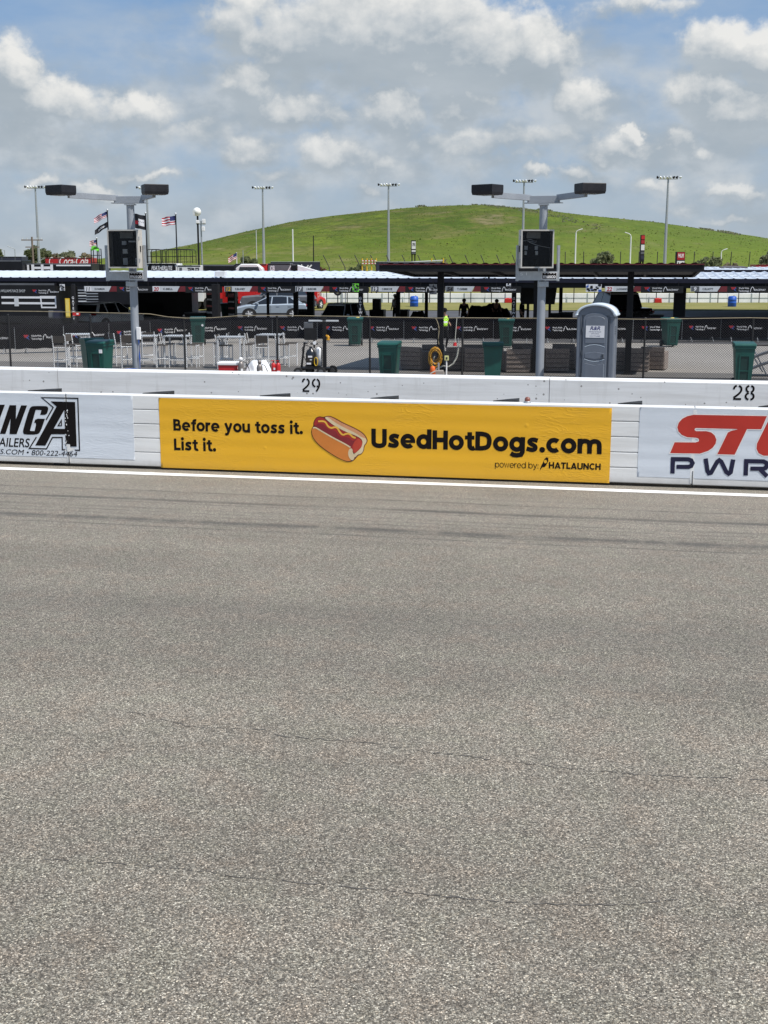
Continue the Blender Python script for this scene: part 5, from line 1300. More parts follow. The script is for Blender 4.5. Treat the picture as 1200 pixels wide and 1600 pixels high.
# ================================================================== garages, vehicles and everything beyond
# ---- garage with white corrugated roof
GO = at(600, 58.0); GD = D1; GANG = ANG; GN = Vector((GD.y, -GD.x, 0))
def GL(px, y): # local (along, back) of a point at image column px and depth y
    q = at(px, y) - GO; return q.dot(GD), q.dot(-GN)
def garage(name, label, xa, xb, y0, y1, y2, ze, zr, zb, fas, cols, colw):
    t = thing(name, label, 'garage', (GO.x, GO.y, 0), GANG)
    rf = MB(); st = .10; n_ = int((xb - xa) / st); vs = []
    for i in range(n_ + 1):
        x = xa + i * st; e = (.040 if ze < 2.9 else .018) if i % 5 == 0 else 0
        vs += [(x, y0, ze + e), (x, y1, zr + e * 1.6), (x, y2, zb + e)]
    fs = []
    for i in range(n_): fs += [(3 * i, 3 * i + 3, 3 * i + 4, 3 * i + 1), (3 * i + 1, 3 * i + 4, 3 * i + 5, 3 * i + 2)]
    rf.raw(vs, fs, M['roof_white'])
    rf.raw([(xa, y0, ze - .06), (xb, y0, ze - .06), (xb, y1, zr - .06), (xa, y1, zr - .06), (xb, y2, zb - .06), (xa, y2, zb - .06)], [(0, 3, 2, 1), (3, 5, 4, 2)], M['steel_dark'])
    ro_ = rf.build('roof', t)
    lap = MB()  # grey dashes draw rib shadows and overlap seams onto the roof
    for fr in (.36, .68):
        for i in range(0, n_, 5):
            x = xa + i * st; lap.box((x + .26, y0 + (y1 - y0) * fr, ze + (zr - ze) * fr + .008), (.22, .05, .02), M['trailer_grey'])
    lap.build('seam_shadow', ro_)
    MB().box(((xa + xb) / 2, y0 - .03, ze - .09), (xb - xa, .05, .20), M['fascia'], ch=.01).build('gutter', t)
    MB().box(((xa + xb) / 2, y0 + .10, ze - .26), (xb - xa, .12, fas), M['steel_dark']).box(((xa + xb) / 2, y2 - .1, zb - .16), (xb - xa, .12, .18), M['steel_dark']).box(((xa + xb) / 2, y1, zr - .18), (xb - xa, .12, .2), M['steel_dark']).build('beam', t)
    for (x, y, w, zt) in cols:
        MB().box((x, y, zt / 2), (w, w, zt), M['steel_dark'], ch=.01).build('column', t)
    return t
xa, xb = GL(-420, 60)[0], GL(1560, 54)[0]
fc = []
for px, y, w in ((118, 59.5, .16), (339, 58.9, .32), (419.5, 62, .12), (486, 66, .34), (463, 63, .22), (564, 58.6, .20), (622, 64.5, .20), (666, 66, .16), (802, 58.2, .20), (1059, 57.0, .52), (1330, 56, .5), (875, 66, .18)):
    x, yb_ = GL(px, y); fc.append((x, yb_, w, 2.42 if yb_ < 4 else 2.55))
gar = garage('open_garage', 'long open garage with a white corrugated roof and dark columns behind the barricades', xa, xb, 0, 8.0, 13, 2.70, 2.955, 2.80, .30, fc, .2)
# a second garage row farther back
xc, xd = GL(1062, 78)[0], GL(1500, 74)[0]
gc2 = [(x, y, .25, 2.7) for x in (xc + .3, xc + 7, xc + 14) for y in (26.5, 40)]
gar2 = garage('open_garage', 'second white-roofed garage showing over the right end of the first one', xc, xd, 26, 33, 41, 3.02, 3.20, 3.0, .2, gc2, .2)
for px, s in ((118, 'GATEWAY'), (564, 'GATEWAY'), (802, 'GATEWAY')):
    x, yb_ = GL(px, {118: 59.5, 564: 58.6, 802: 58.2}[px]); mb = MB(); w = .16 if px == 118 else .2
    for k2, ch in enumerate(s): mb.text(ch, M['ink_white'], Vector((x, yb_ - w / 2 - .006, 1.72 - k2 * .165)), UX, UZ, .115, bold=.03, align='c')
    mb.build('column_lettering', gar)
# floodlight boxes on the eaves
for px, y in ((333, 58.6), (765, 57.9), (1062, 56.6)):
    x, yb_ = GL(px, y); fl = thing('eave_floodlight', {333: 'grey floodlight on the garage eave above the thick left column', 765: 'pale floodlight on the garage eave seen under the black canopy', 1062: 'grey floodlight on the garage eave at the right end of the black canopy'}[px], 'floodlight', GO + GD * x - GN * .25 + ZU * 2.70, GANG, 'floodlights on the garage eave')
    MB().prism([(-.16, .06), (.12, .10), (.16, .32), (-.10, .30)], 'x', -.26, .26, M['sign_grey'], ch=.02).build('housing', fl); MB().box((0, 0, .04), (.08, .08, .10), M['steel_dark']).build('bracket', fl)

# ---- driver name boards hanging under the eave
mk('num_yellow', (.60, .40, .03), .5); mk('num_red', (.42, .015, .02), .5); mk('num_black', (.012, .012, .012), .5)
SG = [(133.5, '11', 'D.HAMLIN', 'ink_white', 'white number 11 at the left'), (240.5, '20', 'C.BELL', 'num_red', 'the red number 20'), (353, '12', 'R.BLANEY', 'num_yellow', 'the yellow number 12'),
      (463.5, '17', 'C.BUESCHER', 'ink_white', 'the pale number 17 above the silver car'), (580.5, '19', 'C.BRISCOE', 'ink_white', 'the outlined number 19'), (696.5, '54', 'T.GIBBS', 'num_black', 'the number 54'),
      (826, '', '', 'ink_white', None), (942.5, '22', 'J.LOGANO', 'num_red', 'the red number 22'), (1075, '9', 'C.ELLIOTT', 'ink_white', 'the number 9 at the right'), (20, '', '', '', None)]
for px, num, nm, colr, how in SG:
    if how is None: continue
    x = GL(px, 58)[0]; y = (GO + GD * x).y; x = GL(px, y)[0]; k_ = 1.0
    t = thing('name_board', 'narrow pale board under the garage eave with ' + how, 'sign', GO + GD * x + GN * .12, GANG, 'name boards under the garage eave')
    z0, z1 = zat(455.5, y), zat(447.2, y); ww = wid(45, y); h = z1 - z0
    b = MB(); b.prism([(0, z0), (ww - .14, z0), (ww, z1), (0, z1)], 'y', -.03, .03, M['sign_grey']); b.build('panel', t)
    e = MB(); e.prism([(ww - .11, z0), (ww + .28, z0), (ww + .28, z1), (ww + .03, z1)], 'y', -.026, .026, mk('board_red', (.14, .012, .018), .6) if 'board_red' not in M else M['board_red']); e.build('red_end', t)
    d = MB(); d.box((ww + .28 + .92, 0, (z0 + z1) / 2 - .02), (1.84, .05, h + .06), M['black_metal']); dk = d.build('black_panel', t)
    l = MB(); wwt_logo(l, Vector((0, -.032, 0)), ww + .42, (z0 + z1) / 2 - .02, 1.05); l.build('lettering', dk)
    n_ = MB(); n_.box((.20, -.034, (z0 + z1) / 2), (.34, .006, h * .92), M['trailer_grey'] if num in ('12', '17', '19', '54', '9') else M['ink_white'])
    n_.text(num, M[colr] if num != '11' and num != '54' else M['num_black'] if num == '54' else M['trailer_grey'], Vector((.20, -.040, z0 + h * .14)), UX, UZ, h * .70, bold=.03, shear=.15, align='c')
    n_.text(nm, M['num_black'], Vector((.20 + (ww - .2) / 2, -.034, z0 + h * .32)), UX, UZ, h * .36, w=ww * .36, bold=.02, align='c')
    n_.build('lettering', t)
    hg_ = MB()
    for xx in (.15, ww - .2, ww + 1.0, ww + 1.9): hg_.box((xx, 0, z1 + .10), (.02, .02, .24), M['steel_dark'])
    hg_.build('hanger', t)
# printed picture boards next to the name boards
for px, py0, py1, w_, c_, lab in ((101, 444, 454, 8, 'ink_white', 'small white number plate hanging under the left end of the garage'), (862, 444, 455, 0, '', ''), (556, 443, 456, 10, 'lime', 'small green and dark picture board under the garage eave'), (676, 444, 460, 12, 'trailer_grey', 'pinkish grey picture board left of the canopy post'), (793, 443, 455, 7, 'ink_white', 'narrow white picture board left of the right light pole'), (925, 444, 456, 24, 'ink_white', 'blue and white picture board above the portable toilet')):
    if not w_: continue
    x = GL(px, 58)[0]; y = (GO + GD * x).y - .15; p_ = at(px, y); o = MB(); z0, z1 = zat(py1, y), zat(py0, y); wd = wid(w_, y)
    o.box((0, 0, (z0 + z1) / 2), (wd, .03, z1 - z0), M[c_])
    ra = random.Random(px)
    for k2 in range(16):
        a_, b_ = ra.uniform(-.45, .45) * wd, z0 + ra.uniform(.08, .92) * (z1 - z0); r_ = ra.uniform(.03, .09)
        o.box((a_ * .9, -.017 - k2 * .0005, b_), (r_ * (1.6 if w_ > 20 else 1), .004, r_), M[ra.choice(['black_metal', 'black_metal', 'blue_plastic' if px == 925 else 'trailer_grey'])])
    o.box((0, 0, z1 + .12), (.03, .02, .26), M['steel_dark'])
    oo = o.build('picture_board'); oo.location = p_; oo.rotation_euler.z = GANG; tag(oo, lab, 'sign')

# ---- vehicles
def car(name, label, cat, L, H_, Wd, paint, loc, rz, body_pts, cab_pts, roof_pts, wr=.34, wx=(-1.35, 1.35), pillars=(), trim=True):
    """body outline (x, z), +x is the nose; cab outline tapers inwards towards the roof"""
    t = thing(name, label, cat, loc, rz); w = Wd / 2
    b = MB(); b.prism(body_pts, 'y', -w, w, M[paint], ch=.09)
    b.build('body', t, bevel=.02)
    zs = [p[1] for p in cab_pts]; zb, zt = min(zs), max(zs)
    def yw(z): return w - .07 - (z - zb) / (zt - zb) * .20
    n_ = len(cab_pts); vs = [(x, -yw(z), z) for x, z in cab_pts] + [(x, yw(z), z) for x, z in cab_pts]
    fs = [tuple(range(n_)), tuple(reversed(range(n_, 2 * n_)))] + [(i, n_ + i, n_ + (i + 1) % n_, (i + 1) % n_) for i in range(n_)]
    MB().raw(vs, [tuple(reversed(f)) for f in fs], M['glass_dark']).build('window', t)
    r = MB()
    for (a, c) in zip(roof_pts[:-1], roof_pts[1:]):
        ya, yc_ = yw(min(a[1], zt)) + .008, yw(min(c[1], zt)) + .008
        r.raw([(a[0], -ya, a[1] + .004), (c[0], -yc_, c[1] + .004), (c[0], yc_, c[1] + .004), (a[0], ya, a[1] + .004), (a[0], -ya, a[1] - .05), (c[0], -yc_, c[1] - .05), (c[0], yc_, c[1] - .05), (a[0], ya, a[1] - .05)],
              [(3, 2, 1, 0), (4, 5, 6, 7), (0, 1, 5, 4), (2, 3, 7, 6), (1, 2, 6, 5), (3, 0, 4, 7)], M[paint])
    for (a, c, pw_) in pillars:
        for s in (-1, 1):
            ya, yc_ = s * (yw(a[1]) + .012), s * (yw(c[1]) + .012)
            q = [(a[0] - pw_ / 2, ya, a[1]), (a[0] + pw_ / 2, ya, a[1]), (c[0] + pw_ / 2, yc_, c[1]), (c[0] - pw_ / 2, yc_, c[1])]
            r.raw(q + [(x, y - s * .03, z) for x, y, z in q], [(0, 1, 2, 3) if s < 0 else (3, 2, 1, 0), (4, 5, 1, 0), (5, 6, 2, 1), (6, 7, 3, 2), (7, 4, 0, 3)], M[paint])
    r.build('roof', t)
    for x in wx:
        for s in (-1, 1):
            a = MB(); a.cyl((x, s * (w - .12), wr), (x, s * (w + .004), wr), wr + .07, M['black_plastic'], n=26); a.build('wheel_arch', t)
            k2 = MB(); k2.cyl((x, s * (w - .2), wr), (x, s * (w + .016), wr), wr, M['rubber'], n=26); ko = k2.build('wheel', t)
            rm = MB(); rm.cyl((x, s * (w - .0), wr), (x, s * (w + .022), wr), wr * .66, M['trailer_grey'], n=20)
            for j in range(5):
                an = j * 2 * pi / 5; rm.box((x + cos(an) * wr * .34, s * (w + .026), wr + sin(an) * wr * .34), (wr * .6, .012, .055), M['alu'], ry=-an)
            rm.build('rim', ko)
    xs = [p[0] for p in body_pts]; xf, xr = max(xs), min(xs)
    for s in (-1, 1):
        MB().box((xf - .10, s * (w - .16), .80), (.16, .30, .10), M['lamp_glass'], ch=.02).build('headlight', t)
        MB().box((xr + .07, s * (w - .12), .98), (.12, .26, .12), mk('tail_red', (.30, .012, .012), .3) if 'tail_red' not in M else M['tail_red'], ch=.02).build('tail_light', t)
        mr = MB(); mr.box((cab_pts[0][0] - .05 if False else max(p[0] for p in cab_pts) - .38, s * (w + .06), zb + .08), (.14, .2, .13), M[paint], ch=.03); mr.build('mirror', t)
    d = MB()
    for s in (-1, 1):
        for x in (.05, -1.02, 1.0): d.box((x, s * (w + .0008), .72), (.012, .004, .52), M['black_plastic'])
        for x in (-.15, -1.2 + .3): d.box((x - .25, s * (w + .012), .93), (.18, .03, .035), M[paint])
        d.box((0, s * (w + .001), .36), (2.0, .012, .14), M['black_plastic'])
    d.box((xf - .004, 0, .52), (.03, Wd * .6, .16), M['black_plastic']); d.box((xr + .004, 0, .48), (.03, Wd * .7, .16), M['black_plastic'])
    d.build('trim', t)
    return t
SUVB = [(-2.20, .30), (-2.26, .55), (-2.24, .82), (-2.12, 1.04), (-1.2, 1.07), (1.0, 1.02), (1.75, .93), (2.12, .80), (2.24, .62), (2.20, .30)]
SUVC = [(-2.02, 1.03), (-1.62, 1.58), (-1.0, 1.66), (.25, 1.65), (1.20, 1.02)]
SUVR = [(-1.70, 1.60), (-1.62, 1.62), (-1.0, 1.685), (.25, 1.675), (.42, 1.56)]
SUVP = [((1.12, 1.04), (.28, 1.64), .09), ((-.02, 1.05), (-.10, 1.65), .09), ((-1.02, 1.05), (-1.10, 1.64), .08), ((-1.92, 1.08), (-1.58, 1.58), .22)]
s_suv = car('parked_suv', 'silver SUV parked side-on behind the garage columns', 'car', 4.5, 1.7, 1.86, 'car_silver', at(424, 79.5), pi + .10, [(-2.18, .34), (-2.27, .60), (-2.22, .90), (-2.10, 1.12), (-1.2, 1.14), (.9, 1.08), (1.55, 1.02), (2.05, .88), (2.22, .66), (2.18, .34)], [(-2.0, 1.10), (-1.50, 1.56), (-.7, 1.68), (.15, 1.66), (1.22, 1.06)], [(-1.75, 1.47), (-1.50, 1.60), (-.7, 1.705), (.15, 1.685), (.40, 1.52)], wr=.37, pillars=[((1.12, 1.10), (.2, 1.64), .10), ((.0, 1.09), (-.08, 1.66), .07), ((-1.0, 1.12), (-1.0, 1.64), .07), ((-1.80, 1.14), (-1.32, 1.58), .30)])
w_suv = car('parked_suv', 'white SUV in the shade behind the left light pole with its rear window dark', 'car', 4.5, 1.7, 1.86, 'car_white', at(168, 66.5), 1.15, SUVB, SUVC, SUVR, pillars=SUVP); w_suv.scale = (.98, .95, .82); s_suv.scale = (1.03, .88, .82)
b_suv = car('parked_suv', 'boxy SUV with large dark windows in deep shade under the garage roof', 'car', 4.5, 1.75, 1.9, 'car_silver', at(531, 62), pi + .95,
    [(-2.2, .34), (-2.24, .6), (-2.2, 1.05), (1.0, 1.08), (2.05, 1.02), (2.2, .8), (2.2, .34)], [(-2.14, 1.04), (-1.95, 1.72), (-1.6, 1.80), (.35, 1.79), (.95, 1.05)], [(-1.98, 1.76), (-1.6, 1.82), (.35, 1.81), (.45, 1.70)], pillars=[((.9, 1.06), (.36, 1.78), .1), ((-.2, 1.06), (-.25, 1.79), .09), ((-1.2, 1.06), (-1.2, 1.79), .09), ((-2.05, 1.06), (-1.9, 1.72), .18)])
b_suv.scale = (.62, .78, .80)
car('pickup_truck', 'black high vehicle behind the portable toilet', 'truck', 5.4, 2.0, 2.0, 'car_black', at(962, 66), pi / 2 + .2,
    [(-2.6, .45), (-2.65, 1.0), (-2.5, 1.15), (1.5, 1.2), (2.5, 1.12), (2.65, .9), (2.65, .45)], [(-1.2, 1.12), (-1.05, 1.85), (-.8, 1.92), (.7, 1.92), (1.35, 1.15)], [(-1.08, 1.86), (-.8, 1.94), (.7, 1.94), (.85, 1.84)], wr=.42, wx=(-1.7, 1.75), pillars=[((1.28, 1.16), (.72, 1.9), .1), ((.1, 1.16), (.05, 1.92), .1), ((-1.15, 1.16), (-1.0, 1.86), .14)])
def truck_cab(px, y, rz, label, paint, L=6.5, h=2.6):
    t = thing('red_truck', label, 'truck', at(px, y), rz)
    b = MB(); b.prism([(L / 2 - 2.1, .5), (L / 2, .5), (L / 2, 1.45), (L / 2 - .5, 1.6), (L / 2 - .75, h), (L / 2 - 2.1, h)], 'y', -1.1, 1.1, M[paint], ch=.08); b.build('cab', t)
    w_ = MB(); w_.raw([(L / 2 - .50, -.95, 1.64), (L / 2 - .50, .95, 1.64), (L / 2 - .70, .9, h - .2), (L / 2 - .70, -.9, h - .2)], [(0, 1, 2, 3)], M['glass_dark'])
    w_.x = None
    for s in (-1, 1): w_.box((L / 2 - 1.4, s * 1.101, 1.95), (.95, .012, .62), M['glass_dark'])
    w_.build('window', t)
    fr_ = MB()
    for s in (-1, 1): fr_.box((L / 2 - 1.4, s * 1.108, 1.62), (1.1, .014, .05), M['trailer_white']).box((L / 2 - 1.92, s * 1.108, 1.95), (.05, .014, .7), M['trailer_white']).box((L / 2 - .9, s * 1.108, 1.95), (.05, .014, .7), M['trailer_white'])
    fr_.build('window_frame', t)
    MB().box((-1.1, 0, 1.15), (L - 2.3, 2.15, 1.15), M[paint], ch=.04).build('bed', t)
    MB().box((0, 0, .62), (L - .3, 1.0, .22), M['steel_dark']).build('chassis', t)
    MB().box((-1.0, -1.085, 1.25), (L - 2.6, .012, .10), M['trailer_white']).build('stripe', t)
    for x in (-L / 2 + 1.2, L / 2 - 1.1):
        for s in (-1, 1): MB().cyl((x, s * .78, .48), (x, s * 1.12, .48), .48, M['rubber'], n=20).build('wheel', t)
    for s in (-1, 1): MB().box((L / 2 + .012, s * .8, 1.0), (.03, .3, .2), M['lamp_glass']).build('headlight', t)
    return t
truck_cab(395, 92, pi + .05, 'red truck with white-framed cab windows behind the silver SUV', 'car_red')
truck_cab(449, 97, pi - .1, 'long red truck body showing above the silver SUV', 'car_red', 5.2, 2.0)
car('pickup_truck', 'dark pickup truck between the red truck and the silver SUV', 'truck', 5.4, 1.9, 1.95, 'trailer_grey', at(436, 87), pi + .05,
    [(-2.6, .5), (-2.65, 1.0), (-2.5, 1.25), (1.5, 1.28), (2.5, 1.2), (2.65, .9), (2.65, .5)], [(-1.2, 1.2), (-1.05, 1.95), (-.8, 2.02), (.7, 2.02), (1.35, 1.25)], [(-1.08, 1.96), (-.8, 2.04), (.7, 2.04), (.85, 1.94)], wr=.42, wx=(-1.7, 1.75), pillars=[((1.28, 1.26), (.72, 2.0), .1), ((.1, 1.26), (.05, 2.02), .1), ((-1.15, 1.26), (-1.0, 1.96), .14)])
car('parked_car', 'small red car under the garage roof right of the silver SUV', 'car', 4.2, 1.5, 1.8, 'car_red', at(472, 96), 1.1, SUVB, [(p[0], p[1] * .93 + .07) for p in SUVC], [(p[0], p[1] * .93 + .07) for p in SUVR])

def trailer(name, label, cat, px0, px1, pyt, y, L_d, mat, rz=None, zb=.9, extra=None, top=None):
    """box trailer whose long side spans image columns px0..px1 and whose top edge is at row pyt"""
    pa, pb2 = at(px0, y), at(px1, y); t = thing(name, label, cat, (pa + pb2) / 2, 0.0 if rz is None else rz); L = (pb2 - pa).length; h = zat(pyt, y)
    MB().box((0, 0, (h + zb) / 2), (L, L_d, h - zb), M[mat], ch=.04).build('box_body', t)
    MB().box((0, 0, zb - .1), (L * .95, L_d * .6, .2), M['steel_dark']).build('chassis', t)
    for x in (-L * .36, -L * .36 + 1.15):
        for s in (-1, 1): MB().cyl((x, s * (L_d / 2 - .45), .5), (x, s * (L_d / 2 - .05), .5), .5, M['rubber'], n=16).build('wheel', t)
    MB().box((L * .3, 0, .45), (.2, L_d * .6, .9), M['steel_dark']).build('landing_leg', t)
    m = MB(); m.box((0, -L_d / 2 - .004, h - .06), (L - .1, .012, .09), M['steel_dark'] if mat != 'trailer_black' else M['trailer_grey']); m.build('top_rail', t)
    if extra:
        e = MB(); extra(e, L, h, L_d); e.build('lettering', t)
    return t
def ex_black(e, L, h, d):
    O_ = Vector((0, -d / 2 - .008, 0)); r = random.Random(4)
    for x in (-L * .40, -L * .05): 
        for k2 in range(3): e.lathe([(.18, -.02), (.24, -.02), (.24, .02), (.18, .02)], M['sign_grey'], (0, 0, 0), 10) if False else e.stroke([(x + k2 * .55 + .16 * cos(a), h - .42 + .16 * sin(a)) for a in [j * pi / 5 for j in range(10)]], .06, M['sign_grey'], O_, UX, UZ, 0, True)
    pass
def ex_black2(e, L, h, d):
    for k2, (w_, hh2) in enumerate(((.16, .45), (.22, .5), (.5, .16), (.2, .5), (.5, .2), (.2, .5))): e.box((-L * .42 + k2 * .36, -d / 2 - .012, h - .34), (w_, .01, hh2), M['ink_white'])
    e.box((L * .24, -d / 2 - .012, h - .16), (L * .5, .01, .10), M['ink_white'])
trailer('race_hauler', 'long black hauler trailer with white marks rising over the left garage roof', 'trailer', -170, 46, 406.5, 96, 2.6, 'trailer_black', extra=ex_black)
trailer('race_hauler', 'black hauler trailer end sloping in front of the red script trailer', 'trailer', 46.5, 152, 411.5, 97, 2.6, 'trailer_black', extra=ex_black2)
def ex_coke(e, L, h, d):
    O_ = Vector((0, -d / 2 - .008, h - .32))
    e.text('Coca-Cola', M['ink_white'], O_ + Vector((-L * .20, 0, -.45)), UX, UZ, .85, w=L * .62, bold=.01, shear=.35)
    e.text('C', M['ink_white'], O_ + Vector((-L * .42, 0, -.45)), UX, UZ, .85, w=L * .09, bold=.01, shear=.35)
    for k2 in range(3): e.box((-L * .5 + L * (.28 + .35 * k2), -d / 2 - .01, h - .7), (.06, .01, 1.3), M['trailer_grey'])
trailer('red_trailer', 'red trailer with white script lettering in front of the distant trees', 'trailer', 78, 150, 403, 150, 2.6, 'trailer_red', extra=ex_coke)
def ex_nv(e, L, h, d):
    for k2 in range(5): e.box((-L * .4 + k2 * L * .2, -d / 2 - .01, h - .55), (.06, .01, 1.0), M['trailer_grey'])
    e.text('RACING', M['sign_grey'], Vector((-L * .40, -d / 2 - .012, h - .70)), UX, UZ, .4, w=L * .3, shear=.2)
trailer('navy_trailer', 'dark purple-blue trailer at the far left edge beyond the black hauler', 'trailer', -60, 42, 401, 150, 2.6, 'trailer_navy', extra=ex_nv)
def ex_fea(e, L, h, d):
    O_ = Vector((0, -d / 2 - .008, 0))
    e.poly([(-L * .44, .95), (-L * .46, h - .3), (-L * .42, h - .08), (L * .42, h - .08), (L * .46, h - .3), (L * .44, .95)], M['trailer_black'], O_, UX, UZ)
    e.text('FEATHERLITE', M['ink_white'], O_ + Vector((-L * .33, -.006, h - .50)), UX, UZ, .32, w=L * .68, bold=.02, shear=.2)
tf = trailer('platform_trailer', 'white-edged black trailer lettered in italic capitals behind the garage roof', 'trailer', 236, 283, 411.5, 97, 2.6, 'trailer_white', extra=ex_fea)
def ex_tri(e, L, h, d):
    e.text('TRIBUTE', M['ink_black'], Vector((-L * .08, -d / 2 - .010, h - .46)), UX, UZ, .28, w=L * .5, bold=.04)
    e.box((-L * .36, -d / 2 - .010, h - .30), (.2, .01, .26), M['trailer_grey'])
trailer('white_trailer', 'white trailer with blocky black letters right of the railed platform trailer', 'trailer', 283.5, 320, 414.5, 97, 2.6, 'trailer_white', extra=ex_tri)
trailer('dark_trailer', 'dark open-fronted trailer between the white trailer and the small flag', 'trailer', 321, 371, 413.5, 98, 2.6, 'trailer_black')
trailer('grey_trailer', 'grey trailer standing left of the red hauler', 'trailer', 371.5, 397, 412, 99, 2.6, 'trailer_grey')
trailer('red_hauler', 'bright red hauler trailer behind the middle of the garage roof', 'trailer', 397.5, 421, 412.5, 99, 2.6, 'car_red')
def ex_gr(e, L, h, d):
    O_ = Vector((0, -d / 2 - .010, 0)); e.text('JOB', M['ink_white'], O_ + Vector((-L * .42, 0, h - .56)), UX, UZ, .38, w=L * .22, bold=.03); e.text('A', M['ink_white'], O_ + Vector((L * .34, 0, h - .62)), UX, UZ, .45, w=.6, bold=.02)
trailer('grey_trailer', 'grey trailer with white letters right of the red hauler', 'trailer', 422, 457, 411.5, 99, 2.6, 'trailer_grey', extra=ex_gr)
trailer('dark_trailer', 'short black trailer end beside the slanted white tarpaulin', 'trailer', 457.5, 466, 412.5, 98, 2.6, 'trailer_black')
MB_ = MB().prism([(0, 2.6), (2.6, 2.6), (.0, zat(414, 97))], 'y', -.6, .6, M['tarp_white'], ch=.03); o = MB_.build('slanted_tarpaulin'); o.location = at(466.5, 97); tag(o, 'slanted white tarpaulin at the end of the black trailer', 'tarpaulin')
wc = MB().prism([(-1.1, 2.4), (1.1, 2.4), (1.0, 3.1), (.6, 3.42), (-.6, 3.42), (-1.0, 3.1)], 'y', -.7, .7, M['trailer_white'], ch=.06).raw([(-.85, -.706, 2.75), (.85, -.706, 2.75), (.7, -.706, 3.2), (-.7, -.706, 3.2)], [(0, 1, 2, 3)], M['glass_dark'])
o = wc.build('white_cab'); o.location = at(392, 95); tag(o, 'white cab roof in front of the grey trailer', 'cab')
# long navy windscreen banner on the far fence
def ex_wsc(e, L, h, d):
    r = random.Random(8)
    e.text('Monster', M['ink_white'], Vector((L * .02, -d / 2 - .012, h - 1.35)), UX, UZ, .7, w=L * .3, bold=.05, shear=.4)
    for k2 in range(10): e.stroke([(L * .03 + k2 * L * .022, h - .9 + r.uniform(-.2, .2)), (L * .03 + k2 * L * .022 + .6, h - .55 + r.uniform(-.3, .3))], .14, M['ink_white'], Vector((0, -d / 2 - .014, 0)), UX, UZ, .0005 * k2)
def wall_banner(name, label, px0, px1, pyt, y, mat, extra=None, th3=.3):
    pa, pb2 = at(px0, y), at(px1, y); t = thing(name, label, 'banner wall', (pa + pb2) / 2, 0); L = (pb2 - pa).length; h = zat(pyt, y)
    MB().box((0, 0, h / 2 + .2), (L, th3, h - .4), M[mat]).build('panel', t)
    for k2 in range(5): MB().box((-L / 2 + L * k2 / 4, th3 / 2 + .06, h / 2), (.1, .1, h + .1), M['steel_dark']).build('post', t)
    MB().box((0, 0, h + .03), (L, th3 + .08, .06), M['galv']).build('top_rail', t)
    if extra: e = MB(); extra(e, L, h, th3); e.build('lettering', t)
    return t
wall_banner('navy_banner_wall', 'dark blue banner wall with white script behind the middle of the garage', 424, 500, 409.5, 140, 'trailer_navy', ex_wsc)
def ex_wal(e, L, h, d):
    e.box((L * .12, -d / 2 - .008, h - .5), (L * .74, .01, .55), M['logo_red']); e.box((L * .08, -d / 2 - .012, h - .05 + .06), (L * .8, .02, .08), M['ink_white'])
    e.text('WALTURN', M['ink_white'], Vector((-L * .10, -d / 2 - .016, h - .72)), UX, UZ, .5, w=L * .40, bold=.04)
wall_banner('navy_banner_wall', 'dark blue banner wall with a red band and white capitals behind the canopy', 588, 690, 409.5, 140, 'trailer_navy', ex_wal)
trailer('red_trailer', 'red trailer with white lettering at the far right edge', 'trailer', 1174, 1260, 413.5, 160, 2.6, 'trailer_red', extra=lambda e, L, h, d: e.text('Mahindra', M['ink_white'], Vector((-L * .46, -d / 2 - .01, h - .95)), UX, UZ, .5, w=L * .3, bold=.03))
for i, (px0, px1, pyt, y, mat, lab) in enumerate([(1092, 1122, 417, 156, 'trailer_white', 'white trailer top just right of the canopy end'), (1106, 1137, 418.5, 150, 'trailer_grey', 'dark grey trailer top beyond the second garage roof'), (1128, 1150, 418, 153, 'red_paint', 'red trailer top beyond the second garage roof'), (1146, 1166, 417.5, 158, 'trailer_grey', 'grey trailer top left of the right red trailer'), (1166, 1200, 418, 154, 'trailer_white', 'white trailer top at the right edge below the red trailer')]):
    trailer('box_trailer', lab, 'trailer', px0, px1, pyt, y, 2.6, mat)
# dark grey patch lying on the second garage roof
tr_ = MB(); x0, x1 = GL(1120, 84)[0], GL(1164, 84)[0]
tr_.raw([(x0, 30.2, 3.20), (x1, 30.2, 3.20), (x1 - .2, 33.0, 3.27), (x0 + .5, 33.0, 3.27), (x0, 30.2, 3.14), (x1, 30.2, 3.14), (x1 - .2, 33.0, 3.20), (x0 + .5, 33.0, 3.20)], [(0, 1, 2, 3), (4, 5, 1, 0), (5, 6, 2, 1), (7, 4, 0, 3), (6, 7, 3, 2)], mk('patch_dark', (.09, .08, .085), .8))
o = tr_.build('roof_patch'); o.location = (GO.x, GO.y, 0); o.rotation_euler.z = GANG; tag(o, 'dark grey patch lying on the second garage roof', 'tarpaulin')
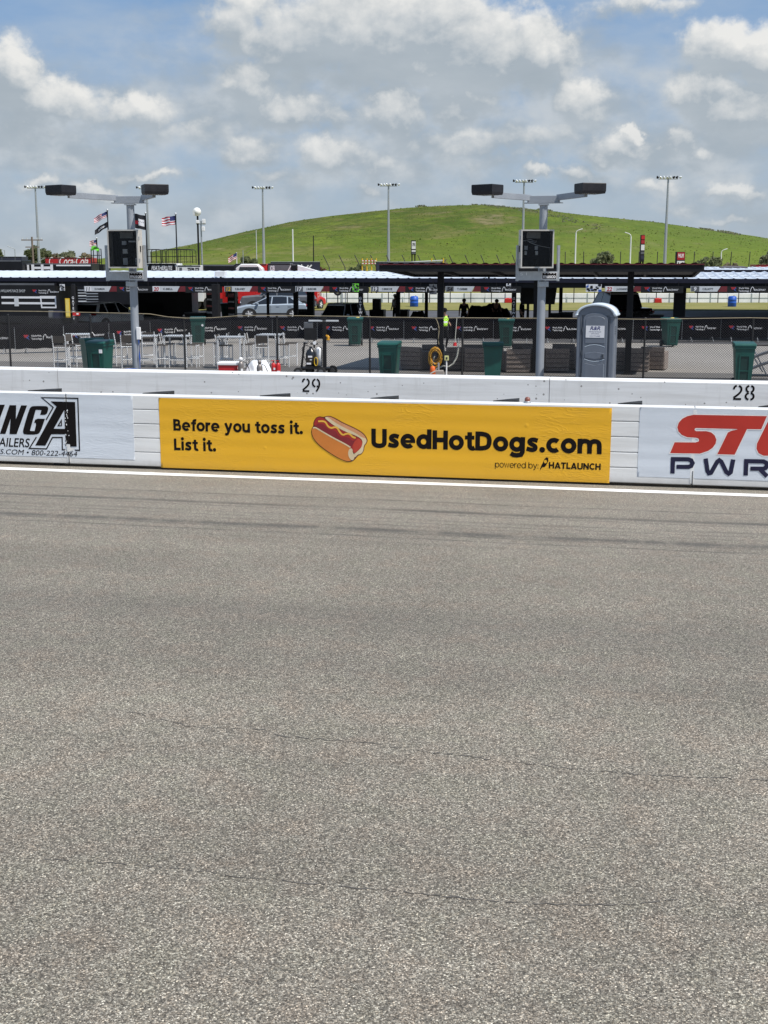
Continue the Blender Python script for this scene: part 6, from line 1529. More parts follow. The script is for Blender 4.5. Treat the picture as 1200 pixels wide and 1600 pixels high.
# dark hauler under the left garage roof, its side painted with sponsor marks
def ex_in(e, L, h, d):
    O_ = Vector((0, -d / 2 - .010, 0)); W_ = M['ink_white']; s = L / 7.4
    for x0, x1, z in ((-.1, 3.7, h - .70), (-.1, 3.7, h - .98)): e.box(((x0 + x1) / 2 * s, -d / 2 - .008, z), ((x1 - x0) * s, .01, .10), W_)
    e.box((.95 * s, -d / 2 - .012, h - .90), (.30 * s, .01, .46), M['sign_grey']); e.stroke([(2.65 * s, h - .66), (3.68 * s, h - .66), (3.68 * s, h - 1.18), (2.7 * s, h - 1.18)], .07, W_, O_, UX, UZ, .002, True)
    e.text('WILLIAMS RACE SHOP', M['sign_grey'], O_ + Vector((-.1 * s, 0, h - .45)), UX, UZ, .13, w=1.7 * s); e.stroke([(-.5 * s + .28 * s * cos(a), h - .40 + .13 * sin(a)) for a in [j * pi / 6 for j in range(12)]], .1, M['sign_grey'], O_, UX, UZ, 0, True)
    wwt_logo(e, O_ - Vector((0, .004, 0)), 2.1 * s, h - .42, 1.0)
    for (x, z, t_, w_) in ((-2.6, h - .60, 'ING Pro', 1.1), (-2.6, h - .90, 'MICHELTON', 1.2)): e.text(t_, W_, O_ + Vector((x * s, 0, z)), UX, UZ, .20, w=w_ * s, bold=.02, shear=.2)
    for x, z in ((-2.05, h - 1.2), (-1.3, h - 1.2)): e.box((x * s, -d / 2 - .012, z), (.22 * s, .01, .22), M['sign_grey'])
    for k2 in range(3): e.stroke([((-1.5 + .28 * k2) * s + .10 * cos(a), h - 1.55 + .10 * sin(a)) for a in [j * pi / 4 for j in range(8)]], .05, W_, O_, UX, UZ, 0, True)
    e.box((-2.05 * s, -d / 2 - .012, h - 1.55), (.5 * s, .01, .14), W_); e.box((-1.25 * s, -d / 2 - .012, h - 2.0), (.32 * s, .01, .3), M['trailer_grey'])
    e.box((1.9 * s, -d / 2 - .012, h - 1.7), (1.4 * s, .01, .8), M['steel_dark'])
    for k2 in range(7): e.box((2.35 * s + k2 * .2, -d / 2 - .012, h - 2.1), (.08, .01, .05), M['sign_grey'])
trailer('race_hauler', 'black hauler side with two white stripes and small white marks under the left garage roof', 'trailer', -60, 113, 441.5, 62.85, 2.5, 'trailer_black', rz=-.19, zb=.5, extra=ex_in)
def ex_in2(e, L, h, d):
    for k2 in range(6): e.box((-L * .34, -d / 2 - .012, h - .55 - k2 * .2), (.6, .01, .05 if k2 % 2 else .08), M['sign_grey'] if k2 % 3 else M['galv'])
    for k2 in range(5): e.box((-L * .18, -d / 2 - .012, h - .6 - k2 * .2), (.9, .01, .07), M['galv'])
trailer('race_hauler', 'dark hauler with pale slats behind the white SUV', 'trailer', 121, 215, 441, 92, 2.5, 'trailer_black', zb=.5, extra=ex_in2)
trailer('race_hauler', 'plain black hauler side under the garage roof right of the left light pole', 'trailer', 222, 306, 442, 74, 2.5, 'trailer_black', zb=.4, extra=lambda e, L, h, d: (e.box((-L * .18, -d / 2 - .01, h - 1.4), (1.0, .01, .55), M['steel_dark']), e.box((L * .1, -d / 2 - .01, h - .55), (L * .7, .01, .03), M['trailer_grey'])))
trailer('white_trailer', 'white trailer end between the black hauler and the thick garage column', 'trailer', 306, 322, 446, 96, 2.5, 'trailer_white', zb=.6)
def sponsor_tower(px, y, h, label):
    t = thing('tool_tower', label, 'cabinet', at(px, y), GANG); MB().box((0, 0, h / 2), (.42, .4, h), M['black_metal'], ch=.02).build('body', t)
    for k2 in range(5): MB().box((0, -.206, h - .28 - k2 * .34), (.34, .012, .10 if k2 else .2), M['ink_white'] if k2 % 2 else M['red_paint']).build('label', t)
    MB().box((0, -.206, .34), (.36, .012, .2), M['red_paint']).build('drawer', t)
sponsor_tower(331, 66, 2.15, 'black tower cabinet with red and white labels left of the thick garage column'); sponsor_tower(364, 67, 2.0, 'black tower cabinet with red and white labels right of the thick garage column')
rp = MB().box((0, 0, 1.6), (.36, .05, 1.3), M['red_paint']).box((.08, -.03, 1.75), (.14, .02, .5), M['black_metal']).box((0, -.03, 2.2), (.36, .02, .05), M['ink_white']).box((0, -.03, 1.0), (.36, .02, .05), M['ink_white']).box((0, 0, .5), (.06, .06, 1.0), M['steel_dark'])
o = rp.build('red_placard'); o.location = at(353.5, 74); tag(o, 'red placard with a white border above the green bin in the garage', 'sign')

# ---- people, toolboxes and equipment in the garage shade
def person(px, y, label, shirt, trousers, pose, rz=0.0, h=1.75, hat=None, vest=None, pyb=None):
    t = thing('person', label, 'person', at(px, y), rz); s = h / 1.75
    P = {'pelvis': (0, 0, .95), 'waist': (0, .01, 1.08), 'chest': (0, .0, 1.32), 'neck': (0, .02, 1.47), 'head': (0, -.005, 1.60), 'crown': (0, 0, 1.70),
         'hipl': (-.09, 0, .90), 'kneel': (-.11, -.02, .50), 'ankl': (-.12, .03, .09), 'toel': (-.13, -.13, .04),
         'hipr': (.09, 0, .90), 'kneer': (.11, -.02, .50), 'ankr': (.12, .03, .09), 'toer': (.13, -.13, .04),
         'shl': (-.18, .01, 1.41), 'ell': (-.25, .03, 1.14), 'wrl': (-.24, -.08, .90), 'hal': (-.235, -.11, .81),
         'shr': (.18, .01, 1.41), 'elr': (.25, .03, 1.14), 'wrr': (.24, -.08, .90), 'har': (.235, -.11, .81)}
    P.update(pose)
    R = dict(pelvis=.145, waist=.125, chest=.15, neck=.058, head=.098, crown=.07, hipl=.095, kneel=.062, ankl=.043, toel=.035, hipr=.095, kneer=.062, ankr=.043, toer=.035, shl=.062, ell=.042, wrl=.030, hal=.036, shr=.062, elr=.042, wrr=.030, har=.036)
    E = [('pelvis', 'waist'), ('waist', 'chest'), ('chest', 'neck'), ('neck', 'head'), ('head', 'crown'), ('pelvis', 'hipl'), ('hipl', 'kneel'), ('kneel', 'ankl'), ('ankl', 'toel'), ('pelvis', 'hipr'), ('hipr', 'kneer'), ('kneer', 'ankr'), ('ankr', 'toer'),
         ('chest', 'shl'), ('shl', 'ell'), ('ell', 'wrl'), ('wrl', 'hal'), ('chest', 'shr'), ('shr', 'elr'), ('elr', 'wrr'), ('wrr', 'har')]
    def grow(keys, grow_, mats, fn_, name):
        ks = [k2 for k2 in P if k2 in keys]; ix = {k2: i for i, k2 in enumerate(ks)}
        me = bpy.data.meshes.new('sk'); me.from_pydata([Vector(P[k2]) * s for k2 in ks], [(ix[a], ix[b_]) for a, b_ in E if a in ix and b_ in ix], [])
        ob = bpy.data.objects.new('sk', me); COL.objects.link(ob); md = ob.modifiers.new('s', 'SKIN'); ob.modifiers.new('d', 'SUBSURF').levels = 2
        sv = me.skin_vertices[0].data
        for k2, i in ix.items(): sv[i].radius = (R[k2] * grow_ * s,) * 2; sv[i].use_root = (i == 0)
        dg = bpy.context.evaluated_depsgraph_get(); m2 = bpy.data.meshes.new_from_object(ob.evaluated_get(dg)); bpy.data.objects.remove(ob)
        m2.name = name; m2.materials.clear()
        for m in mats: m2.materials.append(m)
        for p_ in m2.polygons: p_.material_index = fn_(p_.center / s); p_.use_smooth = True
        o = bpy.data.objects.new(name, m2); COL.objects.link(o); o.parent = t; return o
    body = grow(set(P), 1.0, [M['skin'], M[trousers], M['black_plastic']], lambda c: 2 if c.z < .10 else (1 if c.z < .98 and abs(c.x) < .21 else 0), 'body')
    grow({'waist', 'chest', 'shl', 'ell', 'shr', 'elr', 'pelvis'}, 1.14, [M[shirt]], lambda c: 0, 'shirt')
    if vest: grow({'pelvis', 'waist', 'chest', 'shl', 'shr'}, 1.26, [M[vest], M['lamp_glass']], lambda c: 1 if abs(c.z - 1.14) < .035 else 0, 'vest')
    hd_ = Vector(P['head']) * s; mb = MB(); mb.ball(hd_ + Vector((0, .012, .045)) * s, .112 * s, M['hair_dark'], 14, 8, .95); mb.build('hair', t)
    fc_ = MB(); fc_.ball(hd_ + Vector((0, -.105, -.01)) * s, .016 * s, M['skin'], 8, 5)
    fc_.build('nose', t)
    if hat:
        hb_ = MB(); hb_.lathe([(.125, 0), (.122, .05), (.09, .10), (.0001, .12)], M[hat], hd_ + Vector((0, .01, .045)) * s, 16); hb_.box(hd_ + Vector((0, -.15, .05)) * s, (.16, .14, .014), M[hat]); hb_.build('cap', t)
    return t
person(693.5, 49.3, 'person in a lime safety vest and dark cap standing behind the canopy post', 'cloth_dark', 'cloth_dark', {'har': (.20, -.22, 1.0), 'wrr': (.22, -.18, 1.03), 'kneer': (.12, -.12, .52)}, .5, 1.62, 'cloth_dark', 'hivis')
person(617.5, 70, 'person in dark clothes and a pale cap beside a garage column', 'cloth_white', 'cloth_dark', {'har': (.05, -.26, 1.05), 'wrr': (.12, -.22, 1.08)}, -.8, 1.72, 'cloth_white')
person(773, 64.5, 'dark silhouetted person bending over the covered pile in the garage', 'cloth_dark', 'cloth_dark', {'chest': (0, -.15, 1.28), 'neck': (0, -.24, 1.40), 'head': (0, -.30, 1.50), 'crown': (0, -.33, 1.60), 'shl': (-.18, -.15, 1.36), 'shr': (.18, -.15, 1.36), 'ell': (-.24, -.28, 1.12), 'elr': (.24, -.28, 1.12), 'wrl': (-.2, -.42, .98), 'wrr': (.2, -.42, .98), 'hal': (-.18, -.48, .94), 'har': (.18, -.48, .94)}, .2, 1.7)
person(815, 61.5, 'dark silhouetted person standing just left of the right light pole', 'cloth_dark', 'cloth_dark', {'har': (-.05, -.28, 1.2), 'wrr': (.05, -.26, 1.15)}, 1.2, 1.74)
person(624.5 + 100, 63, 'dark silhouetted person standing at the left end of the covered pile', 'cloth_dark', 'cloth_dark', {}, -.3, 1.66)

def tool_cart(px, y, w_, h_, label, kind=0):
    t = thing('tool_cart', label, 'tool cart', at(px, y), GANG)
    MB().box((0, 0, .14 + (h_ - .14) / 2), (w_, .6, h_ - .14), M['black_metal'], ch=.02).build('cabinet', t)
    d = MB()
    for k2 in range(4): d.box((0, -.303, .22 + (h_ - .3) * (k2 + .5) / 4), (w_ * .9, .012, (h_ - .3) / 4 - .03), M['steel_dark'])
    d.build('drawer', t)
    for s in (-1, 1): MB().cyl((s * w_ * .38, -.2, .07), (s * w_ * .38, -.16, .07), .07, M['rubber'], n=12).build('wheel', t)
    if kind == 1: MB().box((-.05, .05, h_ + .28), (.42, .34, .56), M['black_metal'], ch=.02).build('screen', t)
    if kind == 2: MB().box((0, 0, h_ + .03), (w_ + .06, .66, .05), M['trailer_grey'], ch=.01).build('worktop', t)
    return t
tool_cart(590, 66, .78, 1.0, 'black tool cart with an upright screen right of the lettered garage column', 1)
tool_cart(629, 66, .62, .95, 'black tool cart left of the covered dark machine', 2)
tool_cart(866, 61, .52, 1.0, 'narrow black tool cart just right of the right light pole'); tool_cart(884, 61.5, .62, .98, 'black tool cart with rounded top left of the portable toilet', 2)
tool_cart(1025, 60, .62, .92, 'black box cart right of the canopy post near the portable toilet', 2); tool_cart(842, 66, .55, 1.1, 'black tool cart hidden behind the right light pole')
tool_cart(478, 68, .7, .9, 'black tool cart right of the silver SUV', 2); tool_cart(308, 66, 1.1, .8, 'low dark cart above the bin with the round sticker', 2)
def covered(px, y, L, h_, label):
    o = MB(); n1, n2 = 40, 12; vs = []
    for j in range(n2 + 1):
        a = pi * j / n2
        for i in range(n1 + 1):
            x = -L / 2 + L * i / n1; e = min(1, (L / 2 - abs(x)) / .35 + .02) ** .5; hh2 = h_ * e * (1 + .16 * mn.noise(Vector((x * 2.2, a, px))) + .05 * mn.noise(Vector((x * 7, a * 3, 1))))
            vs.append((x, -.55 * cos(a) * (1 if e > .4 else .8), max(0.0, hh2 * sin(a) ** .5)))
    fs = [(j * (n1 + 1) + i, j * (n1 + 1) + i + 1, (j + 1) * (n1 + 1) + i + 1, (j + 1) * (n1 + 1) + i) for j in range(n2) for i in range(n1)]
    oo = o.raw(vs, fs, M['cloth_dark'], True).build('covered_pile'); oo.location = at(px, y); oo.rotation_euler.z = GANG; tag(oo, label, 'covered load')
covered(757, 65.5, 2.1, 1.26, 'long dark covered pile in the garage behind the barricades left of the right light pole')
covered(653, 65, 1.1, .98, 'low dark covered machine between two garage columns'); covered(784, 66, 1.2, 1.12, 'dark covered heap against the lettered column left of the right light pole')
# big raised black panel behind the right light pole
o = MB().prism([(-.85, 1.45), (.78, 1.45), (.90, 2.46), (-.92, 2.46)], 'y', -.06, .06, M['black_metal'], ch=.02).box((-.5, .02, .75), (.12, .1, 1.5), M['steel_dark']).box((.55, .02, .75), (.12, .1, 1.5), M['steel_dark']).build('raised_panel')
o.location = at(840, 60.2); o.rotation_euler.z = GANG; tag(o, 'big black raised panel hanging under the eave behind the right light pole', 'panel')
o = MB().box((0, 0, 1.3), (.42, .10, .9), M['yellow']).box((0, -.06, 1.3), (.32, .012, .8), mk('yellow_pale', (.62, .50, .12), .5)).box((0, 0, .45), (.08, .08, .9), M['steel_dark']).build('yellow_bollard'); o.location = at(108, 59.4); o.scale = (.5, .6, 1); tag(o, 'narrow yellow upright pad under the left garage roof', 'bollard')
o = MB().box((0, 0, 1.05), (.34, .04, .17), M['red_paint']).box((.06, -.024, 1.05), (.1, .012, .07), M['ink_white']).box((0, .03, .5), (.05, .05, 1.0), M['steel_dark']).build('red_box'); o.location = at(121, 58.6); tag(o, 'small red box on the lettered left garage column', 'box')
o = MB().box((-.18, 0, 1.0), (.3, .2, .34), M['trailer_grey']).box((.12, 0, .95), (.4, .3, .44), M['trailer_navy']).box((0, 0, .4), (.7, .4, .8), M['steel_dark']).build('equipment_stack'); o.location = at(89, 59.8); tag(o, 'grey and navy equipment boxes left of the yellow pad', 'equipment')

# ---- across the infield road: far barrier wall, fence posts, barrels
fwy = 113.2; fw = thing('far_barrier', 'long white concrete barrier beyond the infield grass', 'barrier', at(600, fwy), 0); hb = zat(458.3, fwy)
for k2 in range(-32, 33):
    MB().box((k2 * 3.66, 0, hb / 2), (3.645, .35, hb), M['barrier_white'], ch=.03).build('wall_section', fw)
ff = thing('infield_fence', 'thin pole fence with a wire line standing in front of the far white barrier', 'fence', at(600, fwy - .6), 0)
for k2 in range(-30, 31): MB().cyl((k2 * 1.86 + .4, 0, 0), (k2 * 1.86 + .4, 0, 1.6 if k2 % 2 else 2.0), .04, M['steel_dark'], n=8).build('post', ff)
MB().box((0, 0, 1.55), (120, .03, .03), M['galv']).build('top_wire', ff)
for px, lab in ((647, 'blue barrel on the infield grass left of the canopy post'), (1143.5, 'blue barrel on the infield grass towards the right edge')):
    t = thing('blue_barrel', lab, 'barrel', at(px, 101.5), 0, 'blue barrels on the infield grass')
    MB().lathe([(.0001, 0), (.30, 0), (.34, .05), (.34, .30), (.36, .33), (.34, .36), (.34, .55), (.36, .58), (.34, .61), (.33, .80), (.25, .86), (.0001, .88)], M['blue_plastic'], n=20).build('shell', t)
    MB().lathe([(.06, .86), (.06, .91), (.0001, .91)], M['black_plastic'], (.12, 0, 0), 10).build('bung', t)
for px, lab in ((793.5, 'red plastic block at the foot of the far barrier left of the right light pole'), (1027.5, 'red plastic block at the foot of the far barrier right of the portable toilet')):
    t = thing('red_block', lab, 'block', at(px, 112.3), 0, 'red blocks along the far barrier'); MB().prism([(-.34, 0), (.34, 0), (.30, .42), (-.30, .42)], 'y', -.25, .25, M['red_paint'], ch=.05).build('shell', t); MB().box((0, 0, .44), (.2, .2, .05), M['red_paint']).build('lug', t)
# tyre hanging on a thin stand
ty = thing('tyre_stand', 'black tyre on a thin stand above the boxy black SUV', 'tyre', at(528, 80), 0)
MB().tube([(.24 * cos(a), 0, 1.85 + .38 * sin(a)) for a in [j * pi / 12 for j in range(24)]], .085, M['rubber'], 10, True).build('tyre', ty); MB().cyl((0, 0, 0), (0, 0, 1.44), .035, M['steel_dark'], n=8).build('stand', ty)
for px, y, lab in ((535, 82, 'thin grey pole right of the tyre stand'), (540, 84, 'second thin grey pole right of the tyre stand')): 
    o = MB().cyl((0, 0, 0), (0, 0, 2.3), .03, M['galv'], n=8).box((0, 0, .02), (.3, .3, .04), M['galv']).build('thin_pole'); o.location = at(px, y); tag(o, lab, 'pole')
# machines beyond the far barrier
def loader(px, y, paint, label, L=5.5):
    t = thing('work_truck', label, 'truck', at(px, y), .05)
    MB().box((-.4, 0, 1.3), (L, 2.2, 1.0), M[paint], ch=.1).build('body', t); MB().prism([(L / 2 - .7, .9), (L / 2 + 1, .9), (L / 2 + .9, 1.6), (L / 2 + .5, 2.4), (L / 2 - .7, 2.4)], 'y', -1.05, 1.05, M[paint], ch=.06).build('cab', t)
    MB().box((L / 2 + .1, -1.06, 1.95), (.9, .02, .55), M['glass_dark']).build('window', t)
    for x in (-L * .36, L * .42):
        for s in (-1, 1): MB().cyl((x, s * .8, .5), (x, s * 1.12, .5), .5, M['rubber'], n=16).build('wheel', t)
loader(596, 150, 'yellow', 'yellow truck beyond the far white barrier'); loader(606, 158, 'trailer_white', 'white truck beyond the far white barrier right of the yellow one', 3.5)
loader(664, 160, 'trailer_grey', 'brownish dark truck beyond the far barrier left of the canopy post', 5); loader(1128, 140, 'red_paint', 'low red truck beyond the far barrier under the number 9 board', 4.5); loader(1108, 143, 'yellow_pale', 'pale yellow machine beyond the far barrier left of the low red truck', 2.5)
tb_ = thing('white_pavilion', 'white pavilion with a scalloped navy awning beyond the infield at the right edge', 'pavilion', at(1190, 112.2 + 6), 0)
MB().box((0, 0, .95), (wid(74, 118), 3.0, 1.9), M['trailer_white'], ch=.03).build('wall', tb_)
aw = MB(); wv = wid(78, 118); nn = 9
aw.box((0, -1.6, 2.35), (wv, .5, .5), M['trailer_navy'])
for k2 in range(nn): aw.prism([(-wv / 2 + wv * k2 / nn + .04, 1.75), (-wv / 2 + wv * (k2 + 1) / nn - .04, 1.75), (-wv / 2 + wv * (k2 + 1) / nn - .04, 2.1), (-wv / 2 + wv * k2 / nn + .04, 2.1)], 'y', -1.84, -1.80, M['trailer_navy'])
aw.build('awning', tb_)
for k2 in range(4): MB().box((-wv / 2 + .3 + (wv - .6) * k2 / 3, -1.75, .9), (.08, .08, 1.8), M['galv']).build('post', tb_)

# ---- catch fence beyond
mk('fence_grey', (.07, .07, .07), .6, var=.2)
def catch_post(h_):
    b = MB(); b.cyl((0, 0, 0), (0, 0, h_ * .62), .09, M['fence_grey'], n=8).cyl((0, 0, h_ * .62), (-.55, -.6, h_), .075, M['fence_grey'], n=8); return b
cfy = 190.0; CPX = [(-6, 0), (12, 0)] + [(515 + i * 24.4, 0) for i in range(13)] + [(882 + i * 28.6, 0) for i in range(12)]
hcf = zat(398.5, cfy); cp0 = None
cf = thing('catch_fence', 'tall dark catch fence with bent-over posts in front of the green hill', 'fence', at(600, cfy), 0)
for px, _ in CPX:
    p_ = at(px, cfy) - at(600, cfy); h_ = hcf + (0.0 if px < 850 else .5)
    b = MB(); b.cyl((p_.x, 0, 0), (p_.x, 0, h_ * .62), .08, M['fence_grey'], n=8).cyl((p_.x, 0, h_ * .62), (p_.x - (.9 if px < 850 else .15), -.8, h_), .065, M['fence_grey'], n=8); b.build('post', cf)
for k2 in range(7):
    z = .6 + k2 * hcf * .6 / 6; MB().box((0, 0, z), (150, .02, .02), M['fence_grey']).build('cable', cf)

# ---- stadium light towers
def tower(px, pyt, y):
    t = thing('light_tower', 'x', 'light tower'); h_ = zat(pyt, y)
    MB().cyl((0, 0, 0), (0, 0, h_), .34, M['galv'], .15, 14).build('pole', t)
    hd = MB(); hd.box((0, 0, h_ - .10), (3.9, .12, .10), M['galv']).box((0, .25, h_ - .45), (3.4, .12, .10), M['galv']); hd.build('crossarm', t)
    for k2 in range(8):
        x = -1.9 + k2 * .543; l = MB(); l.lathe([(.0001, .0), (.20, .0), (.22, .10), (.12, .34), (.08, .42), (.0001, .44)], M['black_metal'] if k2 in (0, 5, 6) else M['lamp_glass'], (0, 0, 0), 12)
        o = l.build('lamp', t); o.location = (x, -.28, h_ - .34 + .08 * (k2 % 2)); o.rotation_euler = (radians(62 if k2 % 2 else 30), 0, radians(-50 + k2 * 15))
    MB().box((.4, 0, 2.2), (.5, .4, .9), M['galv']).build('service_box', t)
    return t
TW = [(63, 290.5, 258, 'leftmost stadium light tower, rising over the red script trailer'), (234.5, 291.5, 262, 'stadium light tower rising behind the left light pole and its black flag'), (413, 291.5, 258, 'stadium light tower standing at the left slope of the hill'),
      (607, 287, 250, 'stadium light tower in front of the left half of the hill'), (815.5, 281, 236, 'stadium light tower half hidden by the right light pole'), (1037, 275.5, 222, 'rightmost stadium light tower, the tallest over the hill')]
for i, (px, pyt, y, lab) in enumerate(TW):
    o = tower(px, pyt, y); o.location = at(px, y); o['label'] = lab; o['group'] = 'stadium light towers'
# ---- street lights and plain poles in front of the hill
def street_light(px, pyt, y, label, arm):
    t = thing('street_light', label, 'street light', at(px, y), 0, 'pale street lights before the hill'); h_ = zat(pyt, y); m_ = M['trailer_white']
    MB().cyl((0, 0, 0), (0, 0, h_ - .6), .16, m_, .11, 10).build('pole', t)
    MB().tube([(0, 0, h_ - .6), (arm * .1, 0, h_ - .3), (arm * .45, 0, h_ - .08)], .07, m_, 8).build('arm', t); MB().box((arm * .75, 0, h_), (.7, .3, .14), m_, ch=.05, ry=-arm * .3).build('lamp_head', t)
street_light(897.5, 358.5, 210, 'pale street light with its arm to the right just right of the right light pole', 1); street_light(983, 364, 214, 'pale street light with its arm to the left above the portable toilet', -1); street_light(1124.5, 389.5, 230, 'short pale street light right of the red and white pylon', 1)
for px, pyt, y, r, m_, lab in ((458.5, 358, 180, .13, 'trailer_white', 'white pole standing right of the middle-left light tower'), (402, 359.5, 180, .08, 'galv_pale', 'thin pale pole with guy wires left of the middle-left light tower'), (490.5, 368, 185, .10, 'steel_dark', 'thin dark pole left of the hill centre'), (381, 391, 170, .07, 'galv', 'short grey pole beside the round bush'), (371, 394, 160, .08, 'trailer_white', 'white flagpole of the small flag before the hill')):
    h_ = zat(pyt, y); o = MB().cyl((0, 0, 0), (0, 0, h_), r, M[m_], r * .7, 10).lathe([(.0001, 0), (r * 2, 0), (r * 2, .4), (r, .6)], M[m_], n=10)
    if px == 458.5: o.box((0, 0, h_ * .25), (.5, .4, 1.2), M[m_]).box((.1, 0, h_ * .42), (.7, .3, .2), M['galv'])
    if px == 402: o.tube([(0, 0, h_ * .72), (-4.2, 1, 3.5)], .035, M['wire_tan'], 5).tube([(0, 0, h_ * .3), (3.6, 0, h_ * .42)], .05, M['galv_pale'], 5)
    oo = o.build('slim_pole'); oo.location = at(px, y); tag(oo, lab, 'pole')
up = thing('utility_pole', 'wooden utility pole with cross-arms left of the leftmost light tower', 'utility pole', at(54, 200), 0); h_ = zat(370, 200)
MB().cyl((0, 0, 0), (0, 0, h_), .2, M['wood_pole'], .15, 10).build('pole', up)
ca = MB(); ca.box((0, 0, h_ - .5), (3.4, .14, .16), M['wood_pole']).box((0, 0, h_ - 1.6), (2.2, .14, .16), M['wood_pole']); ca.tube([(0, 0, h_ - 4.6), (1.6, 0, h_ - 3.4), (2.0, 0, h_ - 3.3)], .06, M['galv'], 6); ca.build('cross_arm', up)
for x in (-1.5, -.8, .8, 1.5): MB().cyl((x, 0, h_ - .42), (x, 0, h_ - .12), .06, M['sign_grey'], n=8).build('insulator', up)
for px, h2, lab in ((10, 391, 'thin slanted lamp post at the far left horizon'), (26, 389, 'second thin lamp post at the far left horizon')):
    o = MB().cyl((0, 0, 0), (0, 0, zat(h2, 260)), .10, M['galv'], .07, 8).tube([(0, 0, zat(h2, 260)), (-1.5, 0, zat(h2, 260) + .6)], .06, M['galv'], 6).build('lamp_post'); o.location = at(px, 260); tag(o, lab, 'lamp post')
# ---- sign pylons
def pylon(px0, px1, pyt, pyb_, y, panels, label, frame='black_metal'):
    pc_ = (px0 + px1) / 2; t = thing('sign_pylon', label, 'sign', at(pc_, y), 0); w_ = wid(px1 - px0, y, 5); zt, zb_ = zat(pyt, y), zat(pyb_, y)
    MB().box((0, 0, (zt + zb_) / 2), (w_, .5, zt - zb_), M[frame], ch=.03).build('cabinet', t)
    for a, b_, m_, txt in panels:
        f = MB(); za, zc2 = zt + (zb_ - zt) * b_, zt + (zb_ - zt) * a
        f.box((w_ * .04, -.262, (za + zc2) / 2), (w_ * .82, .03, (zc2 - za) * .94), M[m_]); fo_ = f.build('panel', t)
        if txt: l = MB(); l.text(txt, M['ink_white'] if m_ in ('logo_red', 'red_paint', 'trailer_red') else M['ink_black'], Vector((w_ * .04, -.28, (za + zc2) / 2 - .14)), UX, UZ, min(.5, (zc2 - za) * .45), w=w_ * .62, bold=.03, align='c'); l.build('lettering', fo_)
    for s in (-1, 1): MB().box((s * w_ * .3, 0, zb_ / 2), (.2, .2, zb_), M['steel_dark']).build('leg', t)
pylon(642, 649.5, 375.5, 398, 205, [(.06, .62, 'trailer_white', 'OPEN'), (.68, .80, 'trailer_white', None), (.84, .94, 'trailer_grey', None)], 'slim black and white sign pylon in front of the hill right of a light tower')
pylon(997.5, 1004, 367, 409, 170, [(.02, .17, 'red_paint', None), (.19, .33, 'logo_red', None), (.36, .58, 'trailer_white', None), (.62, .72, 'trailer_grey', None), (.76, .92, 'trailer_navy', None)], 'tall slim red, white and black scoreboard pylon in front of the hill')
pylon(1053, 1067, 393.5, 416, 150, [(.02, .58, 'trailer_red', 'PHILLIPS'), (.62, .98, 'trailer_white', '14')], 'red and white sign on a dark stand just above the right end of the canopy')
# yellow and red gate frames
for px0, px1, lab, n_ in ((566, 588, 'yellow posts with red and white crossbars left of the navy banner wall', 4), (674, 692, 'two yellow posts with a thin rail behind the canopy roof', 2)):
    y = 150; t = thing('gate_frame', lab, 'gate', at((px0 + px1) / 2, y), 0); w_ = wid(px1 - px0, y); h_ = zat(403.5, y)
    for k2 in range(n_): MB().cyl((-w_ / 2 + w_ * k2 / (n_ - 1), 0, 0), (-w_ / 2 + w_ * k2 / (n_ - 1), 0, h_), .075, M['yellow'], n=10).build('post', t)
    if n_ == 4:
        for z in (h_ - .3, h_ - .6):
            for k2 in range(9): MB().box((-w_ / 2 + w_ * (k2 + .5) / 9, -.14, z), (w_ / 9, .06, .12), M['red_paint'] if k2 % 2 else M['ink_white']).build('bar', t)
    else: MB().tube([(-9, 0, h_ - .7), (w_ / 2, 0, h_ - .25)], .06, M['galv_pale'], 6).build('rail', t)

# ---- flags
def flag(px0, px1, py0, py1, pole_px, pyp, y, kind, label, droop=.25, down=True):
    t = thing('flag', label, 'flag', at(pole_px, y), 0); zt, zb_ = zat(py0, y), zat(py1, y); L = wid(abs(px1 - px0), y, 8); d_ = -1 if px0 < pole_px - 1 else 1; H_ = zt - zb_
    nxx, nz_ = 26, 13; vs = []
    for j in range(nz_ + 1):
        for i in range(nxx + 1):
            a = i / nxx; vs.append((d_ * L * a, .16 * L * .35 * sin(a * 9 + j * .12) * a ** .6, zt - H_ * (1 - droop) * j / nz_ - droop * H_ * a ** 1.2 + .03 * L * sin(a * 11 + 1 + .2 * j) * a))
    b = MB()
    for j in range(nz_):
        for i in range(nxx):
            if kind == 'us': m_ = M['flag_blue'] if (j < 7 and i < 11) else (M['flag_red'] if (j // 2) % 2 == 0 else M['ink_white'])
            elif kind == 'black': m_ = M['ink_white'] if (5 <= j <= 8 and 6 <= i <= 18 and (i + j) % 3 != 0) else M['flag_black']
            else: m_ = M['ink_white'] if (4 <= j <= 9 and 3 <= i <= 13 and not (j == 6 and i % 3 == 1)) else (M['flag_red'] if (6 <= j <= 8 and 14 <= i <= 19) else M['flag_black'])
            a = j * (nxx + 1) + i; q = [vs[a], vs[a + 1], vs[a + nxx + 2], vs[a + nxx + 1]]
            b.raw(q if d_ < 0 else q[::-1], [(0, 1, 2, 3)], m_, True)
    b.build('cloth', t)
    if pyp is not None:
        h_ = zat(pyp, y); MB().cyl((0, 0, 0), (0, 0, h_), .07, M['steel_dark'], .045, 8).ball((0, 0, h_), .09, M['galv_pale'], 8, 6).build('flagpole', t)
    return t
flag(152.5, 174, 330, 350, 174.2, 328, 100, 'us', 'stars and stripes flag flying above a black flag on one pole', .55)
flag(153.5, 175, 346, 368, 174.6, None, 100.2, 'black', 'black flag with a white patch below the stars and stripes left of the cabinet', .6)
flag(210.5, 232, 337, 355, 232.8, 333, 100, 'logo', 'dark flag with a white and red emblem flying right of the left light pole', -.25)
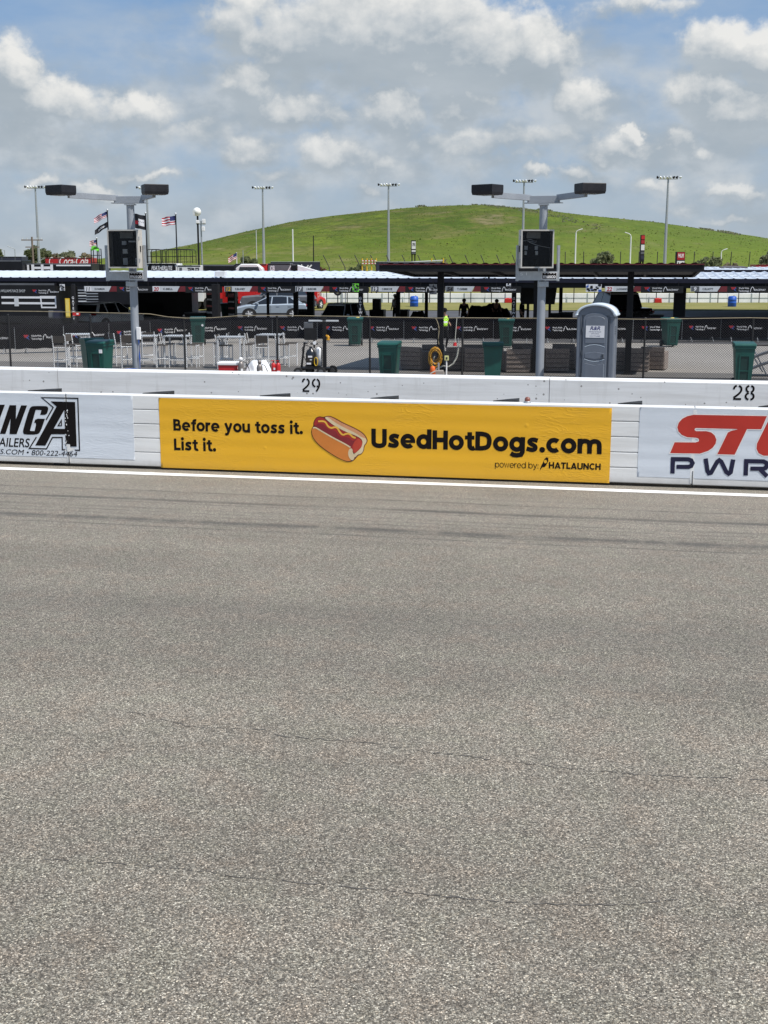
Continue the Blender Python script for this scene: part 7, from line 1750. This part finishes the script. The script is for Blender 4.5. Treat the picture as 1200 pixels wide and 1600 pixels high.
flag(256.5, 278.5, 337, 354, 279.2, 334, 98, 'us', 'stars and stripes flag flying alone above the railed platform', .2)
flag(143.5, 155, 374.5, 385.5, 155.4, 372, 120, 'us', 'small distant stars and stripes flag left of the cabinet', .25)
flag(357.5, 371, 395, 411.5, 371.4, None, 159.5, 'us', 'sagging stars and stripes flag beside the round bush before the hill', .45)
# lime cloth and railed stand at the left
st_ = thing('railed_stand', 'small black railed stand with a lime green cloth left of the cabinet', 'stand', at(154, 104), 0)
fr_ = MB()
for x in (-.32, .32):
    for y_ in (-.4, .4): fr_.cyl((x, y_, 0), (x, y_, zat(389, 104)), .04, M['black_metal'], n=6)
for z in (zat(389, 104), zat(399, 104), zat(410, 104)): fr_.box((0, -.4, z), (.64, .05, .05), M['black_metal']).box((0, .4, z), (.64, .05, .05), M['black_metal'])
fr_.build('frame', st_)
lc = MB(); vs = []; 
for j in range(7):
    for i in range(9): a = i / 8; vs.append((-.28 + .62 * a, -.46 + .05 * sin(a * 7 + j), zat(386, 104) - j * .055 + .10 * sin(a * 4)))
lc.raw(vs, [(j * 9 + i, j * 9 + i + 1, (j + 1) * 9 + i + 1, (j + 1) * 9 + i) for j in range(6) for i in range(8)], M['lime'], True); lc.build('cloth', st_)
MB().box((0, 0, zat(413, 104) / 2), (1.4, 1.2, zat(413, 104)), M['black_metal'], ch=.03).build('base_box', st_)
# railing on the platform trailer
rl = thing('platform_railing', 'black tubular railing on top of the lettered platform trailer', 'railing', at(271, 96.5), 0); z0, z1 = zat(411.5, 96.5), zat(390, 96.5)
for a, b_ in ((236, 258), (260, 306)):
    xa_, xb_ = at(a, 96.5).x - at(271, 96.5).x, at(b_, 96.5).x - at(271, 96.5).x; n_ = max(3, int((xb_ - xa_) / .42)); r = MB()
    for yy in (-.9, .9):
        r.tube([(xa_, yy, z0), (xa_, yy, z1 - .12), (xa_ + .12, yy, z1), (xb_ - .12, yy, z1), (xb_, yy, z1 - .12), (xb_, yy, z0)], .032, M['black_metal'], 6)
        r.box(((xa_ + xb_) / 2, yy, (z0 + z1) / 2), (xb_ - xa_, .04, .04), M['black_metal']).box(((xa_ + xb_) / 2, yy, z0 + .1), (xb_ - xa_, .04, .04), M['black_metal'])
        for k2 in range(1, n_): r.cyl((xa_ + (xb_ - xa_) * k2 / n_, yy, z0), (xa_ + (xb_ - xa_) * k2 / n_, yy, z1), .018, M['black_metal'], n=6)
    r.build('rail_section', rl)
# balloon light and camera mast
bl = thing('balloon_light', 'white globe on a dark pole right of the railed platform', 'balloon light', at(312.5, 120), 0); hb_ = zat(331, 120)
MB().ball((-.05, 0, hb_), wid(6.6, 120, 8), M['balloon'], 20, 12).build('globe', bl); MB().box((-.30, -.2, hb_ - .1), (.2, .3, .5), M['sign_grey']).build('bracket', bl); MB().cyl((0, 0, 0), (0, 0, hb_ - .4), .09, M['steel_dark'], n=8).build('pole', bl)
cm = thing('camera_mast', 'grey mast with two small white cameras beside the globe light', 'mast', at(317.5, 120), 0); hc_ = zat(345, 120)
MB().cyl((0, 0, 0), (0, 0, hc_), .09, M['galv'], .07, 8).build('pole', cm)
for x, z in ((-.3, -.1), (.28, -.05), (.22, -.75)): MB().box((x, -.1, hc_ + z), (.3, .35, .42 if x > 0 else .3), M['ink_white'], ch=.04).build('camera', cm)
MB().box((0, 0, hc_ - .3), (.9, .08, .08), M['galv']).build('crossarm', cm)

# ---- trees and bushes
def leaf_mat(name, a, b_):
    m = bpy.data.materials.new(name); m.use_nodes = True; n = NT(m.node_tree); b = m.node_tree.nodes['Principled BSDF']
    oi = n.new('ShaderNodeTexCoord'); f = n.noise(oi.outputs['Object'], 1.1, 3, .6)
    n.l.new(n.mix(n.mapr(f, .35, .65), a, b_), b.inputs['Base Color']); b.inputs['Roughness'].default_value = .8; b.inputs['Specular IOR Level'].default_value = .15
    tl = n.new('ShaderNodeBsdfTranslucent'); tl.inputs[0].default_value = tuple(q * 1.3 for q in b_) + (1,); mx = n.new('ShaderNodeMixShader'); mx.inputs[0].default_value = .45
    om = m.node_tree.nodes['Material Output']; n.l.new(b.outputs[0], mx.inputs[1]); n.l.new(tl.outputs[0], mx.inputs[2]); n.l.new(mx.outputs[0], om.inputs[0])
    M[name] = m
leaf_mat('leaf_dark', (.10, .125, .060), (.16, .18, .09)); leaf_mat('leaf_mid', (.14, .16, .085), (.20, .22, .12)); leaf_mat('leaf_grey', (.18, .195, .125), (.26, .265, .17)); leaf_mat('leaf_dry', (.19, .155, .10), (.25, .21, .14)); leaf_mat('leaf_red', (.14, .07, .05), (.19, .11, .07))
def tree(name, label, px, y, w_px, py_top, leaf, n_leaf=1600, base=0.0, ls=.5, bare=0.0, trunk=True, zb=0.0):
    t = thing(name, label, 'tree' if trunk else 'bush', at(px, y, zb), 0); rd = random.Random(int(px * 7 + y)); W_ = wid(w_px, y) / 2; H_ = zat(py_top, y) - zb; z0 = H_ * base
    tr = MB(); br = []
    nb = 7 if trunk else 9
    for k2 in range(nb):
        a = rd.uniform(0, 2 * pi); r = W_ * rd.uniform(.25, .8); top = Vector((r * cos(a), r * sin(a) * .7, z0 + (H_ - z0) * rd.uniform(.35, .85)))
        s0 = Vector((0, 0, z0 * .8 + .1 * H_ * rd.random())); md = (s0 + top) / 2 + Vector((0, 0, .06 * H_)); tr.cyl(s0, md, .02 * H_, M['bark'], .012 * H_, 6).cyl(md, top, .012 * H_, M['bark'], .004 * H_, 5); br.append(top)
    if trunk: tr.cyl((0, 0, 0), (0, 0, max(z0, .3 * H_)), .035 * H_, M['bark'], .022 * H_, 8)
    tr.build('trunk', t)
    cl = [(b_ * 1.0, W_ * rd.uniform(.28, .5)) for b_ in br] + [(Vector((W_ * .6 * cos(a), W_ * .45 * sin(a), z0 + (H_ - z0) * h3)), W_ * rd.uniform(.26, .46)) for a, h3 in [(rd.uniform(0, 6.3), rd.uniform(.2, .8)) for _ in range(14)]]
    b = MB()
    for k2 in range(n_leaf):
        c_, r = rd.choice(cl); d = Vector((rd.gauss(0, 1), rd.gauss(0, 1), rd.gauss(0, 1))).normalized(); p = c_ + d * r * rd.uniform(.45, 1.0) ** .6
        if p.z > H_: p.z = H_ * rd.uniform(.88, 1.0)
        if p.z < .05: continue
        q = Vector((rd.gauss(0, 1), rd.gauss(0, 1), rd.gauss(0, 1))).normalized(); e = q.orthogonal().normalized(); f = q.cross(e); s = ls * rd.uniform(.5, 1.2)
        b.raw([p + e * s, p + f * s * .6, p - e * s, p - f * s * .6], [(0, 1, 2, 3)], M[leaf])
    b.build('crown', t)
TR = [('broadleaf_tree', 'dark rounded tree behind the utility pole at the left horizon', 52, 330, 26, 384, 'leaf_dark', 1500, .15, .7), ('broadleaf_tree', 'olive tree right behind the leftmost light tower', 72, 336, 18, 385, 'leaf_mid', 1200, .12, .7),
      ('broadleaf_tree', 'wide pale green tree above the red script trailer', 108, 345, 34, 388, 'leaf_grey', 1700, .1, .8), ('broadleaf_tree', 'thin hazy tree right of the wide pale one', 138, 360, 22, 391, 'leaf_dry', 700, .1, .7),
      ('broadleaf_tree', 'dark tree cut off by the left edge of the photo', -3, 330, 16, 386, 'leaf_dark', 1000, .1, .7), ('broadleaf_tree', 'small sparse tree left of the pale green one', 88, 380, 14, 393, 'leaf_dry', 500, .1, .7), ('broadleaf_tree', 'low tree just over the red trailer end', 132, 340, 14, 396, 'leaf_mid', 700, .05, .6),
      ('round_bush', 'round grey-green bush beside the sagging flag', 390, 175, 26, 391, 'leaf_dark', 1500, 0, .34), ('round_bush', 'dark feathery bush right of the navy banner wall', 556, 165, 26, 411, 'leaf_dark', 1200, 0, .30),
      ('round_bush', 'reddish dry bush at the end of the navy banner wall', 503, 168, 12, 411.5, 'leaf_red', 600, 0, .3), ('round_bush', 'big dome-shaped bush above the portable toilet', 938.5, 178, 38, 388.5, 'leaf_mid', 2600, 0, .32),
      ('round_bush', 'low olive bush right of the red and white sign', 1102, 190, 46, 402, 'leaf_mid', 2000, 0, .34), ('round_bush', 'low brown bush right of the olive one', 1142, 192, 30, 408, 'leaf_dry', 1000, 0, .34), ('round_bush', 'loose grey tree at the right edge of the photo', 1196, 200, 24, 386, 'leaf_grey', 900, 0, .34),
      ('round_bush', 'reddish dry bush left of the right cabinet', 803, 170, 22, 407, 'leaf_red', 700, 0, .3), ('round_bush', 'low brush behind the two yellow posts', 700, 178, 26, 405, 'leaf_dry', 900, 0, .3)]
for a in TR: tree(a[0], a[1], a[2], a[3], a[4], a[5], a[6], a[7], a[8], a[9], trunk=(a[0] == 'broadleaf_tree'))
# scrub strung along the hill: uncountable low growth
sc_ = MB(); rd = random.Random(21)
def scrub_line(pts, n_, sp, hh):
    for k2 in range(n_):
        u = rd.random() * (len(pts) - 1); i = int(u); f = u - i; px = pts[i][0] + (pts[i + 1][0] - pts[i][0]) * f; y = pts[i][1] + (pts[i + 1][1] - pts[i][1]) * f + rd.gauss(0, sp)
        p = at(px, y); p.x += rd.gauss(0, sp * .4); z = hz(p.x, p.y)
        for _ in range(10):
            q = Vector((rd.gauss(0, 1), rd.gauss(0, 1), rd.gauss(0, 1))).normalized(); e = q.orthogonal().normalized(); g = q.cross(e); s = hh * rd.uniform(.3, .7); c_ = Vector((p.x + rd.gauss(0, hh * .8), p.y + rd.gauss(0, hh * .8), z + rd.uniform(.0, hh)))
            sc_.raw([c_ + e * s, c_ + g * s, c_ - e * s, c_ - g * s], [(0, 1, 2, 3)], M[rd.choice(['leaf_grey', 'leaf_mid', 'leaf_dry', 'leaf_mid'])])
scrub_line([(738, 752), (775, 728), (810, 700), (850, 660), (890, 630), (930, 600)], 130, 8, .55)
scrub_line([(1130, 752), (1155, 756), (1190, 758), (1230, 758)], 60, 3, 1.0); scrub_line([(1090, 690), (1150, 650)], 50, 6, .7); scrub_line([(655, 758), (662, 758)], 10, 2, 1.0); scrub_line([(840, 757), (860, 757)], 14, 2, .8)
leaf_mat('tuft_a', (.085, .125, .020), (.12, .16, .03)); leaf_mat('tuft_b', (.13, .175, .03), (.17, .21, .045)); leaf_mat('tuft_c', (.18, .18, .06), (.24, .22, .09))
for k2 in range(9000):
    px = rd.uniform(230, 1260); y = rd.uniform(430, 775); p = at(px, y); z = hz(p.x, p.y)
    if z < 1: continue
    if mn.fractal(Vector((p.x * .012, p.y * .02, 9)), 1.0, 2.0, 4) < rd.uniform(-.35, .3): continue
    s_ = rd.uniform(.08, .22) * (1.8 if rd.random() < .05 else 1); c_ = Vector((p.x, p.y, z + s_ * .3)); m_ = M[rd.choice(['tuft_a', 'tuft_a', 'tuft_b', 'tuft_c'])]
    for j in range(2):
        a = rd.uniform(0, pi); e = Vector((cos(a), sin(a), 0)) * s_ * 1.6; u_ = Vector((rd.uniform(-.3, .3), rd.uniform(.3, 1.0), 1)) * s_
        sc_.raw([c_ - e - u_ * .4, c_ + e - u_ * .4, c_ + e * .7 + u_, c_ - e * .7 + u_ * .8], [(0, 1, 2, 3)], m_)
tag(sc_.build('hill_scrub'), kind='stuff')
